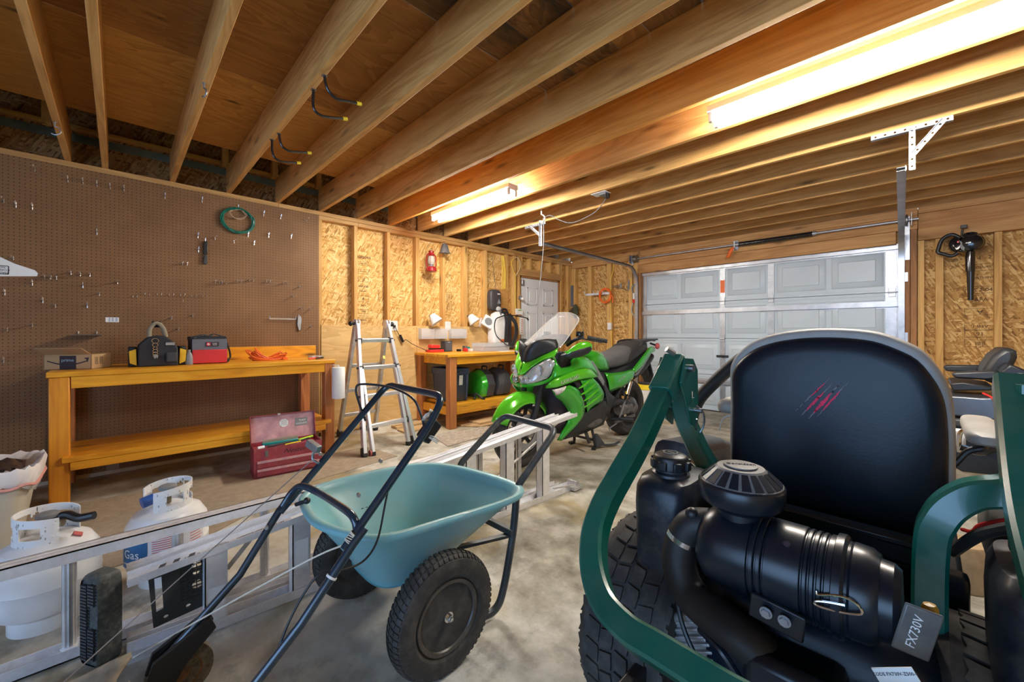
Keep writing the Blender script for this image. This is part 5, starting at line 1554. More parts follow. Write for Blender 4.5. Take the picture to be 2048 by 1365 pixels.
part('keys', MB().prism([(kx + .004, ky - .008, BZ + .088), (kx + .004, ky + .006, BZ + .088), (kx + .004, ky + .004, BZ + .062), (kx + .004, ky - .006, BZ + .062)], (.002, 0, 0)).prism([(kx + .008, ky, BZ + .09), (kx + .008, ky + .018, BZ + .084), (kx + .008, ky + .012, BZ + .06)], (.002, 0, 0)), M_steel, body)
# grey red cooler bag
XF2 = -4.16
y0, y1 = atx(383, 700, XF2).y, atx(455, 700, XF2).y
t = thing('cooler_bag', 'grey and red tool bag with a dark badge, right of the black tool bag', 'tool bag', (XF2 - .12, (y0 + y1) / 2, BZ))
hb = .213
m = MB().loft([[Vector((X, (y0 + y1) / 2 + (y1 - y0) / 2 * s * u, BZ + .002 + v * hb)) for u, v in [(-1, 0), (-1, .92), (-.9, 1), (.9, 1), (1, .92), (1, 0)]] for X, s in ((XF2 - .25, .93), (XF2 - .24, 1), (XF2 - .004, 1), (XF2 - .001, .98))])
body = part('bag_body', m, M_fab, t, bevel=.008)
M_gfab = plain('slate grey nylon', (.13, .14, .165), .7, var=.08, bump=.5, bs=280); M_rfab = plain('red nylon', (.62, .03, .035), .7, var=.08, bump=.5, bs=280)
part('front_panel', MB().box((XF2 + .0, y0 + .004, BZ + .11), (XF2 + .004, y1 - .004, BZ + hb - .008)), M_gfab, body, bevel=.002, label='grey upper front')
part('red_pocket', MB().box((XF2 + .0, y0 + .004, BZ + .006), (XF2 + .012, y1 - .004, BZ + .118)), M_rfab, body, bevel=.006, label='red front pocket')
yb_ = y0 + (y1 - y0) * .56
bd = part('badge', MB().box((XF2 + .004, yb_ - .045, BZ + .145), (XF2 + .008, yb_ + .045, BZ + .180)), M_ink, body, label='dark badge')
part('badge_emblem', MB().box((XF2 + .0082, yb_ - .038, BZ + .150), (XF2 + .009, yb_ - .012, BZ + .176)), M_rfab, bd)
part('badge_cross', MB().box((XF2 + .0092, yb_ - .028, BZ + .154), (XF2 + .0098, yb_ - .022, BZ + .172)).box((XF2 + .0092, yb_ - .034, BZ + .160), (XF2 + .0098, yb_ - .016, BZ + .166)), M_paper, bd)
face_text('SWISS', .012, yb_ + .017, BZ + .168, XF2 + .0085, M_paper, bd); face_text('TECH', .012, yb_ + .017, BZ + .156, XF2 + .0085, M_paper, bd)
lid = MB().loft([[Vector((X, y, BZ + hb + z)) for y, z in ((y0 - .004, -.015), (y0 - .002, .012), ((y0 * 2 + y1) / 3, .004 + .018), ((y0 + 2 * y1) / 3, .012), (y1 - .01, .016), (y1 + .004, -.01))] for X in (XF2 - .25, XF2 - .02)])
part('zip_lid', lid, M_fab, t, angle=50)
part('carry_strap', MB().sweep(catmull([(XF2 - .02, y0 + .01, BZ + hb), (XF2 - .07, y0 + .08, BZ + hb + .030), (XF2 - .05, (y0 + y1) / 2, BZ + hb + .016), (XF2 - .08, y1 - .08, BZ + hb + .034), (XF2 - .03, y1 - .01, BZ + hb + .005)], 6), [(-.014, -.003), (.014, -.003), (.014, .003), (-.014, .003)]), M_fab2, t)
part('side_strap', MB().sweep(catmull([(XF2 - .10, y1 + .004, BZ + .19), (XF2 - .10, y1 + .03, BZ + .10), (XF2 - .10, y1 + .035, BZ + .04), (XF2 - .08, y1 + .012, BZ + .012)], 6), [(-.02, -.004), (.02, -.004), (.02, .004), (-.02, .004)], up=(0, 1, 0)), M_fab, t)
# small bottle between the bags
q = atx(374, 720, -4.14)
single('spray_bottle', MB().lathe((-4.16, atx(372, 720, -4.16).y + .02, BZ + .001), (0, 0, 1), [(0, 0), (.024, 0), (.026, .01), (.026, .06), (.018, .09), (.010, .10), (.010, .12), (0, .12)], 20), M_greyp, 'small grey bottle standing between the two tool bags', 'bottle')
# coiled orange extension cord on bench
cc = atz(545, 716, BZ)
m = MB(); rnd = random.Random(5)
for k in range(10):
    a = .10 + .05 * rnd.random(); b = .03 + .02 * rnd.random(); ph = rnd.random() * 2
    cx0, cy0 = -4.32 + .03 * rnd.random(), 0.965 + .06 * rnd.random()
    m.tube([(cx0 + b * math.sin(q) + .01 * math.sin(3 * q + ph), cy0 + a * math.cos(q), BZ + .008 + .008 * k * (.5 + .5 * math.sin(q * 2 + ph)) + .035 * max(0, -math.cos(q)) * (k / 9)) for q in [2 * PI * i / 26 for i in range(26)]], .0062, 7, closed=True)
m.tube(catmull([(-4.36, .90, BZ + .02), (-4.40, .86, BZ + .07), (-4.38, .84, BZ + .10), (-4.34, .87, BZ + .05)], 5), .0048, 7)
cord = m
t = thing('extension_cord', 'tangled orange extension cord coiled on the long workbench', 'cord', (-4.32, 1.0, BZ))
part('cord_loops', cord, M_orange, t)
part('cord_tie', MB().tube([(-4.34 + .03 * math.sin(q), .93, BZ + .03 + .028 * math.cos(q)) for q in [2 * PI * i / 12 for i in range(12)]], .006, 7, closed=True), M_orange, t)
part('plug', MB().bx((-4.25, 1.13, BZ + .014), (.02, .045, .022)), M_orange, t, bevel=.004)
t = thing('cutters', 'red and black hand cutters lying at the right end of the long workbench', 'cutters', (-4.15, 1.37, BZ))
part('handle', MB().tube(catmull([(-4.12, 1.30, BZ + .010), (-4.13, 1.35, BZ + .012), (-4.15, 1.40, BZ + .012)], 4), .007, 8), M_red, t, label='red grip')
part('handle', MB().tube(catmull([(-4.10, 1.36, BZ + .010), (-4.12, 1.40, BZ + .012), (-4.14, 1.44, BZ + .012)], 4), .007, 8), M_black, t, label='black grip')
part('blade', MB().prism([(-4.15, 1.39, BZ + .008), (-4.14, 1.42, BZ + .008), (-4.19, 1.45, BZ + .008)], (0, 0, .008)), M_steel, t)
t = thing('plastic_packet', 'crumpled clear packet at the right end of the long workbench', 'packet', (-4.3, 1.42, BZ))
part('packet', MB().grid([[(-4.34 + .02 * i, 1.36 + .02 * j, BZ + .006 + .022 * abs(math.sin(i * 1.7 + j * 2.1))) for i in range(7)] for j in range(7)]), glass('clear packet', (.8, .85, .9), .2, .55), t, solid=.001)
# paper towel roll hanging on the right front post
tc = aty(677, 765, 1.47)
tr_ = atx(677, 735, -3.93)
yc = atx(677, 765, -3.90).y
zt1, zb1 = atx(677, 735, -3.90).z, atx(677, 797, -3.90).z
t = thing('paper_towel_roll', 'white paper towel roll hanging upright on the right leg of the long workbench', 'paper towel', (-3.90, yc, zb1))
part('roll', MB().lathe((-3.90, yc, zb1), (0, 0, 1), [(.02, 0), (.056, 0), (.058, .003), (.058, zt1 - zb1 - .003), (.056, zt1 - zb1), (.02, zt1 - zb1)], 40, closed=True), M_paper, t)
part('holder_rod', MB().cyl((-3.90, yc, zb1 - .006), (-3.90, yc, zt1 + .012), .006, n=10).tube(fillet([(-3.90, yc, zt1 + .010), (-3.90, yc, zt1 + .016), (-3.985, yc - .02, zt1 + .016)], .006), .005, 8), M_white, t)

# ============================================================ red steel toolbox
M_tbx = plain('maroon toolbox enamel', (.33, .045, .065), .45, var=.2, vs=10, dust=.12)
M_tbxi = plain('worn pink red inside', (.62, .34, .36), .6, var=.25, vs=12)
A = Vector((-3.645, .75, 0)); B = Vector((-3.60, 1.24, 0))
ux = (B - A).normalized(); uy = Vector((-ux.y, ux.x, 0))   # into the bench
L = (B - A).length; D = .23; HT = .235
T = Matrix.Identity(4)
for i in range(3):
    T[i][0] = ux[i]; T[i][1] = uy[i]; T[i][2] = (0, 0, 1)[i]; T[i][3] = A[i]
t = thing('toolbox', 'open maroon steel toolbox with two drawers, standing on the floor mat', 'toolbox', A + ux * L / 2)
m = MB(T).box((0, 0, .004), (L, .004, HT)).box((0, D - .004, .004), (L, D, HT)).box((0, 0, .004), (.004, D, HT)).box((L - .004, 0, .004), (L, D, HT)).box((0, 0, .004), (L, D, .05)).box((.004, .004, .05), (L - .004, D - .004, HT - .03))
body = part('box_body', m, M_tbx, t, bevel=.0015)
for z0, z1 in ((.018, .078), (.084, .142)):
    dr = part('drawer', MB(T).box((.022, -.006, z0), (L - .022, .0, z1)), M_tbx, t, bevel=.001)
    part('drawer_pull', MB(T).box((.022, -.013, z1 - .020), (L - .022, -.005, z1 - .002)), M_tbxi, dr, bevel=.001, label='pale metal pull strip')
part('latch', MB(T).box((.075, -.008, .168), (.098, -.0005, .215)).box((.079, -.012, .175), (.094, -.008, .20)), M_steel_dk, t, bevel=.001)
part('latch', MB(T).box((L - .098, -.008, .168), (L - .075, -.0005, .215)).box((L - .094, -.012, .175), (L - .079, -.008, .20)), M_steel_dk, t, bevel=.001)
part('lettering', text_mb('Nestor', .05, T @ frame((L * .58, -.0012, .188), (1, 0, 0), (0, 0, 1)), .0004, xs=1.15, shear=.5), M_ink, t)
la = R(14)
dl = Vector((0, math.sin(la), math.cos(la)))
def lp(u, v, w): return (u, D + dl.y * v + w * math.cos(la), HT + dl.z * v - w * math.sin(la))
H2 = .215
m = MB(T)
def slab(m, u0, u1, v0, v1, w0, w1):
    P = [lp(u, v, w) for w in (w0, w1) for u, v in ((u0, v0), (u1, v0), (u1, v1), (u0, v1))]
    m.add(P, [(0, 3, 2, 1), (4, 5, 6, 7), (0, 1, 5, 4), (1, 2, 6, 5), (2, 3, 7, 6), (3, 0, 4, 7)])
slab(m, 0, L, 0, H2, .0, .004); slab(m, 0, .005, 0, H2, -.035, 0); slab(m, L - .005, L, 0, H2, -.035, 0); slab(m, 0, L, H2 - .005, H2, -.035, 0)
lid = part('lid', m, M_tbx, t, bevel=.001)
m = MB(T); slab(m, .006, L - .006, .002, H2 - .006, -.0015, -.0002)
part('lid_lining', m, M_tbxi, lid)
TL = T @ frame(lp(.25, .135, -.003), (1, 0, 0), lp(0, 1, 0) and (0, dl.y, dl.z))
oc = [(.036 * math.cos(R(22.5 + 45 * k)), .036 * math.sin(R(22.5 + 45 * k)), 0) for k in range(8)]
o8 = part('round_sticker', MB(TL).prism(oc, (0, 0, .0008)), M_paper, lid, label='white octagonal sticker')
m = MB(TL)
for k in range(5): m.box((-.024, -.018 + .009 * k, .0009), (.024, -.016 + .009 * k, .0012))
part('sticker_text', m, M_greyp, o8)
TL2 = T @ frame(lp(.385, .13, -.003), (1, 0, 0), (0, dl.y, dl.z))
s2 = part('sticker', MB(TL2).prism([(-.05, -.033, 0), (.05, -.033, 0), (.052, .033, 0), (-.048, .033, 0)], (0, 0, .0008)), M_greyp, lid, label='worn dark sticker')
part('sticker_text', MB().add(*(lambda q: (q.v, q.f))(text_mb('OVERNITE', .019, TL2 @ Matrix.Translation((0, -.016, .001))))).add(*(lambda q: (q.v, q.f))(text_mb('TEAM', .022, TL2 @ Matrix.Translation((.005, .010, .001)), shear=.3))), M_paper, s2)
part('lid_catch', MB(T).add([lp(.20, H2 - .012, -.04), lp(.22, H2 - .012, -.04), lp(.22, H2 + .004, -.04), lp(.20, H2 + .004, -.04), lp(.20, H2 - .012, -.036), lp(.22, H2 - .012, -.036), lp(.22, H2 + .004, -.036), lp(.20, H2 + .004, -.036)], [(0, 1, 2, 3), (4, 5, 6, 7), (0, 1, 5, 4), (1, 2, 6, 5), (2, 3, 7, 6), (3, 0, 4, 7)]), M_steel, lid)
# things in the toolbox
M_teal = plain('teal brush handle', (.01, .30, .28), .4)
b = thing('wire_brush', 'teal handled scrubbing brush lying in the open toolbox', 'brush', T @ Vector((.2, .12, HT - .02)))
part('brush_back', MB(T).box((.07, .10, HT - .008), (.335, .14, HT + .016)), M_teal, b, bevel=.006)
m = MB(T)
for k in range(34):
    for j in range(3):
        m.box((.078 + k * .0075, .105 + j * .012, HT + .016), (.0805 + k * .0075, .108 + j * .012, HT + .040))
part('bristles', m, plain('pale bristles', (.5, .48, .36), .8), b, stuff=True)
def stick(name, a_, b_, r_, mat, label, cat):
    return single(name, MB(T).tube([a_, b_], r_, 8), mat, label, cat)
stick('screwdriver', (.33, .08, HT + .008), (.45, .13, HT + .012), .009, plain('lime grip', (.45, .75, .03), .4), 'lime green screwdriver handle at the right in the toolbox', 'screwdriver')
stick('pliers', (.30, .05, HT + .0), (.41, .09, HT + .008), .008, M_black, 'black pliers beside the lime screwdriver', 'pliers')
stick('file', (.10, .05, HT + .0), (.27, .07, HT + .006), .009, M_dkgrey, 'dark steel file in front of the teal brush', 'file')
stick('marker', (.22, .03, HT - .002), (.34, .045, HT + .002), .006, M_yellow, 'thin yellow marker at the front of the toolbox', 'marker')
stick('pipe_fitting', (.03, .03, HT - .0), (.075, .04, HT + .002), .014, M_white, 'white plastic fitting at the left front of the toolbox', 'fitting')

# ============================================================ floor mats under the tanks and by the far bench
M_mat = plain('tan woven mat', (.34, .27, .19), .95, var=.18, vs=22, bump=.9, bs=160)
P = [(-4.02 + .03, -.55), (-2.6, -.60), (-2.62, -.05), (-3.05, .55), (-3.25, .9), (-3.33, 1.6), (-3.86, 1.92), (-3.93, 1.4)]
P = [(-3.97, -.75), (-2.75, -.75), (-2.78, .30), (-3.06, .70), (-3.30, 1.10), (-3.42, 1.85), (-3.92, 1.78)]
mat1 = thing('floor_mat', 'large tan mat on the concrete in front of the long workbench', 'mat', (-3.4, .4, 0))
part('mat_sheet', MB().prism([(x, y, .0005) for x, y in P], (0, 0, .004)), M_mat, mat1)
single('baseboard_strip', MB().box((-4.652, -.9, .0), (-4.625, 1.30, .028)), plain('pale trim', (.56, .50, .38), .6), 'pale narrow trim strip along the foot of the pegboard', 'trim strip')
mp = [atz(px, py, .001) for px, py in ((868, 875), (895, 893), (985, 845), (1010, 832), (960, 838), (905, 858))]
mp = [Vector((-3.52, 2.46, .001)), Vector((-3.26, 2.40, .001)), Vector((-3.02, 3.25, .001)), Vector((-3.34, 3.32, .001))]
mp = [atz(868, 876, .001), atz(896, 894, .001), atz(1010, 862, .001), atz(972, 853, .001)]
rug = thing('rug', 'small beige rug with a trellis pattern near the motorcycle', 'rug', sum(mp, Vector()) / 4)
part('rug_pile', MB().prism(mp, (0, 0, .006)), plain('beige rug', (.42, .35, .28), .95, var=.2, vs=20, bump=.8, bs=120), rug, label='beige pile')
m = MB()
u_, v_ = mp[3] - mp[0], mp[1] - mp[0]
for j in range(4):
    pts_ = [mp[0] + u_ * (k / 14) * .98 + v_ * ((j + .3 + .22 * (1 if (k + j) % 2 else -1)) / 4) + Vector((0, 0, .0068)) for k in range(1, 14)]
    m.tube(pts_, .005, 6)
part('rug_pattern', m, plain('cream yarn', (.72, .66, .56), .95), rug, label='cream trellis lines')

# ============================================================ propane tanks
M_valve = plain('brass valve', (.35, .30, .2), .4, .7)
def propane(c, label, rot, blue=True, back=False):
    t = thing('propane_tank', label, 'propane tank', c, 'white propane tanks')
    x, y = c[0], c[1]
    pf = [(0, .035), (.09, .045), (.135, .075), (.152, .11), (.1545, .14), (.1545, .175), (.156, .178), (.1545, .181), (.1545, .235), (.148, .275), (.125, .315), (.085, .338), (.04, .345), (0, .346)]
    body = part('tank_body', MB().lathe((x, y, 0), (0, 0, 1), pf, 48), M_wpaint, t, angle=30)
    part('foot_ring', MB().lathe((x, y, 0), (0, 0, 1), [(.100, .0), (.104, .0), (.104, .06), (.100, .06)], 40, closed=True), M_wpaint, t)
    # collar: curved guard with openings
    Rr = .088
    z0, z1 = .328, .442
    a0, a1 = rot + R(38), rot + R(322)
    m = MB(); N = 120; M = 14
    def keep(i, j):
        u = (i + .5) / N; v = (j + .5) / M
        for cu, w in ((.18, .07), (.82, .07)):
            if abs(u - cu) < w and .30 < v < .74: return False
        if abs(u - .5) < .10 and .35 < v < .78: return False
        for cu in (.36, .64):
            if ((u - cu) / .045) ** 2 + ((v - .5) / .26) ** 2 < 1: return False
        return True
    for i in range(N):
        for j in range(M):
            if not keep(i, j): continue
            aa = [a0 + (a1 - a0) * (i + q) / N for q in (0, 1)]
            zz = [z0 + (z1 - z0) * (j + q) / M - (.018 * abs((i - N / 2) / (N / 2)) ** 2 * (j + q) / M) for q in (0, 1)]
            vs = []
            for r_ in (Rr, Rr + .004):
                for a, z in ((aa[0], zz[0]), (aa[1], zz[0]), (aa[1], zz[1]), (aa[0], zz[1])):
                    vs.append((x + r_ * math.cos(a), y + r_ * math.sin(a), z))
            m.add(vs, [(0, 1, 2, 3), (7, 6, 5, 4), (0, 4, 5, 1), (1, 5, 6, 2), (2, 6, 7, 3), (3, 7, 4, 0)])
    part('valve_collar', m, M_wpaint, t, label='white collar with cut-outs', angle=30)
    d = Vector((math.cos(rot), math.sin(rot), 0)); s = Vector((-d.y, d.x, 0)); o = Vector((x, y, 0))
    v = part('valve', MB().cyl(o + Vector((0, 0, .34)), o + Vector((0, 0, .415)), .014, n=12).cyl(o + Vector((0, 0, .385)), o + Vector((0, 0, .385)) + d * .05, .016, n=12), M_valve, t)
    if blue:
        part('valve_plug', MB().cyl(o + Vector((0, 0, .385)) + d * .045, o + Vector((0, 0, .375)) + d * .095, .024, n=20), plain('blue plug', (.03, .10, .35), .35), v, label='blue plastic plug')
    else:
        part('valve_hose', MB().tube(catmull([o + Vector((0, 0, .39)), o + d * .05 + Vector((0, 0, .41)) + s * .01, o + d * .10 + Vector((0, 0, .395)), o + d * .15 + Vector((0, 0, .40))], 5), .016, 10), M_black, v, label='black regulator hose')
    part('handwheel', MB().lathe(o + Vector((0, 0, .41)), (0, 0, 1), [(.0, 0), (.03, 0), (.034, .006), (.034, .016), (.028, .02), (0, .02)], 16), M_greyp, v)
    return t, body
camdir = lambda c: math.atan2(-c[1], -c[0])
c1 = (-2.45, -.205, 0)
t1, b1 = propane(c1, 'white propane tank at the left edge with a black hose on its valve', R(62), False)
c2 = (-2.50, .165, 0)
t2, b2 = propane(c2, 'white propane tank with blue plug and blue printed label, behind the ladders', R(-75), True)
# printed label on the second tank, wrapped on its side
def wrap_patch(c, a0, a1, z0, z1, r_, n=14):
    m = MB(); rows = []
    for i in range(n + 1):
        a = a0 + (a1 - a0) * i / n
        rows.append([(c[0] + r_ * math.cos(a), c[1] + r_ * math.sin(a), z) for z in (z0, z1)])
    m.grid(rows); return m
af = camdir(c2)
part('blue_label', wrap_patch(c2, af - R(72), af - R(26), .12, .255, .1562), plain('blue label', (.02, .13, .32), .35, var=.5, vs=12), b2, label='blue printed label')
lw = part('info_label', wrap_patch(c2, af - R(25), af + R(55), .10, .275, .1560), plain('white label', (.75, .75, .78), .4), b2, label='white label with red and black print')
M_redp = plain('red print', (.55, .12, .12), .6)
def wrap_text(s, size, c, a, z, r_, mat, par, name='lettering', bold=1):
    q = text_mb(s, size, Matrix.Identity(4), .0003); m = MB()
    m.add([(c[0] + (r_ + p[2]) * math.cos(a + p[0] / r_), c[1] + (r_ + p[2]) * math.sin(a + p[0] / r_), z + p[1]) for p in q.v], q.f)
    return part(name, m, mat, par)
wrap_text('Gas.', .052, c2, af - R(50), .180, .1567, M_paper, b2)
wrap_text('PROPANE TANK EXCHANGE', .009, c2, af - R(48), .140, .1567, M_paper, b2)
wrap_text('DO NOT REMOVE THIS LABEL', .008, c2, af - R(2), .262, .1564, M_ink, lw)
for k in range(11):
    m = wrap_patch(c2, af - R(20), af + R(20 - (k % 3) * 5), .240 - .0095 * k, .2435 - .0095 * k, .1564)
    part('print_line', m, M_redp, lw)
for k in range(9):
    m = wrap_patch(c2, af + R(30), af + R(52 - (k % 2) * 3), .250 - .0125 * k, .2535 - .0125 * k, .1564)
    part('print_line', m, M_redp, lw)
q = Vector(c1) + Vector((.075, .055, 0))
m = MB(Matrix.Translation(Vector(c1) + Vector((.045, .085, .331))) @ Matrix.Rotation(R(-28), 4, 'X')).box((-.018, -.014, 0), (.018, .014, .004))
part('warning_diamond', m, M_redp, b1, label='red warning sticker')

# ============================================================ beige bin with bin bag
M_bin = plain('beige tote plastic', (.52, .48, .39), .45, var=.06, dust=.12)
t = thing('waste_bin', 'beige plastic bin lined with a white bag full of rubbish, at the left edge', 'bin', (-3.42, -.62, 0))
cx, cy = -3.37, -.70
def br(z, a, w=.24, d=.40):
    return [Vector((cx + x, cy + y, z)) for x, y in ring2(w * a, d * a, 40, 6)]
ZB = .455
m = MB().loft([br(.004, .78), br(.02, .80), br(.36, .93), br(.365, .965), br(.40, .97), br(ZB, .985), br(ZB + .004, .965), br(ZB - .02, .94), br(.03, .77)])
body = part('bin_body', m, M_bin, t, angle=40)
m = MB()
for s in (0, 1):
    y0 = cy - .22 + .0; 
pp = [(cx + .24 * .83, cy - .20, .03), (cx + .24 * .83, cy + .20, .03), (cx + .24 * .91, cy + .235, .30), (cx + .24 * .91, cy - .235, .30)]
part('recessed_panel', MB().prism([(p[0] - .004, p[1], p[2]) for p in pp], (.012, 0, .0)), M_bin, body, bevel=.004)
M_bag = plain('white bin liner', (.78, .74, .74), .35, var=.06, bump=.3, bs=30)
rows = []
N = 60
def wav(i, k): return .003 * math.sin(i * 1.9 + k) + .002 * math.sin(i * 3.7 + 2 * k)
rr = []
for k, (z, a) in enumerate(((ZB - .095, .985), (ZB - .05, 1.005), (ZB - .01, 1.02), (ZB + .012, 1.0), (ZB + .006, .95), (ZB - .04, .90), (ZB - .08, .80))):
    ring_ = []
    for i, (x, y) in enumerate(ring2(.24 * a, .40 * a, N, 6)):
        ring_.append(Vector((cx + x * (1 + wav(i, k)), cy + y * (1 + wav(i, k)), z + (wav(i, k) * 2.2 if k < 5 else 0) + (.02 * math.sin(i * .35) if k == 0 else 0))))
    rr.append(ring_)
part('bin_liner', MB().loft(rr, caps=False), M_bag, t, label='white bin liner', solid=.0015, angle=60)
part('liner_band', MB().tube([Vector((cx + x * 1.0, cy + y * 1.0, ZB - .075 + .006 * math.sin(i))) for i, (x, y) in enumerate(ring2(.24 * 1.005, .40 * 1.005, N, 6))], .007, 6, closed=True), plain('pink drawstring', (.65, .30, .26), .5), t, label='pink drawstring')
def crumple(name, c, s, mat, label, cat, seed):
    rnd = random.Random(seed); m = MB(); g = []
    for i in range(9):
        g.append([(c[0] + s[0] * (i / 8 - .5), c[1] + s[1] * (j / 8 - .5), c[2] + s[2] * (rnd.random() * .7 + .6 * math.sin(PI * i / 8) * math.sin(PI * j / 8))) for j in range(9)])
    m.grid(g); return single(name, m, mat, label, cat, solid=.002, angle=80)
crumple('crumpled_paper', (cx + .02, cy + .02, ZB - .05), (.30, .52, .08), M_paper, 'crumpled white paper filling the beige bin', 'paper', 2)
crumple('dark_wrapper', (cx + .04, cy + .26, ZB - .03), (.20, .16, .06), plain('dark brown wrapper', (.05, .03, .025), .35), 'dark brown wrapper on top of the rubbish in the beige bin', 'wrapper', 4)
single('plastic_cup', MB().lathe((cx - .05, cy + .14, ZB + .01), (.2, .8, .5), [(.045, 0), (.03, .10), (.032, .105), (.034, .10), (.048, 0)], 20), glass('clear cup plastic', (.7, .72, .74), .1, .45), 'clear plastic cup lying on top of the beige bin', 'cup')

# ============================================================ multi-position ladder
t = thing('folding_ladder', 'aluminium A-frame telescoping ladder standing between the two workbenches', 'ladder', (-4.05, 1.9, 0))
HX, HZ2 = -4.03, 1.235
M_alub = plain('bright aluminium', (.80, .81, .85), .33, .7, var=.08, vs=14)
nearL = [Vector((-3.613, 1.62, 0)), Vector((HX + .01, 1.73, HZ2))]
nearR = [Vector((-3.70, 2.19, 0)), Vector((HX + .01, 2.06, HZ2))]
farL = [Vector((-4.52, 1.74, 0)), Vector((HX - .03, 1.73, HZ2))]
farR = [Vector((-4.53, 2.16, 0)), Vector((HX - .03, 2.06, HZ2))]
def rail_(a, b, w=.034, h=.062): return MB().bar(a, b, h, w, up=(1, 0, .3)) if False else MB().bar(a, b, w, h, up=(1, 0, .3))
zf = lambda a, b, z: a + (b - a) * ((z - a.z) / (b.z - a.z))
for nm, (a, b) in (('L', nearL), ('R', nearR)):
    s = 1 if nm == 'L' else -1
    # outer flared rail (lower) and inner straight rail
    q = part('outer_rail', rail_(a + Vector((0, 0, .03)), zf(a, b, .78)), M_alub, t, bevel=.003)
    inn0 = Vector((a.x + .02, a.y + s * .075, .02)); 
    part('inner_rail', rail_(inn0, zf(a, b, .80) + Vector((-.01, s * .02, 0)), .028, .055), M_alub, t, bevel=.003)
    part('upper_rail', rail_(zf(a, b, .76), b, .032, .058), M_alub, t, bevel=.003)
    part('foot', MB().bar(a, a + (b - a).normalized() * .085, .045, .072, up=(1, 0, .3)), M_black, t, bevel=.006)
    part('foot', MB().bar(inn0 + Vector((0, 0, -.018)), inn0 + (b - a).normalized() * .02, .034, .06, up=(1, 0, .3)), M_black, t, bevel=.004)
for a, b in (farL, farR):
    part('rear_rail', rail_(a + Vector((0, 0, .02)), b, .032, .06), M_alu_dk, t, bevel=.003)
    part('foot', MB().bar(a, a + (b - a).normalized() * .08, .042, .07, up=(1, 0, .3)), M_black, t, bevel=.006)
part('tip_wheel', MB().cyl(Vector((-3.60, 1.665, .028)), Vector((-3.60, 1.69, .028)), .028, n=20), plain('pink red wheel', (.5, .13, .10), .6), t, label='small red wheel')
part('tip_wheel', MB().cyl(Vector((-3.72, 2.225, .028)), Vector((-3.72, 2.25, .028)), .028, n=20), plain('pink red wheel b', (.5, .13, .10), .6), t, label='small red wheel')
for z in (.252, .53, .80, 1.07):
    a = zf(*nearL, z); b = zf(*nearR, z)
    d = (b - a).normalized()
    rg_ = part('rung', MB().bar(a + d * .02, b - d * .02, .034, .040, up=(.2, 0, 1)), M_alub, t, bevel=.006)
    part('rung_lock', MB().bar(a - d * .012, a + d * .03, .05, .056, up=(.2, 0, 1)).cyl(a - d * .03, a - d * .01, .012, n=10), M_dkgrey, rg_, bevel=.004)
    part('rung_lock', MB().bar(b - d * .03, b + d * .012, .05, .056, up=(.2, 0, 1)).cyl(b + d * .01, b + d * .04, .010, n=10), M_dkgrey, rg_, bevel=.004)
for z in (.25, .53, .80):
    a = zf(*farL, z); b = zf(*farR, z); d = (b - a).normalized()
    part('rear_rung', MB().bar(a + d * .02, b - d * .02, .034, .040, up=(.2, 0, 1)), M_alu_dk, t, bevel=.006)
for a in (nearL[1], nearR[1]):
    s = -1 if a.y < 1.9 else 1
    m = MB()
    m.lathe(Vector((HX - .01, a.y - .022, HZ2 + .005)), (0, 1, 0), [(.0, 0), (.045, 0), (.048, .004), (.048, .010), (.0, .010)], 28)
    m.lathe(Vector((HX - .01, a.y + .012, HZ2 + .005)), (0, 1, 0), [(.0, 0), (.045, 0), (.048, .004), (.048, .010), (.0, .010)], 28)
    part('hinge', m, M_alub, t)
    part('hinge_knob', MB().cyl((HX - .01, a.y + s * .022, HZ2 + .005), (HX - .01, a.y + s * .05, HZ2 + .005), .014, n=14).sphere((HX - .01, a.y + s * .06, HZ2 + .005), .026, 16, 10, (1, .8, 1)), M_black, t, label='black hinge knob')
for a, z, mt in ((nearR, .98, M_yellow), (farR, .92, M_yellow), (nearL, .45, M_yellow)):
    p = zf(*a, z); s = -1
    part('caution_label', MB().bar(p + Vector((.033, 0, -.06)), p + Vector((.033 - .03, 0, .03)), .026, .001, up=(1, 0, .3)), plain('caution label', (.75, .7, .15), .5), t)

# ============================================================ green touring motorcycle
BF = Vector((-2.428, 2.475, 0)); BA = Vector((.022, .99976, 0)); BN = Vector((.99976, -.022, 0))
def B3(s, w, z): return BF + BA * s + BN * w + Vector((0, 0, z))
def PW(x, y, w):
    """spot on the plane w beside the bike's middle plane, from the photograph"""
    d = ray(960 + x / 4.265, 600 + y / 4.265)
    t = (BF.dot(BN) + w) / d.dot(BN)
    return Vector((0, 0, EYE)) + d * t
def mir(p):
    p = Vector(p); k = (p - BF).dot(BN)
    return p - BN * (2 * k)
M_kg = plain('candy green paint', (.035, .44, .025), .20, .25, coat=1.0, var=.06, vs=3)
M_kg2 = plain('bright candy green paint', (.10, .60, .02), .18, .2, coat=1.0, var=.05, vs=3)
M_mblk = plain('matt black bodywork', (.018, .019, .023), .45, var=.15)
M_seat1 = plain('grey seat cover', (.085, .088, .095), .6, var=.1, bump=.35, bs=300)
M_seat2 = plain('black seat cover', (.028, .028, .03), .6, var=.1, bump=.35, bs=300)
M_scr = glass('windscreen', (.80, .84, .86), .04, .20)
M_lens = glass('headlight glass', (.75, .78, .82), .02, .30)
M_eng = plain('engine metal', (.20, .20, .20), .4, .8, var=.35, vs=18, bump=.3, bs=50)
def resamp(pts, n):
    P = catmull(pts, 8)
    L = [0]
    for a, b in zip(P, P[1:]): L.append(L[-1] + (b - a).length)
    out = []; j = 0
    for k in range(n):
        t = L[-1] * k / (n - 1)
        while j < len(L) - 2 and L[j + 1] < t: j += 1
        u = 0 if L[j + 1] - L[j] < 1e-9 else (t - L[j]) / (L[j + 1] - L[j])
        out.append(P[j].lerp(P[j + 1], u))
    return out
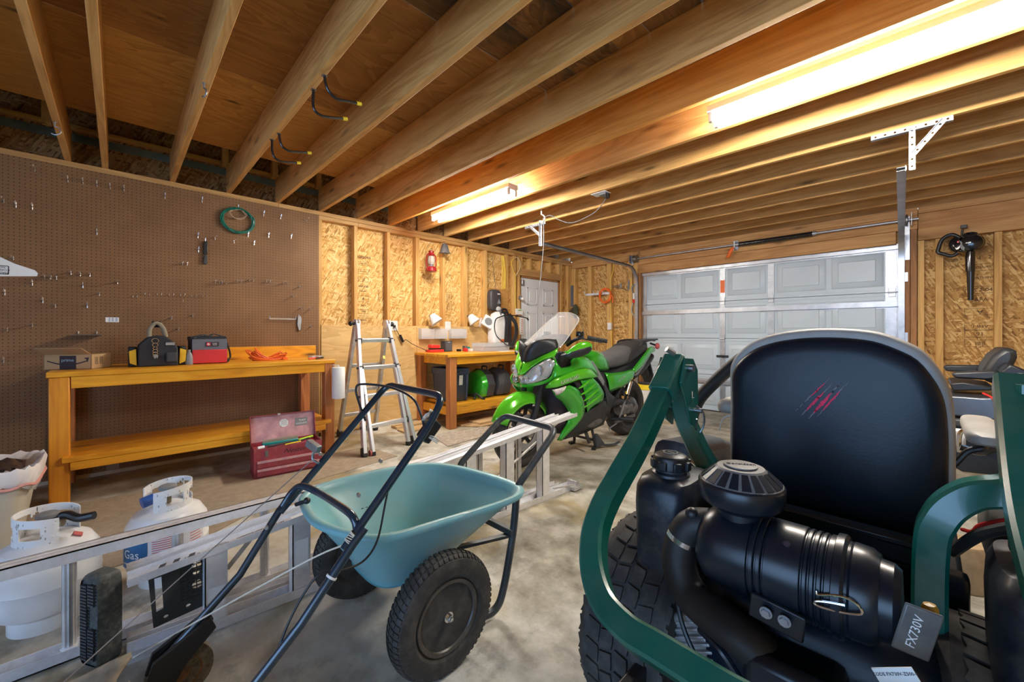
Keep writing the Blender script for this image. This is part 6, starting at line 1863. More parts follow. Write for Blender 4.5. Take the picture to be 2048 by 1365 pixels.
def shell_rows(rows, bulge=.0, n=14, m=6):
    C = [resamp([PW(*p) for p in r], n) for r in rows]
    cols = [resamp([c[k] for c in C], m) for k in range(n)]
    g = []
    for i in range(m):
        v = i / (m - 1)
        g.append([cols[k][i] + BN * (bulge * 4 * v * (1 - v)) for k in range(n)])
    return g
def panel(name, rows, mat, par, bulge=.0, n=14, m=6, th=.008, both=True, label=None):
    g = shell_rows(rows, bulge, n, m)
    o = part(name, MB().grid(g), mat, par, solid=th, angle=60, label=label)
    if both: part(name, MB().grid([[mir(p) for p in r] for r in g]), mat, par, solid=th, angle=60)
    return o
bk = thing('motorcycle', 'bright green sport touring motorcycle on its centre stand, facing the camera side', 'motorcycle', BF + BA * .8)
def wheel(s, r, w, name, hub=.06):
    c = B3(s, 0, r)
    T = [(r * .74, -w * .40), (r * .80, -w * .48), (r * .89, -w * .48), (r * .96, -w * .36), (r * .995, -w * .16), (r, 0), (r * .995, w * .16), (r * .96, w * .36), (r * .89, w * .48), (r * .80, w * .48), (r * .74, w * .40)]
    ty = part(name, MB().lathe(c, BN, T, 56, closed=True), M_rubber, bk, label='black motorcycle tyre')
    m = MB().lathe(c, BN, [(r * .66, -w * .36), (r * .75, -w * .42), (r * .75, w * .42), (r * .66, w * .36)], 56, closed=True)
    m.lathe(c, BN, [(0, -w * .5), (hub, -w * .5), (hub * .8, 0), (hub, w * .5), (0, w * .5)], 28)
    for k in range(6):
        a = 2 * PI * k / 6 + .2
        d = BA * math.cos(a) + Vector((0, 0, math.sin(a)))
        m.bar(c + d * hub * .7, c + d * r * .70, .03, .022, up=BN)
    part('cast_wheel', m, M_mblk, ty, bevel=.002)
    return ty
fw = wheel(0.0, .300, .12, 'front_tyre')
rw = wheel(1.64, .315, .18, 'rear_tyre', .09)
for w in (-.075, .075):
    c = B3(0, w, .30)
    m = MB().lathe(c - BN * .002, BN, [(.09, 0), (.155, 0), (.155, .004), (.09, .004)], 40, closed=True)
    for k in range(24):
        a = 2 * PI * k / 24; d = BA * math.cos(a) + Vector((0, 0, math.sin(a)))
        m.cyl(c + d * (.108 + .03 * (k % 2)) - BN * .004, c + d * (.108 + .03 * (k % 2)) + BN * .004, .0045, n=6)
    part('brake_disc', m, M_steel, bk, label='drilled steel brake disc')
    part('brake_caliper', MB().bx(B3(.10, w, .36), (.05, .07, .11)), M_mblk, bk, bevel=.008)
    w2 = w * 1.35
    part('fork_leg', MB().cyl(B3(.0, w2, .30), B3(.14, w2, .64), .026, n=16).cyl(B3(.13, w2, .62), B3(.24, w2, .88), .021, n=16), M_mblk, bk)
    part('axle_clamp', MB().cyl(B3(0, w2 - .02, .30), B3(0, w2 + .02, .30), .034, n=16), M_steel_dk, bk)
# front mudguard
g = []
for i in range(15):
    a = R(205 - 150 * i / 14)
    row = []
    for j in range(9):
        v = (j - 4) / 4
        rr = .318 - .035 * abs(v) ** 2.2 + .012
        ww = .088 * (1 - .25 * (abs(i - 8) / 8) ** 2)
        row.append(B3(-rr * math.cos(PI - a) * 1.0, v * ww, .30 + rr * math.sin(a)) if False else B3(rr * math.cos(a) * -1.0 * -1.0, v * ww, .30 + rr * math.sin(a)))
    g.append(row)
g = []
for i in range(16):
    a = R(158 - 128 * i / 15)      # from ahead of the wheel to behind it
    row = []
    for j in range(11):
        v = (j - 5) / 5
        ww = .098 * (1 - .22 * ((i - 9) / 9) ** 2)
        rr = .335 - .075 * abs(v) ** 2.6 + .01 * math.cos(v * PI)
        row.append(B3(rr * math.cos(a) * (-1) * -1 * 1.0 if False else -rr * math.cos(PI - a) , v * ww, .30 + rr * math.sin(a)))
    g.append(row)
# travel direction is -s: points ahead of the axle have negative s
g = [[B3(-((p - BF).dot(BA)) if False else (p - BF).dot(BA), (p - BF).dot(BN), p.z) for p in r] for r in g]
part('front_mudguard', MB().grid(g), M_kg2, bk, solid=.006, angle=70, label='bright green front mudguard')
md = bk.children[-1]
part('mudguard_badge', text_mb('ABS', .022, frame(B3(.06, .098, .53), BA, (0, 0, 1)), .001), M_paper, md)
# --- front fairing
maskA = [(372, 528, .0), (420, 532, .04), (520, 482, .12), (600, 447, .18), (665, 412, .225)]
maskB = [(322, 645, .0), (372, 636, .03), (440, 572, .10), (540, 512, .165), (632, 488, .215)]
hornT = [(335, 440, .0)]
panel('nose_cowl', [maskA, maskB], M_kg2, bk, bulge=.01, label='bright green nose cowl')
lensT = [(330, 655, .012), (378, 644, .035), (446, 582, .105), (545, 522, .168), (600, 502, .20), (634, 545, .225)]
lensB = [(338, 712, .02), (372, 716, .06), (430, 716, .11), (520, 690, .165), (590, 655, .205), (634, 548, .225)]
gl = shell_rows([lensT, lensB], .018, 14, 6)
part('headlight', MB().grid(gl), M_lens, bk, solid=.003, angle=60, label='clear headlight lens')
part('headlight', MB().grid([[mir(p) for p in r] for r in gl]), M_lens, bk, solid=.003, angle=60)
gi = [[p + BA * .05 - BN * .02 for p in r] for r in gl]
M_refl = plain('chrome reflector', (.62, .63, .66), .12, 1, var=.5, vs=60, bump=1.0, bs=70)
for f in ((lambda p: p), mir):
    rf = part('reflector', MB().grid([[f(p) for p in r] for r in gi]), M_refl, bk, solid=.003, angle=60, label='chrome headlight reflector')
    for (x, y, w, rr) in ((490, 610, .15, .045), (355, 690, .055, .022), (395, 688, .085, .022), (565, 560, .19, .03)):
        c = f(PW(x, y, w)) + BA * .03
        part('bulb_housing', MB().lathe(c, -BA, [(rr * .3, -.03), (rr, 0), (rr * 1.1, .008), (rr * .98, .010), (rr * .9, 0), (rr * .4, -.02), (0, -.022)], 20), M_chrome, rf)
panel('chin_cowl', [[(338, 714, .0), (400, 722, .085), (520, 698, .165), (600, 660, .215), (640, 560, .23)], [(345, 745, .0), (410, 745, .08), (530, 722, .165), (610, 684, .22), (655, 600, .235)]], M_kg, bk)
panel('side_cowl', [[(636, 490, .222), (652, 530, .235), (685, 582, .25), (780, 560, .26), (800, 505, .25), (880, 488, .24), (950, 525, .22), (985, 600, .22)],
                    [(612, 690, .225), (650, 670, .25), (700, 652, .268), (780, 622, .28), (840, 600, .28), (900, 592, .275), (960, 605, .26), (1010, 650, .24)]], M_kg, bk, bulge=.006, label='green side cowl')
panel('mirror_mount', [[(640, 465, .20), (700, 440, .24), (790, 500, .24)], [(660, 505, .215), (690, 575, .235), (780, 556, .24)]], M_mblk, bk, bulge=-.02)
q = panel('brand_cowl', [[(555, 745, .20), (610, 690, .25), (700, 650, .275), (800, 608, .287), (880, 588, .288), (940, 592, .28), (990, 640, .262)],
                     [(560, 752, .20), (645, 752, .25), (740, 722, .28), (800, 700, .29), (850, 684, .292), (930, 668, .287), (985, 668, .265)]], M_kg2, bk, bulge=.016, label='bright green upper side panel')
Mk = frame(PW(770, 682, .312), PW(840, 655, .312) - PW(700, 708, .30), (0, 0, 1))
part('brand_lettering', text_mb('KAWASAKI', .05, Mk, .001, xs=.92), plain('silver lettering', (.75, .76, .78), .3, .6), q)
panel('front_side_cowl', [[(612, 772, .235), (650, 832, .235), (705, 880, .22), (752, 955, .205), (745, 1040, .19), (700, 1120, .17), (655, 1198, .14)],
                          [(760, 728, .285), (832, 762, .285), (872, 842, .275), (890, 905, .26), (884, 985, .245), (822, 1072, .22), (690, 1200, .15)]], M_kg, bk, bulge=.02, n=18, label='large green lower front cowl')
panel('turn_signal', [[(615, 770, .24), (660, 760, .262), (735, 738, .286)], [(640, 808, .242), (662, 812, .255), (690, 795, .27)]], plain('pale signal lens', (.72, .62, .62), .15, var=.3, vs=40), bk, bulge=.012, label='clear turn signal lens')
panel('louvre_cowl', [[(860, 690, .282), (885, 770, .275), (905, 860, .262), (915, 960, .24)], [(965, 668, .28), (1015, 725, .275), (1055, 800, .262), (1045, 862, .245)]], M_kg, bk, bulge=-.012, label='green louvred panel')
for i, (a, b) in enumerate((((842, 757), (936, 688)), ((862, 812), (986, 718)), ((884, 866), (1018, 758)), ((888, 920), (1042, 802)))):
    pts_ = [PW(a[0] + (b[0] - a[0]) * k / 8, a[1] + (b[1] - a[1]) * k / 8 + 6 * math.sin(PI * k / 8), .285 + .006 * math.sin(PI * k / 8) - .002 * k / 8) for k in range(9)]
    m = MB().tube(pts_, .008, 8, scale=lambda t: .35 + math.sin(PI * min(1, .1 + t * .85)))
    part('louvre_fin', m, M_kg2, bk); part('louvre_fin', MB().add([mir(p) for p in m.v], m.f), M_kg2, bk)
panel('air_vent', [[(800, 700, .262), (840, 780, .256), (870, 860, .25), (885, 930, .24)], [(850, 690, .266), (888, 760, .262), (905, 860, .25), (912, 930, .235)]], M_ink, bk)
panel('belly_pan', [[(900, 965, .238), (1000, 905, .238), (1062, 862, .236), (1085, 905, .22)], [(700, 1195, .15), (850, 1150, .15), (960, 1105, .15), (1050, 1065, .15)]], M_mblk, bk, bulge=.012, label='black belly pan')
panel('trim_blade', [[(955, 520, .225), (985, 560, .222), (1030, 640, .215), (1062, 700, .21)], [(960, 560, .24), (990, 640, .242), (1030, 700, .24), (1052, 735, .23)]], M_greyp, bk, label='silver grey trim blade')
panel('frame_cover', [[(1050, 700, .215), (1095, 770, .20), (1110, 800, .19), (1150, 830, .18)], [(1078, 840, .225), (1085, 900, .21), (1075, 960, .19), (1090, 1010, .17)]], M_mblk, bk)
panel('side_cover', [[(1062, 622, .155), (1120, 625, .17), (1220, 612, .17), (1306, 590, .16)], [(1100, 785, .175), (1160, 765, .18), (1240, 730, .175), (1296, 680, .16)]], M_kg, bk, bulge=.02, label='green side cover')
Mk = frame(PW(1212, 672, .200), PW(1250, 640, .198) - PW(1175, 700, .198), (0, 0, 1))
part('model_lettering', text_mb('CONCOURS', .026, Mk, .001, shear=.2), plain('silver lettering b', (.75, .76, .78), .3, .6), bk.children[-2])
panel('tail_cowl', [[(1300, 590, .16), (1370, 500, .155), (1440, 410, .14), (1478, 400, .12)], [(1300, 640, .16), (1380, 575, .155), (1450, 470, .14), (1490, 440, .12)]], M_kg, bk, bulge=.014, label='green tail cowl')
panel('tail_trim', [[(1345, 640, .12), (1400, 560, .12), (1455, 470, .12)], [(1310, 650, .15), (1385, 580, .15), (1450, 475, .13)]], M_greyp, bk)
# lofted body pieces: (s, z centre, half width, half height)
def bloft(name, secs, mat, p=3.0, label=None, n=28):
    m = MB(); m.loft([[B3(s, x, z + y) for x, y in ring2(w, h, n, p)] for s, z, w, h in secs])
    return part(name, m, mat, bk, angle=60, label=label)
bloft('fuel_tank', [(.62, .86, .10, .05), (.68, .87, .16, .10), (.82, .875, .19, .115), (.98, .86, .185, .115), (1.10, .82, .15, .09), (1.16, .79, .12, .05)], M_kg, 2.6, 'green fuel tank')
bloft('front_seat', [(1.08, .82, .09, .04), (1.13, .835, .13, .075), (1.28, .85, .165, .085), (1.45, .875, .165, .09), (1.56, .92, .15, .085), (1.60, .94, .13, .06)], M_seat1, 2.6, 'grey rider seat')
bloft('rear_seat', [(1.35, .84, .15, .06), (1.50, .87, .17, .09), (1.62, .925, .168, .105), (1.78, .965, .155, .095), (1.92, .985, .13, .075), (1.96, .985, .10, .05)], M_seat2, 2.6, 'black pillion seat')
bloft('subframe', [(.35, .66, .10, .10), (.6, .60, .19, .22), (.9, .58, .20, .22), (1.15, .60, .14, .16), (1.5, .74, .12, .10), (2.0, .88, .10, .06)], M_mblk, 3)
bloft('radiator_shroud', [(.26, .50, .06, .12), (.30, .48, .16, .24), (.5, .46, .19, .26), (.62, .46, .15, .2)], M_ink, 3)
bloft('engine_block', [(.42, .40, .12, .12), (.5, .40, .20, .18), (.85, .38, .20, .18), (1.05, .38, .18, .14), (1.12, .38, .12, .08)], M_eng, 4)
bloft('rear_mudguard', [(1.72, .66, .09, .06), (1.90, .72, .10, .06), (2.05, .80, .10, .05), (2.14, .86, .10, .04)], M_mblk, 3)
m = MB().prism([B3(2.05, -.09, .80), B3(2.05, .09, .80), B3(2.22, .075, .53), B3(2.22, -.075, .53)], BA * .02)
part('plate_flap', m, M_mblk, bk, bevel=.004)
part('plate_holder', MB().prism([B3(2.02, -.05, .83), B3(2.02, .05, .83), B3(2.16, .05, .62), B3(2.16, -.05, .62)], BA * -.06), M_mblk, bk, bevel=.006)
# luggage rack and grab rail
m = MB()
m.prism([B3(1.95, -.10, 1.065), B3(1.95, .10, 1.065), B3(2.30, .07, 1.075), B3(2.38, .0, 1.075), B3(2.30, -.07, 1.075)], Vector((0, 0, -.016)))
rk = part('luggage_rack', m, M_mblk, bk, bevel=.006, label='black luggage rack')
for s in (-1, 1):
    part('grab_rail', MB().tube(catmull([B3(1.72, .13 * s, .98), B3(1.78, .165 * s, 1.04), B3(1.95, .15 * s, 1.06), B3(2.15, .10 * s, 1.055)], 5), .013, 10), M_mblk, rk)
    part('rear_signal', MB().sphere(B3(2.22, .10 * s, .985), .032, 14, 10, (.9, .9, 1.2)), M_redp, bk, label='red rear reflector')
    part('signal_stalk', MB().cyl(B3(2.14, .05 * s, 1.02), B3(2.22, .09 * s, .99), .012, n=10), M_mblk, bk)
part('tail_light', MB().prism([B3(2.10, -.09, .90), B3(2.10, .09, .90), B3(2.16, .07, .96), B3(2.16, -.07, .96)], BA * .03), M_redp, bk, bevel=.006, label='red tail light')
# swing arm, shaft drive, shock, pegs
m = MB().tube([B3(1.02, .11, .40), B3(1.3, .13, .42), B3(1.60, .13, .33)], .042, 14)
part('swing_arm', m, M_mblk, bk)
m = MB().lathe(B3(1.60, .085, .325), BN, [(.0, 0), (.10, 0), (.112, .012), (.105, .035), (.07, .06), (.045, .085), (.03, .09), (0, .09)], 28)
for k in range(8):
    a = 2 * PI * k / 8; d = BA * math.cos(a) + Vector((0, 0, math.sin(a)))
    m.cyl(B3(1.60, .11, .325) + d * .088, B3(1.60, .13, .325) + d * .088, .007, n=6)
part('final_drive', m, M_eng, bk, label='cast shaft drive hub')
m = MB().lathe(B3(1.30, .13, .335), BA, [(.0, 0), (.05, .0), (.065, .02), (.070, .06), (.062, .11), (.068, .12), (.068, .14), (.058, .15), (.058, .22), (0, .23)], 24)
part('shaft_housing', m, M_eng, bk)
part('linkage', MB().bar(B3(1.22, .15, .22), B3(1.60, .15, .24), .03, .035), M_eng, bk, bevel=.006)
part('shock_reservoir', MB().cyl(B3(1.42, .11, .56), B3(1.52, .11, .66), .026, n=16).cyl(B3(1.50, .11, .47), B3(1.58, .11, .61), .030, n=16), M_chrome, bk)
part('shock_adjuster', MB().cyl(B3(1.40, .13, .50), B3(1.40, .155, .50), .03, n=16), M_mblk, bk)
part('shock_label', MB().cyl(B3(1.42, .158, .505), B3(1.42, .16, .505), .016, n=12), M_yellow, bk)
part('foot_peg', MB().bar(B3(1.18, .13, .26), B3(1.24, .28, .26), .035, .022).cyl(B3(1.20, .22, .27), B3(1.26, .34, .265), .022, n=12), M_mblk, bk, bevel=.004)
part('heel_guard', MB().prism([B3(1.22, .19, .26), B3(1.28, .19, .30), B3(1.36, .19, .44), B3(1.30, .19, .40)], BN * .005), M_steel, bk, label='steel heel guard')
part('gear_lever', MB().tube([B3(1.16, .20, .22), B3(1.0, .22, .20), B3(.95, .26, .20)], .007, 8), M_steel, bk)
part('foot_peg', MB().bar(B3(1.18, -.13, .26), B3(1.24, -.28, .26), .035, .022), M_mblk, bk, bevel=.004)
part('exhaust', MB().tube([B3(.8, -.15, .25), B3(1.2, -.19, .26), B3(1.75, -.22, .38)], .05, 16, scale=lambda t: .6 + .6 * t), M_eng, bk)
part('frame_strut', MB().bar(B3(1.10, .14, .36), B3(1.40, .15, .62), .02, .018), M_mblk, bk)
# centre stand and kick stand
m = MB()
for s in (-1, 1):
    m.bar(B3(.86, .10 * s, .26), B3(.90, .13 * s, .03), .028, .022)
    m.bar(B3(.90, .13 * s, .02), B3(.84, .15 * s, .012), .04, .022)
m.bar(B3(.88, -.12, .09), B3(.88, .12, .09), .022, .022)
st = part('centre_stand', m, M_mblk, bk, bevel=.003)
m = MB().prism([B3(.885, .13, .15), B3(.915, .13, .15), B3(1.0, .17, .03), B3(.89, .14, .02)], BN * .012)
m.tube(catmull([B3(.93, .15, .04), B3(1.02, .18, .024), B3(1.10, .22, .026), B3(1.16, .24, .045)], 5), .011, 8)
part('stand_foot_lever', m, M_tubefr, st)
part('side_stand', MB().bar(B3(.74, .12, .22), B3(.72, .19, .10), .03, .02), M_mblk, bk, bevel=.003)
# cockpit: inner black cowl under the screen, instruments, bars
g = shell_rows([[(372, 528, .0), (420, 530, .05), (520, 480, .12), (600, 446, .18), (665, 412, .22)], [(380, 440, .0), (430, 425, .07), (520, 400, .13), (600, 370, .18), (665, 380, .21)], [(410, 400, .0), (440, 360, .06), (500, 345, .12), (560, 335, .15), (650, 340, .18)]], 0, 12, 8)
for f in ((lambda p: p), mir):
    part('inner_cowl', MB().grid([[f(p) for p in r] for r in g]), M_mblk, bk, solid=.006, angle=60)
part('air_scoop', MB().loft([[B3(s, x, z + y) for x, y in ring2(w, h, 20, 3)] for s, z, w, h in ((.13, .98, .10, .025), (.15, .985, .115, .04), (.24, 1.03, .12, .045), (.36, 1.08, .11, .03))]), M_blackg, bk)
part('instrument_hood', MB().loft([[B3(s, x, z + y) for x, y in ring2(w, h, 24, 3)] for s, z, w, h in ((.28, 1.03, .14, .03), (.34, 1.06, .17, .05), (.48, 1.09, .16, .045), (.52, 1.09, .12, .02))]), M_mblk, bk)
# screen
scr = []
N1, N2 = 13, 10
for j in range(N2):
    v = j / (N2 - 1)
    row = []
    wmax = .235 * (1 - v) + (.185 - .05 * max(0, v - .85) / .15 * 1.2) * v
    for i in range(N1):
        u = (i / (N1 - 1) - .5) * 2
        s = .07 + .47 * v ** .95 + .17 * abs(u) ** 2 * (1 - .55 * v) 
        z = .90 + .44 * v + (.12 * abs(u) ** 1.6) * (1 - v) - .035 * abs(u) ** 4 * v
        row.append(B3(s, u * wmax, z))
    scr.append(row)
part('windscreen', MB().grid(scr), M_scr, bk, solid=.003, angle=70, label='clear windscreen')
ed = [r[0] for r in scr] + scr[-1][1:-1] + [r[-1] for r in reversed(scr)]
part('windscreen_edge', MB().tube(catmull(ed, 3), .0032, 6), glass('screen edge', (.85, .84, .78), .2, .7), bk.children[-1], label='pale screen edge')
for s in (-1, 1):
    m = MB().tube(catmull([B3(.55, .06 * s, 1.03), B3(.53, .16 * s, 1.08), B3(.56, .24 * s, 1.11)], 5), .016, 12)
    hb_ = part('handlebar', m, M_mblk, bk)
    part('grip', MB().cyl(B3(.58, .27 * s, 1.105), B3(.70, .40 * s, 1.07), .019, n=16), M_rubber, hb_, label='black rubber grip')
    part('lever', MB().tube(catmull([B3(.53, .22 * s, 1.10), B3(.54, .30 * s, 1.085), B3(.62, .40 * s, 1.06)], 5), .006, 8), M_mblk, hb_)
    part('fluid_reservoir', MB().lathe(B3(.56, .20 * s, 1.115), (0, 0, 1), [(0, 0), (.036, 0), (.038, .006), (.038, .040), (.035, .045), (0, .045)], 22), M_blackg, hb_)
    # mirrors
    base = PW(735, 478, .30); tipm = PW(948, 400, .43)
    d = (tipm - base); 
    rr = []
    for k, (u, h_, th_) in enumerate(((0, .012, .010), (.12, .035, .03), (.35, .052, .045), (.6, .060, .05), (.85, .050, .045), (.97, .028, .028), (1.0, .008, .008))):
        c = base + d * u + Vector((0, 0, .010 * math.sin(PI * u)))
        rr.append((c, h_, th_))
    ring_t = [[(c + Vector((0, 0, y)) + BA * x) for x, y in ring2(t_, h_, 20, 2.3)] for c, h_, t_ in rr]
    if s < 0: ring_t = [[mir(p) for p in r] for r in ring_t]
    mm = MB().loft(ring_t)
    mo = part('mirror', mm, M_kg2, bk, label='green backed mirror', angle=60)
    lo = [[(c + Vector((0, 0, y - h_ * .42)) + BA * (x - .004)) for x, y in ring2(t_ * 1.03, h_ * .66, 20, 2.3)] for c, h_, t_ in rr]
    if s < 0: lo = [[mir(p) for p in r] for r in lo]
    part('mirror_lower', MB().loft(lo), M_mblk, mo, angle=60)
    st_ = [PW(690, 520, .24), PW(705, 480, .27), PW(745, 470, .31)]
    if s < 0: st_ = [mir(p) for p in st_]
    part('mirror_stem', MB().tube(st_, .02, 10), M_mblk, mo)
part('tank_cap', MB().lathe(B3(.88, 0, .985), (0, 0, 1), [(0, 0), (.05, 0), (.05, .008), (.035, .014), (0, .014)], 24), M_steel_dk, bk)

# ============================================================ second workbench
def Cz(x, y): return (830 + x / 6.204, 680 + y / 6.204)
t = thing('workbench', 'shorter amber workbench with red-brown posts behind the motorcycle', 'workbench', (-4.3, 3.6, 0))
Y2a, Y2b, B2 = 2.80, 4.50, .89
for k in range(3):
    part('top_board', MB().box((-4.645 + .25 * k, Y2a - .04, B2 - .034), (-4.40 + .25 * k, Y2b + .03, B2)), M_bench, t, bevel=.004)
part('front_rail', MB().box((-3.955, Y2a + .10, B2 - .125), (-3.92, Y2b - .09, B2 - .035)), M_bench, t, bevel=.003)
part('end_rail', MB().box((-4.56, Y2a + .04, B2 - .13), (-4.02, Y2a + .075, B2 - .035)), M_bench, t, bevel=.003)
for x0, x1, y0, y1 in ((-4.01, -3.915, Y2a, Y2a + .095), (-4.655, -4.565, Y2a - .005, Y2a + .085), (-4.01, -3.915, Y2b - .09, Y2b), (-4.655, -4.565, Y2b - .09, Y2b)):
    part('leg', MB().box((x0, y0, 0), (x1, y1, B2 - .035)), M_benchR, t, bevel=.006)
for a, b in ((-4.60, -4.26), (-4.255, -3.92)):
    part('shelf_board', MB().box((a, Y2a + (.098 if b > -4 else .09), .255), (b, Y2b - .1, .29)), M_bench, t, bevel=.003)
part('shelf_front_rail', MB().box((-3.95, Y2a + .098, .165), (-3.918, Y2b - .093, .253)), M_bench, t, bevel=.003)
part('shelf_end_rail', MB().box((-4.56, Y2a + .03, .15), (-4.02, Y2a + .065, .252)), M_bench, t, bevel=.003)
# dark blue storage tub on the shelf
M_blueb = plain('slate blue tub plastic', (.035, .055, .095), .45, var=.12, dust=.05)
tb = thing('storage_tub', 'dark blue plastic tub on the shelf of the shorter workbench', 'tub', (-4.28, 3.04, .29))
def rr(z, a): return [Vector((-4.25 + x * a, 3.04 + y * a, z)) for x, y in ring2(.235, .155, 36, 6)]
body = part('tub_body', MB().loft([rr(.292, .84), rr(.30, .86), rr(.62, .97), rr(.625, 1.02), rr(.655, 1.03), rr(.70, 1.03), rr(.703, 1.0), rr(.66, .97), rr(.32, .84)]), M_blueb, tb, angle=40)
m = MB()
for dy in (-.07, .05): m.box((-4.013, 3.04 + dy - .008, .31), (-4.005, 3.04 + dy + .008, .62))
part('tub_rib', MB().prism([(-4.02, 3.10, .31), (-4.02, 3.125, .31), (-4.0, 3.13, .62), (-4.0, 3.095, .62)], (.012, 0, 0)), M_blueb, body)
part('tub_handle', MB().box((-4.012, 2.99, .655), (-3.995, 3.09, .675)), M_blueb, body, bevel=.004)
part('tub_label', MB().prism([(-4.0165, 3.0, .50), (-4.0165, 3.055, .50), (-4.008, 3.055, .62), (-4.008, 3.0, .62)], (.003, 0, 0)), plain('cream printed label', (.62, .63, .55), .6, var=.4, vs=60), body, label='cream printed label')
# hard side cases
def case(y0, col, label, x1=-3.97, w=.22):
    c = thing('pannier_case', label, 'case', (-4.2, y0 + w / 2, .29))
    pf = [(-4.42, .31), (-4.44, .45), (-4.40, .60), (-4.25, .665), (-4.12, .66), (x1 - .05, .60), (x1, .47), (x1 - .04, .315), (x1 - .10, .292), (-4.36, .292)]
    def sec(y, s): return [Vector((-4.2 + (x + 4.2) * s, y, .292 + (z - .292) * (s if z > .3 else 1))) for x, z in pf]
    body = part('shell', MB().loft([sec(y0 + w * .42, .99), sec(y0 + w * .5, 1.0), sec(y0 + w * .96, .96), sec(y0 + w, .90)]), M_dkgrey, c, bevel=.006)
    part('lid', MB().loft([sec(y0, .74), sec(y0 + w * .08, .88), sec(y0 + w * .40, .985)]), col, c, bevel=.006)
    part('handle', MB().tube(fillet([(-4.16, y0 + w * .6, .65), (-4.16, y0 + w * .6, .70), (-4.06, y0 + w * .6, .70), (-4.06, y0 + w * .6, .63)], .02), .010, 8), M_black, c)
    return c
case(3.36, M_kg, 'green and black motorcycle side case on the bench shelf beside the blue tub')
case(3.66, M_dkgrey, 'all-dark motorcycle side case behind the green one on the shelf')
single('hose_bundle', MB().tube(catmull([(-4.30, 3.26, .31), (-4.10, 3.28, .34), (-4.0, 3.24, .31), (-4.06, 3.30, .36), (-3.97, 3.33, .31), (-3.96, 3.36, .30), (-3.94, 3.335, .285)], 6), .014, 8), M_black, 'tangle of black straps on the shelf between blue tub and green case', 'strap')
# on the bench top
c = thing('battery_charger', 'red battery charger with a red pack at the left end of the shorter workbench', 'charger', (-4.52, 2.97, B2))
part('charger_base', MB().prism([(-4.46, 2.88, B2 + .001), (-4.46, 3.09, B2 + .001), (-4.58, 3.09, B2 + .001), (-4.58, 2.88, B2 + .001)], (0, 0, .035)), M_red, c, bevel=.006)
part('battery_pack', MB().prism([(-4.47, 2.90, B2 + .055), (-4.47, 3.03, B2 + .05), (-4.57, 3.03, B2 + .05), (-4.57, 2.90, B2 + .06)], (0, .01, .045)), M_red, c, bevel=.01, label='red battery pack')
part('contact_block', MB().box((-4.56, 2.91, B2 + .034), (-4.48, 3.07, B2 + .054)), M_black, c, bevel=.003)
s = thing('speaker', 'small charcoal box speaker standing right of the red charger', 'speaker', (-4.58, 3.22, B2))
part('cabinet', MB().box((-4.63, 3.155, B2 + .001), (-4.53, 3.275, B2 + .145)), M_dkgrey, s, bevel=.006)
part('grille', MB().box((-4.5295, 3.165, B2 + .012), (-4.526, 3.265, B2 + .130)), M_greyp if False else plain('speaker cloth', (.075, .085, .10), .8, bump=.4, bs=500), s)
part('badge', MB().box((-4.5258, 3.195, B2 + .125), (-4.5245, 3.235, B2 + .129)), M_white, s)
rnd = random.Random(11)
for i, (y, x, h_, mt, nm, lb) in enumerate(((3.36, -4.50, .03, M_black, 'dark pouch', 'small black pouch lying between the speaker and the bit boxes'), (3.40, -4.40, .045, M_red, 'red', 'small red bit box in the clutter right of the speaker'), (3.44, -4.47, .075, M_steel_dk, 'grey', 'small grey metal box in the clutter right of the speaker'), (3.47, -4.38, .035, M_white, 'white', 'small white box in front of the clutter right of the speaker'), (3.50, -4.48, .06, M_teal, 'teal', 'small teal box in the clutter left of the clear organizers'))):
    bxx = MB(); bxx.box((x - .03, y - .018, B2 + .001), (x + .03, y + .02, B2 + h_)); single('small_box', bxx, mt, lb, 'box', bevel=.003)
M_clear = glass('clear box plastic', (.82, .85, .88), .15, .38)
M_clip = plain('clip blue grey', (.35, .40, .48), .5)
def organizer(x0, x1, y0, y1, z0, h_, label, cols, rows_, name='parts_organizer'):
    o = thing(name, label, 'organizer', ((x0 + x1) / 2, (y0 + y1) / 2, z0))
    m = MB().box((x0, y0, z0 + .001), (x1, y0 + .003, z0 + h_)).box((x0, y1 - .003, z0 + .001), (x1, y1, z0 + h_)).box((x0, y0, z0 + .001), (x0 + .003, y1, z0 + h_)).box((x1 - .003, y0, z0 + .001), (x1, y1, z0 + h_)).box((x0, y0, z0 + .001), (x1, y1, z0 + .004))
    part('tray', m, M_clear, o)
    part('lid', MB().box((x0 - .002, y0 - .002, z0 + h_), (x1 + .002, y1 + .002, z0 + h_ + .006)), M_clear, o, bevel=.002)
    m = MB()
    for k in range(1, cols):
        y = y0 + (y1 - y0) * k / cols; m.box((x0 + .003, y - .001, z0 + .004), (x1 - .003, y + .001, z0 + h_ - .004))
    part('dividers', m, M_clear, o)
    for k in range(cols):
        yy = y0 + (y1 - y0) * (k + .5) / cols
        part('fasteners', MB().box((x0 + .02, yy - (y1 - y0) / cols * .38, z0 + .005), (x1 - .02, yy + (y1 - y0) / cols * .38, z0 + h_ * (.3 + .3 * ((k * 7) % 3) / 2))), [M_steel_dk, M_clip, M_steel, M_dkgrey][k % 4], o, bevel=.003)
    return o
organizer(-4.46, -4.18, 3.55, 4.02, B2, .055, 'clear compartment organizer at the front of the shorter workbench, lowest of its stack', 4, 1)
organizer(-4.46, -4.18, 3.56, 4.00, B2 + .062, .05, 'clear compartment organizer lying on top of another one on the shorter workbench', 3, 1)
single('loose_paper', MB().box((-4.12, 3.72, B2 + .001), (-3.98, 4.0, B2 + .003)), M_paper, 'white sheet lying at the front edge of the shorter workbench', 'paper')
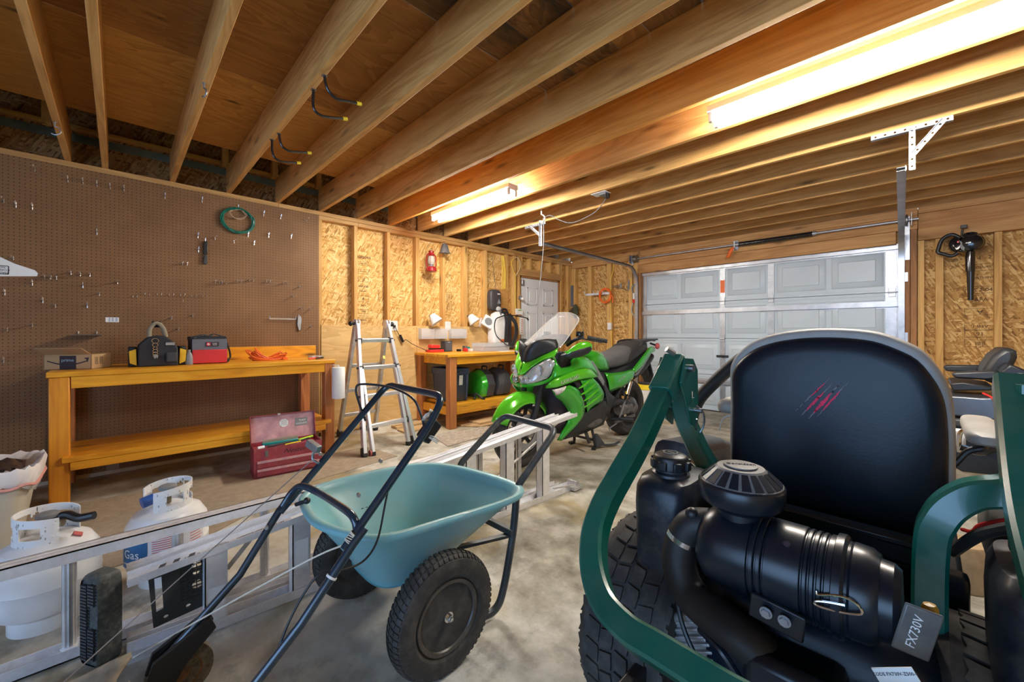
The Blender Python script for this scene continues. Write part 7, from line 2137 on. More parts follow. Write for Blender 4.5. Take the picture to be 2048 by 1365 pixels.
# backpack sprayer
XS = -4.42
def SP(px, py, X=XS): return atx(px, py, X)
s = thing('backpack_sprayer', 'white backpack sprayer with black straps standing on the shorter workbench', 'sprayer', (XS, 4.18, B2))
m = MB()
ys0, ys1 = SP(985, 650).y, SP(1012, 650).y
prof = [(.90, .84), (.93, .98), (1.05, 1.0), (1.22, 1.0), (1.34, .90), (1.42, .70), (1.455, .35)]
zb_ = .975
m.loft([[Vector((-4.53 + x * a, 4.135 + y * a, z + .01)) for x, y in ring2(.11, .17, 28, 3.5)] for z, a in prof])
tk = part('tank', m, M_white, s, angle=50, label='white tank')
m = MB()
for k, yy in enumerate((4.18, 4.235, 4.29)):
    pts_ = [(XS + .02, yy, .93), (XS + .035, yy + .02 * k - .01, 1.1), (XS + .03, yy + .02 * k - .01, 1.28), (XS - .02, yy - .02, 1.42)]
    m.sweep(catmull(pts_, 5), [(-.022, -.008), (.022, -.008), (.022, .008), (-.022, .008)], up=(1, 0, .1))
part('strap', MB().sweep(catmull([(XS + .0, 4.17, .93), (XS + .03, 4.16, 1.12), (XS + .03, 4.17, 1.30), (XS - .03, 4.20, 1.43)], 5), [(-.03, -.009), (.03, -.009), (.03, .009), (-.03, .009)], up=(1, 0, .1)), M_fab, s)
part('strap', MB().sweep(catmull([(XS + .0, 4.30, .93), (XS + .03, 4.36, 1.10), (XS + .03, 4.36, 1.28), (XS - .03, 4.27, 1.43)], 5), [(-.03, -.009), (.03, -.009), (.03, .009), (-.03, .009)], up=(1, 0, .1)), M_fab, s)
part('back_pad', MB().box((XS - .03, 4.18, .93), (XS + .012, 4.30, 1.40)), M_fab, s, bevel=.02)
part('tank_lid', MB().lathe((-4.50, 4.20, 1.44), (0, 0, 1), [(0, 0), (.075, 0), (.08, .02), (.07, .035), (0, .04)], 24), M_black, s)
part('carry_handle', MB().tube(catmull([(XS - .04, 4.10, 1.40), (XS - .04, 4.13, 1.49), (XS - .04, 4.22, 1.50), (XS - .04, 4.28, 1.40)], 6), .014, 10), M_black, s)
part('logo_panel', MB().box((-4.424, 4.07, .99), (-4.418, 4.15, 1.05)), M_orange, tk, label='orange logo panel')
part('wand', MB().tube([(XS + .02, 4.22, 1.42), (XS + .04, 4.55, 1.385), (XS + .04, 4.62, 1.37)], .008, 8).cyl((XS + .04, 4.60, 1.38), (XS + .04, 4.63, 1.345), .012, n=10), M_black, s)
hp_ = [(XS - .0, 4.16, 1.41), (XS + .02, 4.04, 1.38), (XS + .05, 3.93, 1.34), (XS + .10, 3.86, 1.22), (XS + .16, 3.85, 1.10), (XS + .24, 3.92, 1.0), (XS + .30, 3.98, .955), (XS + .38, 4.16, .92)]
part('hose', MB().tube(catmull(hp_, 6), .009, 8), M_black, s)
part('base', MB().box((-4.60, 4.03, B2 + .001), (-4.42, 4.34, .915)), M_black, s, bevel=.006)

# ============================================================ things on the left wall studs and sheathing
LX_ = -4.655
def Dz(x, y): return (620 + x / 3.793, 420 + y / 3.793)
def Wz(x, y, X=LX_): return atx(*Dz(x, y), X)
# printed stamps on the strand board
M_stamp = M_inkb
def stamp_col(y0, y1, rows, X, label, axis='X'):
    pass
def box_outline(mb, X, y0, y1, z0, z1, w=.003):
    mb.box((X, y0, z0), (X + .0006, y1, z0 + w)); mb.box((X, y0, z1 - w), (X + .0006, y1, z1)); mb.box((X, y0, z0), (X + .0006, y0 + w, z1)); mb.box((X, y1 - w, z0), (X + .0006, y1, z1))
XO = SX + .0006
st = []
ya, yb = atx(716, 560, XO).y, atx(737, 560, XO).y
rowsL = [('NORBORD', .040, 511, 519, 0), ('OSB  7/16', .022, 524, 531, 1), ('APA APA', .022, 539, 548, 1), ('12', .04, 555, 564, 1), ('PRP-108', .034, 569, 578, 0), ('EXPOSURE 1', .018, 580, 586, 0), ('A', .045, 592, 604, 1), ('24/16', .03, 607, 616, 0), ('108', .035, 619, 628, 1), ('THIS SIDE DOWN', .014, 631, 634, 0), ('SIZED', .03, 636, 646, 1)]
m = MB(); ym_ = (ya + yb) / 2; wd = yb - ya
for s_, sz, p0, p1, bxd in rowsL:
    z1, z0 = atx(726, p0, XO).z, atx(726, p1, XO).z
    q = text_mb(s_, min(sz, (z1 - z0) * .8), frame((XO + .0004, ym_, (z0 + z1) / 2), (0, 1, 0), (0, 0, 1)), .0001, bold=.02); m.add(q.v, q.f)
    if bxd: box_outline(m, XO, ya, yb, z0, z1)
struct('grade_stamp', m, M_stamp, wl)
m = MB()
for px, p0, s_ in ((893, 548, '108'),):
    q = text_mb(s_, .045, frame(atx(898, 551, XO + .0004), (0, 1, 0), (0, 0, 1)), .0001); m.add(q.v, q.f)
for k, s_ in enumerate(('THIS SIDE DOWN', 'SPACE 1/8 INCH', 'STUD SPACING')):
    q = text_mb(s_, .034, frame(atx(894 + 4 * k, 605, XO + .0004), (0, 0, -1), (0, 1, 0)), .0001); m.add(q.v, q.f)
struct('grade_stamp', m, M_stamp, wl)
m = MB(); q = text_mb('WINDSTORM', .022, frame(atx(757, 591, XO + .0004), (0, 0, 1), (0, -1, 0)), .0001); m.add(q.v, q.f)
struct('grade_stamp', m, M_stamp, wl)
YO = SY - .0008
m = MB()
for s_, px, py, sz, bxd in (('2 . 1 . 2', 1960, 516, .05, 0), ('EXPOSURE 1', 1962, 535, .035, 1), ('SHEATHING', 1962, 556, .035, 0), ('PS 2-04', 1962, 580, .05, 1), ('APA', 1962, 600, .05, 0), ('A', 1960, 624, .06, 1), ('AFB 1', 1960, 653, .045, 1), ('16', 1960, 668, .055, 1), ('JIBI', 1960, 687, .05, 1)):
    p = aty(px, py, YO)
    q = text_mb(s_, sz, frame(p, (-1, 0, 0), (0, 0, -1)) if py > 600 else frame(p, (1, 0, 0), (0, 0, 1)), .0001); m.add(q.v, q.f)
    if bxd:
        for a, b in (((-.105, -.035), (.105, -.032)), ((-.105, .032), (.105, .035)), ((-.105, -.035), (-.102, .035)), ((.102, -.035), (.105, .035))):
            m.box((p.x + a[0], YO - .0003, p.z + a[1]), (p.x + b[0], YO, p.z + b[1]))
struct('grade_stamp', m, M_stamp, we)
m = MB()
for s_, px, py, sz in (('108', 1232, 656, .06), ('A/EP', 1234, 672, .05), ('1/2 CAT', 1234, 635, .035)):
    q = text_mb(s_, sz, frame(aty(px, py, YO), (1, 0, 0), (0, 0, 1)), .0001); m.add(q.v, q.f)
struct('grade_stamp', m, M_stamp, we)

# outlets and the plug with its lead
def outlet(p, label, X=None, ax='X'):
    o = thing('wall_outlet', label, 'outlet', p, 'white wall outlets')
    if ax == 'X':
        part('plate', MB().box((p.x, p.y - .048, p.z - .062), (p.x + .007, p.y + .048, p.z + .062)), M_white, o, bevel=.003)
        for dz in (-.025, .025): part('socket', MB().box((p.x + .0068, p.y - .018, p.z + dz - .014), (p.x + .0088, p.y + .018, p.z + dz + .014)), M_offw, o, bevel=.003)
    else:
        part('box', MB().box((p.x - .036, p.y - .045, p.z - .06), (p.x + .036, p.y, p.z + .06)), M_white, o, bevel=.003)
        part('socket', MB().box((p.x - .016, p.y - .048, p.z - .014), (p.x + .016, p.y - .0448, p.z + .014)), M_offw, o, bevel=.002)
    return o
outlet(Wz(637, 880), 'white wall outlet with a black lead plugged in, right of the folding ladder')
outlet(Wz(1045, 882), 'white wall outlet above the clear wall bins and the bench')
outlet(aty(1221, 653, WY - .001), 'white outlet box on the end wall stud right of the motorcycle', ax='Y')
pts_ = [Wz(640, 885, LX_ + .012), Wz(648, 890, LX_ + .03), Wz(665, 930, LX_ + .03), Wz(690, 970, LX_ + .02), Wz(710, 1000, LX_ + .02), Wz(725, 985, LX_ + .03), Wz(770, 1015, LX_ + .04), Wz(820, 1040, LX_ + .06), Vector((-4.55, 2.79, B2 + .06)), Vector((-4.55, 2.885, B2 + .02))]
cd = thing('charger_lead', 'black power lead with adapter running from the outlet to the red charger', 'cord', pts_[3])
part('cable', MB().tube(catmull(pts_, 6), .004, 8), M_black, cd)
part('plug', MB().bx(Wz(640, 884, LX_ + .018), (.026, .03, .03)), M_black, cd, bevel=.004)
part('adapter', MB().tube([Wz(683, 950, LX_ + .025), Wz(706, 1002, LX_ + .025)], .016, 10), M_black, cd)
# clear wall bins
z0, z1 = 1.065, 1.205
wbn = thing('wall_bins', 'row of clear tilt-out bins fixed to the plywood above the shorter workbench', 'bins', (LX_, 3.2, z0))
for k, (a, b) in enumerate(((2.82, 3.02), (3.025, 3.23), (3.30, 3.56))):
    m = MB().box((LX_ - .0005, a, z0), (LX_ + .002, b, z1)).box((LX_, a, z0), (LX_ + .07, a + .003, z1)).box((LX_, b - .003, z0), (LX_ + .07, b, z1)).box((LX_, a, z0), (LX_ + .07, b, z0 + .003)).prism([(LX_ + .07, a, z0), (LX_ + .07, b, z0), (LX_ + .085, b, z1 - .01), (LX_ + .085, a, z1 - .01)], (.003, 0, 0))
    bn = part('bin', m, M_clear, wbn)
    part('bin_contents', MB().box((LX_ + .005, a + .03, z0 + .004), (LX_ + .06, b - .03, z0 + .03)), M_steel_dk if k != 1 else M_clip, bn, bevel=.004)
# task lamp shades
def wlamp(p, label, s=1):
    o = thing('task_lamp', label, 'lamp', p, 'white conical shades')
    d = Vector((.42, .40 * s, -.8)).normalized()
    part('shade', MB().lathe(p + Vector((0, 0, .07)), d, [(.030, -.01), (.045, 0), (.088, .12), (.085, .12), (.04, .004), (.0, .0)], 28), M_white, o, label='white conical shade')
    part('mount', MB().cyl(Vector((LX_, p.y, p.z + .06)), p + Vector((0, 0, .07)), .014, n=12), M_black, o)
wlamp(Wz(925, 840, -4.60), 'white conical lamp shade on the wall left of the outlet above the bench')
wlamp(Wz(1215, 840, -4.60), 'white conical lamp shade on the wall right of the outlet above the bench')
p = Wz(1350, 850, -4.55)
o = thing('flood_lamp', 'white square lamp with a round grey face tilted behind the sprayer', 'lamp', p)
T = Matrix.Translation(p) @ Matrix.Rotation(R(-35), 4, 'X') @ Matrix.Rotation(R(-25), 4, 'Z')
part('housing', MB(T).box((-.02, -.085, -.085), (.02, .085, .085)), M_white, o, bevel=.006)
part('reflector', MB(T).lathe((.021, 0, 0), (1, 0, 0), [(.0, .0), (.05, 0), (.058, .005), (.052, .009), (0, .004)], 28), M_greyp, o, label='round grey face')
part('bracket', MB().cyl(Vector((LX_ - .01, p.y, p.z)), p, .010, n=10), M_steel_dk, o)
single('clear_tube', MB().cyl(Wz(1285, 890, -4.62), Wz(1298, 820, -4.62), .02, n=14), glass('clear tube', (.85, .87, .9), .1, .4), 'clear plastic sleeve standing against the wall right of the second lamp shade', 'sleeve')
# lantern
p = Wz(920, 470, -4.585); zt = Wz(920, 300, -4.585).z
H_ = zt - p.z
lt = thing('lantern', 'red oil lantern hanging from the top plate of the left wall', 'lantern', p)
ML = plain('red lantern enamel', (.30, .012, .018), .3, coat=.5, var=.1)
LX2, LY2, z0 = p.x, p.y, p.z
part('fuel_font', MB().lathe((LX2, LY2, z0), (0, 0, 1), [(0, 0), (.066, 0), (.072, .006), (.072, .045), (.060, .062), (.040, .070), (.0, .07)], 32), ML, lt)
part('burner', MB().lathe((LX2, LY2, z0 + .07), (0, 0, 1), [(.030, 0), (.034, .015), (.024, .03), (0, .03)], 20), M_steel, lt)
part('globe', MB().lathe((LX2, LY2, z0 + .095), (0, 0, 1), [(.028, 0), (.044, .025), (.048, .055), (.040, .095), (.028, .115)], 28), glass('lantern globe', (.72, .70, .62), .05, .42), lt, solid=.002, label='clear glass globe')
part('chimney', MB().lathe((LX2, LY2, z0 + .208), (0, 0, 1), [(.034, 0), (.046, .012), (.034, .03), (.034, .055), (.040, .06), (.040, .066), (0, .07)], 28), ML, lt)
for s in (-1, 1):
    part('side_tube', MB().tube(fillet([(LX2, LY2 + .058 * s, z0 + .055), (LX2, LY2 + .076 * s, z0 + .09), (LX2, LY2 + .070 * s, z0 + .21), (LX2, LY2 + .03 * s, z0 + .245)], .02), .0075, 10), ML, lt)
m = MB()
for a in range(4):
    q = PI / 4 + a * PI / 2
    m.tube([(LX2 + .046 * math.cos(q), LY2 + .046 * math.sin(q), z0 + .08), (LX2 + .052 * math.cos(q), LY2 + .052 * math.sin(q), z0 + .15), (LX2 + .04 * math.cos(q), LY2 + .04 * math.sin(q), z0 + .215)], .002, 6)
part('globe_guard', m, ML, lt)
part('bail', MB().tube(catmull([(LX2, LY2 - .07, z0 + .20), (LX2, LY2 - .05, z0 + .33), (LX2, LY2, z0 + H_ + .09), (LX2, LY2 + .05, z0 + .33), (LX2, LY2 + .07, z0 + .20)], 6), .0022, 6), M_steel_dk, lt)
part('top_ring', MB().tube([(LX2, LY2 + .02 * math.cos(q), z0 + .295 + .014 * math.sin(q)) for q in [2 * PI * i / 14 for i in range(14)]], .003, 6, closed=True), M_steel_dk, lt)
# bell shade
p = Wz(1022, 330, -4.59)
o = thing('hanging_bell', 'dark metal bell hanging on a stud right of the red lantern', 'bell', p)
M_bell = plain('weathered bell metal', (.16, .155, .16), .6, .5, var=.3)
part('bell_body', MB().loft([[Vector((p.x + x * a, p.y + y * a, p.z + z)) for x, y in ring2(.05, .065, 24, 3.2)] for z, a in ((0, 1.15), (.006, 1.15), (.02, .98), (.10, .66), (.125, .50), (.13, .3))]), M_bell, o, angle=50)
part('clapper', MB().sphere((p.x + .01, p.y, p.z - .008), .014, 12, 8), M_steel_dk, o)
part('bell_hanger', MB().tube([(p.x, p.y, p.z + .125), (p.x - .01, p.y, p.z + .16), (LX_ - .015, p.y + .01, p.z + .165)], .004, 8), M_steel_dk, o)
# mount board, soap dispenser
a, b = Wz(1352, 592), Wz(1505, 755)
mbd = single('mount_board', MB().box((WX + .0005, a.y, b.z), (WX + .013, b.y, a.z)), M_ply_bk, 'plywood backing board behind the dark soap dispenser', 'board', bevel=.002)
p = Wz(1400, 690, -4.61)
o = thing('soap_dispenser', 'dark grey wall dispenser with a pale push lever', 'dispenser', (WX + .014, p.y, p.z - .14))
yc, zc = p.y, p.z + .01
m = MB(); m.loft([[Vector((x, yc + y * a, zc + z * b)) for y, z in ring2(.115, .165, 28, 4)] for x, a, b in ((WX + .0135, .95, .97), (WX + .05, 1, 1), (WX + .09, .95, .96), (WX + .105, .8, .85))])
part('dispenser_body', m, plain('dark grey dispenser', (.055, .05, .055), .4), o, angle=50)
part('push_lever', MB().sphere((WX + .10, yc + .045, zc - .135), .055, 18, 12, (.35, 1, .7)), plain('pale grey lever', (.6, .6, .58), .4), o, label='pale oval push lever')
part('window', MB().prism([(WX + .106, yc + .015, zc - .055), (WX + .106, yc + .085, zc - .055), (WX + .104, yc + .05, zc + .02)], (.003, 0, 0)), M_greyp, o)
part('brand_mark', MB().box((WX + .105, yc + .02, zc + .085), (WX + .1065, yc + .075, zc + .10)), M_white, o)
single('lead_wire', MB().tube(catmull([Wz(1380, 345, LX_ + .01), Wz(1392, 450, LX_ + .012), Wz(1405, 560, LX_ + .012), Wz(1412, 628, LX_ + .03)], 5), .003, 6), M_black, 'thin black wire running down to the dark soap dispenser', 'wire')
# orange card, thermostat, switch, papers near the door
a, b = Wz(1440, 768), Wz(1500, 800)
single('orange_sign', MB().box((WX + .0005, a.y, b.z), (WX + .008, b.y, a.z)), M_orange, 'orange sign behind the top of the sprayer', 'sign')
a, b = Wz(1560, 750), Wz(1612, 798)
o = thing('thermostat', 'white alarm keypad with a green display beside the man door', 'keypad', (WX + .003, (a.y + b.y) / 2, b.z))
part('case', MB().box((WX + .003, a.y, b.z), (WX + .025, b.y, a.z)), M_white, o, bevel=.004)
part('display', MB().box((WX + .025, a.y + .05, a.z - .035), (WX + .0265, b.y - .03, a.z - .012)), plain('green display', (.30, .50, .20), .3), o, label='green display')
p = Wz(1590, 668, WX)
o = thing('door_lock', 'small round white lock fitting on the jamb beside the man door', 'lock', (WX + .001, p.y, p.z))
part('base', MB().cyl((WX + .002, p.y, p.z), (WX + .03, p.y, p.z), .035, n=20), M_steel, o)
part('cap', MB().cyl((WX + .03, p.y + .02, p.z - .015), (WX + .07, p.y + .03, p.z - .02), .024, n=20), M_white, o)
a, b = Wz(1592, 815), Wz(1622, 948)
o = thing('poster', 'narrow white notice with red print beside the door', 'notice', (WX + .003, (a.y + b.y) / 2, b.z))
part('sheet', MB().box((WX + .003, a.y, b.z), (WX + .006, b.y, a.z)), M_paper, o)
m = MB()
for k in range(7): m.box((WX + .0062, a.y + (b.y - a.y) * .55, a.z - .05 - .035 * k), (WX + .0068, b.y - .02, a.z - .03 - .035 * k))
part('red_print', m, M_redp, o)
# yellow cables stapled on studs
def cable(pts_, r_, label, mat=M_yrope, name='yellow_cable'):
    return single(name, MB().tube(catmull(pts_, 6), r_, 8), mat, label, 'cable')
for k in range(3):
    pass
o = thing('yellow_cable', 'bundle of flat yellow cables stapled to the stud above the dispenser board', 'cable', Wz(1470, 500))
for k, dx in enumerate((0, 14, 24)):
    part('cable_run', MB().tube(catmull([Wz(1452 + dx * .6, 350, LX_ - .003), Wz(1458 + dx * .8, 420, LX_), Wz(1458 + dx, 480, LX_), Wz(1456 + dx, 600, LX_)], 5), .007, 8), M_yrope, o)
o = thing('yellow_cable', 'loop of yellow cable hung from the top plate left of the man door', 'cable', Wz(1560, 600))
part('cable_run', MB().tube(catmull([Wz(1545, 370, LX_ + .01), Wz(1528, 400, LX_ + .01), Wz(1540, 460, LX_ + .01), Wz(1556, 500, LX_ + .01), Wz(1558, 600, LX_ + .008), Wz(1556, 700, LX_ + .008), Wz(1560, 750, LX_ + .008)], 6), .006, 8), M_yrope, o)
part('cable_run', MB().tube(catmull([Wz(1560, 500, LX_ + .012), Wz(1590, 450, LX_ + .012), Wz(1594, 400, LX_ + .012), Wz(1570, 362, LX_ + .012), Wz(1545, 372, LX_ + .012)], 6), .006, 8), plain('pale cable', (.70, .60, .40), .6), o)

# ============================================================ end wall items
EY = WY - .002
def Ez(x, y, Y=EY): return aty(1120 + x / 8.533, 520 + y / 8.533, Y)
# hook rail
a, b = Ez(450, 600), Ez(850, 560)
o = thing('hook_rail', 'white coat hook rail on the end wall holding the orange cord', 'hook rail', (a.x, EY - .01, a.z))
part('rail', MB().bar(a + Vector((0, -.008, .0)), Vector((b.x, EY - .008, a.z)), .014, .04), M_offw, o, bevel=.003)
for x in (470, 620, 695, 775):
    q = Ez(x, 560); q.z = a.z
    part('hook', MB().tube(catmull([q + Vector((0, -.012, -.01)), q + Vector((-.005, -.05, -.015)), q + Vector((-.02, -.06, .03)), q + Vector((-.03, -.065, .06))], 5), .006, 8), M_offw, o)
c = Ez(805, 615)
o = thing('extension_cord', 'coiled orange extension cord hanging on the white hook rail', 'cord', (c.x, EY - .06, c.z - .13))
m = MB(); rnd = random.Random(8)
for k in range(9):
    r_ = .115 + .022 * rnd.random() - .011; ph = rnd.random() * 6
    m.tube([(c.x + (r_ + .006 * math.sin(2 * q + ph)) * math.cos(q), EY - .05 - .03 * rnd.random() + .006 * math.sin(q + ph), c.z + (r_ * 1.02) * math.sin(q)) for q in [2 * PI * i / 28 for i in range(28)]], .0105, 7, closed=True)
part('cord_loops', m, M_orange, o)
part('cord_tail', MB().tube(catmull([(c.x + .10, EY - .06, c.z + .03), (c.x + .15, EY - .06, c.z - .04), (c.x + .14, EY - .06, c.z - .13)], 5), .010, 8), M_orange, o)
# yellow cables on the end wall
single('yellow_cable', MB().tube(catmull([Ez(915, 60), Ez(905, 180), Ez(870, 320), Ez(862, 420), Ez(865, 600, EY - .004), Ez(872, 900), Ez(876, 1070)], 6), .006, 8), M_yrope, 'yellow cable running down the end wall stud to the outlet box', 'cable')
single('yellow_cable', MB().tube(catmull([Ez(878, 1205), Ez(882, 1400), Ez(878, 1700)], 6), .006, 8), M_yrope, 'yellow cable continuing below the end wall outlet box', 'cable')
# carpenter bracket / old tools
o = thing('hand_drill', 'old metal brace tool hanging right of the orange cord', 'tool', Ez(1040, 440))
part('frame', MB().tube([Ez(1040, 400, EY - .02), Ez(1045, 480, EY - .02), Ez(1165, 530, EY - .02), Ez(1170, 340, EY - .02)], .008, 8), M_steel_dk, o)
part('jaw', MB().tube([Ez(1020, 440, EY - .02), Ez(890, 447, EY - .02)], .007, 8).tube([Ez(1020, 462, EY - .02), Ez(900, 470, EY - .02)], .006, 8).bx(Ez(1030, 445, EY - .02), (.025, .02, .07)), M_steel_dk, o)
part('handle', MB().cyl(Ez(1165, 500, EY - .02), Ez(1172, 370, EY - .02), .014, n=10), M_greyp, o)
# jumper cables in a sleeve
o = thing('jumper_cables', 'looped grey cables in a white and red sleeve on the right jamb stud', 'cables', Ez(1275, 970, EY - .02))
for k, (w_, off) in enumerate(((60, 0), (48, 6))):
    part('cable_loop', MB().tube(catmull([Ez(1275 - w_ * .6, 570, EY - .02), Ez(1275 - w_ * .8, 470 + off, EY - .02), Ez(1290, 410 + off * 2, EY - .02), Ez(1275 + w_ * .9, 480 + off, EY - .02), Ez(1275 + w_ * .5, 570, EY - .02)], 5), .007, 8), M_greyp, o)
    part('cable_loop', MB().tube(catmull([Ez(1275 - w_ * .5, 720, EY - .02), Ez(1275 - w_, 870, EY - .02 - .01 * k), Ez(1272, 965 - off * 4, EY - .02), Ez(1275 + w_, 870, EY - .02 - .01 * k), Ez(1275 + w_ * .5, 720, EY - .02)], 5), .007, 8), plain('grey beige cable', (.42, .38, .30), .6), o)
a, b = Ez(1240, 570, EY - .035), Ez(1315, 672, EY - .035)
part('sleeve', MB().box((a.x, EY - .035, b.z), (b.x, EY - .008, a.z)), M_white, o, bevel=.004, label='white sleeve')
a, b = Ez(1235, 672, EY - .036), Ez(1320, 730, EY - .036)
part('sleeve_base', MB().box((a.x, EY - .036, b.z), (b.x, EY - .007, a.z)), M_red, o, bevel=.004, label='red sleeve base')
# level, machete and cap in the corner
a, b = Ez(172, 445), Ez(232, 800)
single('level', MB().box((a.x, EY - .02, b.z), (b.x, EY, a.z)), plain('slate level', (.12, .13, .16), .5), 'dark slate blade-like level standing on the corner stud', 'level', bevel=.003)
o = thing('cap', 'dark olive cap hanging in the corner behind the windscreen', 'cap', Ez(250, 900, EY - .05))
MC = plain('olive cloth', (.055, .06, .035), .9, var=.3, bump=.4, bs=80)
part('crown', MB().sphere(Ez(262, 880, EY - .05), .10, 20, 12, (.62, .5, 1.35)), MC, o)
part('peak', MB().tube(catmull([Ez(60, 850, EY - .04), Ez(110, 900, EY - .05), Ez(170, 880, EY - .05), Ez(215, 830, EY - .05)], 5), .022, 8), plain('brown leather', (.10, .06, .035), .7), o)
single('twine', MB().tube(catmull([Ez(320, 960, EY - .01), Ez(360, 1080, EY - .01), Ez(400, 1230, EY - .01)], 5), .003, 6), M_steel_dk, 'thin dark chain hanging below the olive cap', 'chain')

# ============================================================ leaf blower on the right end wall
def Bz(x, y, Y=WY - .10): return aty(1820 + x / 5.25, 440 + y / 5.25, Y)
o = thing('leaf_blower', 'black electric leaf blower hanging nozzle down on the end wall', 'leaf blower', Bz(630, 850))
def blob(name, c, r_, s, mat, lbl=None): return part(name, MB().sphere(c, r_, 24, 16, s), mat, o, label=lbl)
c = Bz(640, 245)
part('fan_housing', MB().lathe(c + Vector((0, .08, 0)), (0, -1, 0), [(0, 0), (.075, 0), (.092, .03), (.092, .09), (.075, .125), (.045, .14), (0, .142)], 32), M_blackg, o)
part('intake_ring', MB().lathe(Bz(635, 165, WY - .11), (0, -.6, 1), [(.030, 0), (.046, .0), (.046, .02), (.030, .024)], 24, closed=True), M_black, o)
part('motor_body', MB().loft([[Bz(x, y, WY - .10 + q * .05) + Vector((0, 0, 0)) for x, y, q in [(cx_ + rx_ * math.cos(a), cy_ + ry_ * math.sin(a), dq) for a in [2 * PI * k / 20 for k in range(20)]]] for cx_, cy_, rx_, ry_, dq in ((470, 265, 40, 45, 1.0), (470, 265, 72, 72, .5), (480, 262, 74, 76, -.4), (490, 262, 40, 50, -1.1))]), M_blackg, o, angle=60)
part('body_bridge', MB().prism([Bz(480, 185), Bz(620, 185), Bz(660, 330), Bz(600, 345), Bz(480, 330)], (0, .07, 0)), M_blackg, o, bevel=.01)
part('handle', MB().tube(catmull([Bz(520, 185), Bz(435, 155), Bz(340, 205), Bz(300, 300), Bz(295, 340), Bz(350, 360), Bz(440, 380), Bz(505, 345)], 6), .017, 12), M_black, o, label='black loop handle')
part('spec_label', MB().prism([Bz(490, 240, WY - .152), Bz(520, 215, WY - .152), Bz(578, 260, WY - .152), Bz(570, 325, WY - .152), Bz(540, 310, WY - .152)], (0, .003, 0)), M_greyp, o)
part('red_mark', MB().box((Bz(492, 235).x, WY - .158, Bz(492, 252).z), (Bz(510, 235).x, WY - .153, Bz(492, 232).z)), M_red, o)
tp_ = [(635, 335, 42), (630, 400, 46), (632, 540, 44), (636, 545, 38), (636, 700, 32), (637, 845, 27)]
m = MB(); rings = []
for x, y, r_ in tp_:
    c = Bz(x, y); rr_ = (Bz(x + r_, y) - c).length * 1.2
    rings.append([c + Vector((rr_ * math.cos(a), rr_ * math.sin(a), 0)) for a in [2 * PI * k / 24 for k in range(24)]])
m.loft(rings)
part('nozzle_tube', m, M_blackg, o, angle=25)
part('cord_stub', MB().tube(catmull([Bz(548, 190, WY - .06), Bz(545, 140, WY - .06), Bz(555, 100, WY - .06)], 5), .009, 8).bx(Bz(565, 72, WY - .06), (.045, .03, .035)), M_black, o, bevel=.003)
hk = Bz(560, 60, WY - .006)
part('hanging_bracket', MB().tube([hk + Vector((0, .005, .0)), Bz(560, 70, WY - .06)], .005, 6), M_steel, o)

# ============================================================ ceiling hooks and the cable
M_ghook = plain('black coated steel', (.015, .016, .018), .25, coat=.5)
def storage_hook(px0, py0, pts_, label):
    """black storage hook: drops from the joist, turns and ends in a yellow tip"""
    o = thing('storage_hook', label, 'hook', atz(px0, py0, JB), 'black storage hooks with yellow tips')
    return o
for (Jy, base, mids, tip, lb) in (
    (1.176, (649, 152), [(655, 178), (672, 197), (695, 203)], (721, 208), 'black storage hook with yellow tip, upper of the pair near the top'),
    (1.176, (627, 180), [(627, 215), (640, 230), (660, 235)], (693, 238), 'black storage hook with yellow tip, lower of the pair near the top'),
    (1.176, (558, 268), [(563, 290), (575, 301), (590, 304)], (621, 306), 'black storage hook with yellow tip, upper of the pair nearer the wall'),
    (1.176, (544, 280), [(545, 305), (552, 318), (568, 324)], (600, 326), 'black storage hook with yellow tip, lower of the pair nearer the wall')):
    b = atz(base[0], base[1], JB - .002)
    o = thing('storage_hook', lb, 'hook', b, 'black storage hooks with yellow tips')
    # hook plane faces the viewer's right: drop, bend and run along +Y
    Yb = b.y; drop = .16; L_ = .30
    e0 = aty(mids[0][0], mids[0][1], Yb + .005)
    P_ = [b + Vector((0, 0, .03)), b]
    d0 = (b - Vector((0, 0, EYE))).length
    X_ = b.x
    zb2 = atx(*mids[1], X_ + .0)
    pth = [b + Vector((0, 0, .035)), b, atx(*mids[0], X_), atx(*mids[1], X_), atx(*mids[2], X_), atx(*tip, X_)]
    part('hook_arm', MB().tube(catmull(pth, 6), .0075, 10), M_ghook, o)
    dd = (pth[-1] - pth[-2]).normalized()
    part('hook_tip', MB().cyl(pth[-1] - dd * .022, pth[-1] + dd * .004, .0098, n=12), M_yellow, o, label='yellow tip')
    part('mount_screw', MB().box((X_ - .012, b.y - .012, JB - .004), (X_ + .012, b.y + .012, JB)), M_steel_dk, o)
def screw_hook(c, r_, mat, label, wr=.004, rot=0):
    o = thing('screw_hook', label, 'hook', c)
    d = Vector((math.cos(rot), math.sin(rot), 0))
    pts_ = [c + Vector((0, 0, .02)), c, c + Vector((0, 0, -.03))] + [c + Vector((0, 0, -.03 - r_)) + Vector((0, 0, r_ * math.cos(a))) + d * (r_ * math.sin(a)) for a in [R(k) for k in range(20, 230, 20)]]
    part('hook_wire', MB().tube(pts_, wr, 8), mat, o)
    part('hook_collar', MB().cyl(c + Vector((0, 0, -.004)), c, .009, n=12), mat, o)
    return o
screw_hook(atz(408, 166, JB), .022, M_steel, 'steel screw hook under the third joist from the left', .0045, R(20))
screw_hook(atz(110, 244, JB), .026, M_steel, 'steel screw hook under the leftmost joist', .0035, R(70))
ch = atz(1083, 424, JB)
screw_hook(ch, .040, M_white, 'white coated screw hook holding the thin cable by the left track hanger', .008, R(60))
jb = atz(1205, 386, JB)
o = thing('junction_box', 'ceiling outlet plate with a black plug between the two lights', 'outlet', (jb.x, jb.y, JB))
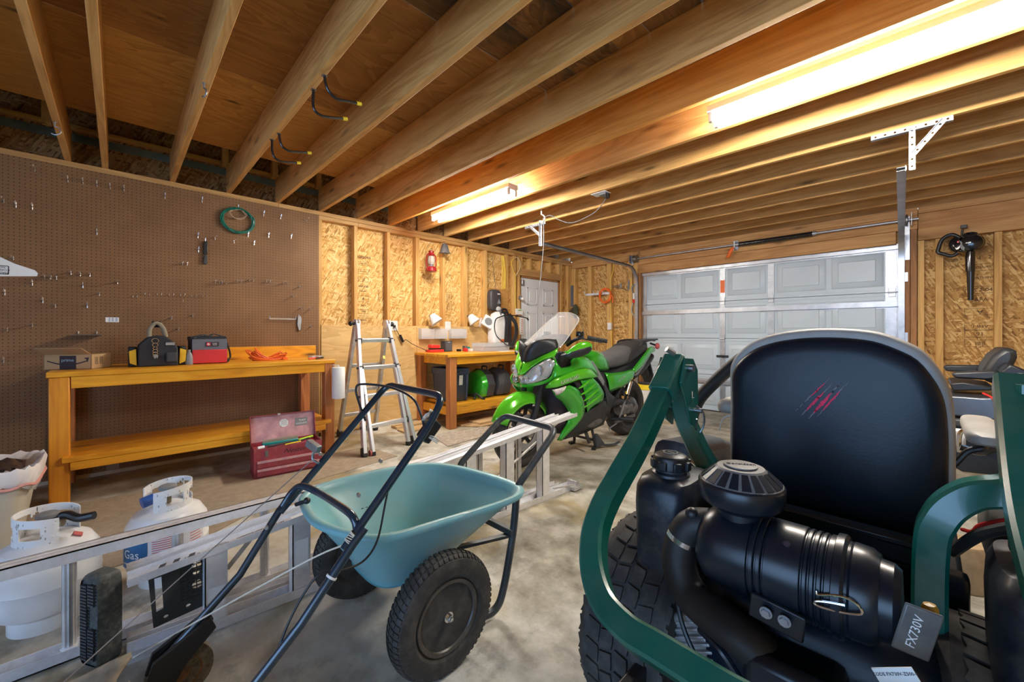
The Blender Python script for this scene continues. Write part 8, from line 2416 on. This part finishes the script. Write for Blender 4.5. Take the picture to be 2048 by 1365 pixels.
part('plate', MB().box((jb.x - .10, jb.y - .05, JB - .008), (jb.x + .06, jb.y + .05, JB - .0005)), M_offw, o, bevel=.002)
part('outlet_body', MB().box((jb.x - .02, jb.y - .035, JB - .03), (jb.x + .055, jb.y + .035, JB - .008)), M_greyp, o, bevel=.003)
part('plug', MB().cyl((jb.x + .05, jb.y, JB - .02), (jb.x + .05, jb.y, JB - .06), .026, n=16), M_black, o)
c0 = Vector((jb.x + .05, jb.y, JB - .05))
pts_ = [c0, atd(1195, 420, 4.0), atd(1170, 436, 4.15), atd(1142, 446, 4.3), atd(1118, 440, 4.38), atd(1100, 431, 4.42), Vector((ch.x + .03, ch.y, JB - .075))]
pts_ = [Vector((p.x, p.y, min(p.z, JB - .01))) for p in pts_]
low = [Vector((ch.x + .03, ch.y, JB - .075)), Vector((ch.x + .02, ch.y + .01, 2.1)), aty(1078, 590, ch.y + .03), aty(1074, 640, ch.y + .05), Vector((ch.x - .09, ch.y + .06, 1.02))]
o = thing('hanging_cable', 'thin cable looping from the ceiling outlet over the white hook and down past the door', 'cable', low[-1])
part('cable_run', MB().tube(catmull(pts_, 6), .0038, 8), M_greyp, o)
part('cable_drop', MB().tube(catmull(low, 6), .0038, 8), M_greyp, o)

# ============================================================ boards on the floor by the shorter workbench
for lb, P in (('long pale plank on the floor under the shorter workbench', (Cz(640, 905), Cz(720, 1005), Cz(1120, 935), Cz(1180, 800))),):
    pass
single('plank', MB().box((-4.02, 3.16, .022), (-3.80, 4.38, .045)), M_lumY, 'pale plank lying across another board at the foot of the shorter workbench', 'plank', bevel=.003)
single('plank', MB().prism([(-3.74, 3.14, .001), (-3.74, 4.38, .001), (-4.10, 4.38, .001), (-4.10, 3.02, .001), (-3.95, 2.98, .001)], (0, 0, .02)), M_lumY, 'wide lower board flat on the concrete beneath the pale plank', 'plank', bevel=.003)
single('plank', MB().box((-4.50, 2.35, .001), (-4.36, 4.4, .03)), M_lumY, 'board lying along the wall under the shorter workbench', 'plank', bevel=.003)
single('scrap_board', MB().box((-4.652, 1.62, .0), (-4.60, 2.76, .24)) if False else MB().box((-4.30, 2.32, .001), (-4.12, 2.74, .022)), M_lumY, 'short scrap board on the concrete left of the shorter workbench', 'board', bevel=.003)

# bucket and box by the garage door
o = thing('bucket', 'white bucket with a yellow lid rim behind the rear wheel of the motorcycle', 'bucket', (-2.66, 5.2, 0))
part('pail', MB().lathe((-2.66, 5.2, 0), (0, 0, 1), [(0, 0), (.13, 0), (.155, .36), (.16, .38), (.15, .38), (.125, .01), (0, .01)], 32), M_white, o)
part('lid_ring', MB().lathe((-2.66, 5.2, .38), (0, 0, 1), [(0, .0), (.165, 0), (.165, .06), (.15, .065), (0, .065)], 32), M_yellow, o, label='yellow lid ring')
part('lid', MB().lathe((-2.66, 5.2, .445), (0, 0, 1), [(0, 0), (.13, 0), (.13, .02), (0, .03)], 28), M_black, o)
single('cooler_box', MB().box((-2.45, 5.15, .001), (-2.10, 5.6, .40)), plain('pale grey plastic', (.55, .56, .56), .5), 'pale grey box standing on the floor by the garage door', 'box', bevel=.02)

# ============================================================ second riding mower behind, at the right
M_seatb = plain('black mower seat', (.03, .032, .036), .42, var=.15, bump=.2, bs=120)
rm = thing('lawn_tractor', 'second riding mower with a black high-back seat and armrests at the right edge', 'mower', (.55, 4.1, 0))
def Gp(px, py, Y): return aty(px, py, Y)
def qx(px, Y): return aty(px, 700, Y).x
def extr(name, pts_, Y, dy, mat, bevel=.01, par=None, label=None):
    P = [Gp(px, py, Y) for px, py in pts_]
    return part(name, MB().prism(P, (0, dy, 0)), mat, par or rm, bevel=bevel, label=label)
extr('seat_back', [(1962, 745), (1985, 712), (2005, 698), (2024, 695), (2034, 702), (2036, 716), (2022, 745), (2000, 770), (1970, 765)], 4.1, .42, M_seatb, .03, label='black padded seat back')
extr('seat_cushion', [(1912, 790), (2000, 786), (2050, 792), (2060, 812), (1990, 815), (1915, 803)], 4.08, .46, M_seatb, .02)
extr('armrest', [(1886, 733), (1896, 731), (1962, 731), (1975, 742), (1972, 748), (1892, 743)], 4.45, .06, M_seatb, .012)
extr('armrest', [(1902, 748), (1912, 745), (1990, 742), (2000, 748), (1994, 758), (1975, 761), (1910, 757)], 3.95, .07, M_seatb, .012)
extr('armrest_bracket', [(1990, 752), (2003, 750), (2012, 782), (1994, 784)], 3.97, .04, M_black, .006)
part('pivot_bolt', MB().cyl(Gp(1998, 753, 3.945), Gp(1998, 753, 3.96), .016, n=12), M_steel, rm)
extr('back_shield', [(2000, 745), (2020, 728), (2075, 750), (2075, 775), (2016, 768)], 3.85, .25, M_black, .012)
extr('fender_deck', [(1900, 768), (1925, 765), (1990, 776), (1982, 782), (1905, 782)], 3.9, .45, M_black, .008)
extr('hood', [(1900, 792), (1960, 796), (2060, 796), (2075, 850), (1990, 842), (1900, 832)], 3.75, .55, plain('dark silver body paint', (.10, .11, .13), .3, .5, coat=.4), .012, label='dark silver body')
extr('footboard', [(1895, 838), (2000, 846), (2080, 860), (2080, 878), (1990, 868), (1895, 850)], 3.7, .6, M_dkgrey, .01)
extr('chassis', [(1890, 848), (2085, 858), (2085, 962), (1925, 945), (1890, 925)], 3.8, .5, M_black, .01)
part('grab_handle', MB().tube(catmull([Gp(1919, 905, 3.25), Gp(1918, 880, 3.25), Gp(1922, 865, 3.25), Gp(1935, 862, 3.25), Gp(1975, 867, 3.25)], 5), .010, 8), M_chrome, rm)
part('lever_block', MB().bx(Gp(1918, 875, 3.3), (.05, .05, .09)), M_white, rm, bevel=.01)
part('red_wires', MB().tube(catmull([Gp(1966, 787, 3.8), Gp(1985, 797, 3.75), Gp(1994, 815, 3.7), Gp(2005, 828, 3.7), Gp(2015, 835, 3.7)], 5), .006, 8), M_red, rm, label='red wires')
part('brace_rod', MB().tube(catmull([Gp(1920, 895, 3.2), Gp(1960, 905, 3.2), Gp(1985, 898, 3.2), Gp(2020, 880, 3.2)], 5), .018, 8), M_blackg, rm)
m = MB(); knobby(m, .52, 3.75, .27, .27, .2)
part('tractor_tyre', m, M_rubber, rm, angle=25)
m = MB(); knobby(m, .36, 3.2, .19, .19, .14)
part('front_tyre', m, M_rubber, rm, angle=25)
part('rear_axle', MB().cyl((.3, 3.75, .27), (.95, 3.75, .27), .03, n=12).cyl((.3, 3.2, .19), (.95, 3.2, .19), .025, n=12).box((.42, 3.1, .22), (.9, 4.5, .36)), M_black, rm)
m = MB(); knobby(m, .98, 3.75, .27, .27, .2)
part('tractor_tyre', m, M_rubber, rm, angle=25)
lg = Gp(1922, 948, 2.75)
single('log_round', MB().lathe((lg.x, 2.75, 0), (0, 0, 1), [(0, 0), (.085, 0), (.09, .02), (.085, .19), (.08, .20), (0, .20)], 24), plain('cut log', (.42, .30, .17), .85, var=.25, vs=14), 'short cut log standing on the floor behind the right side of the mower seat', 'log')
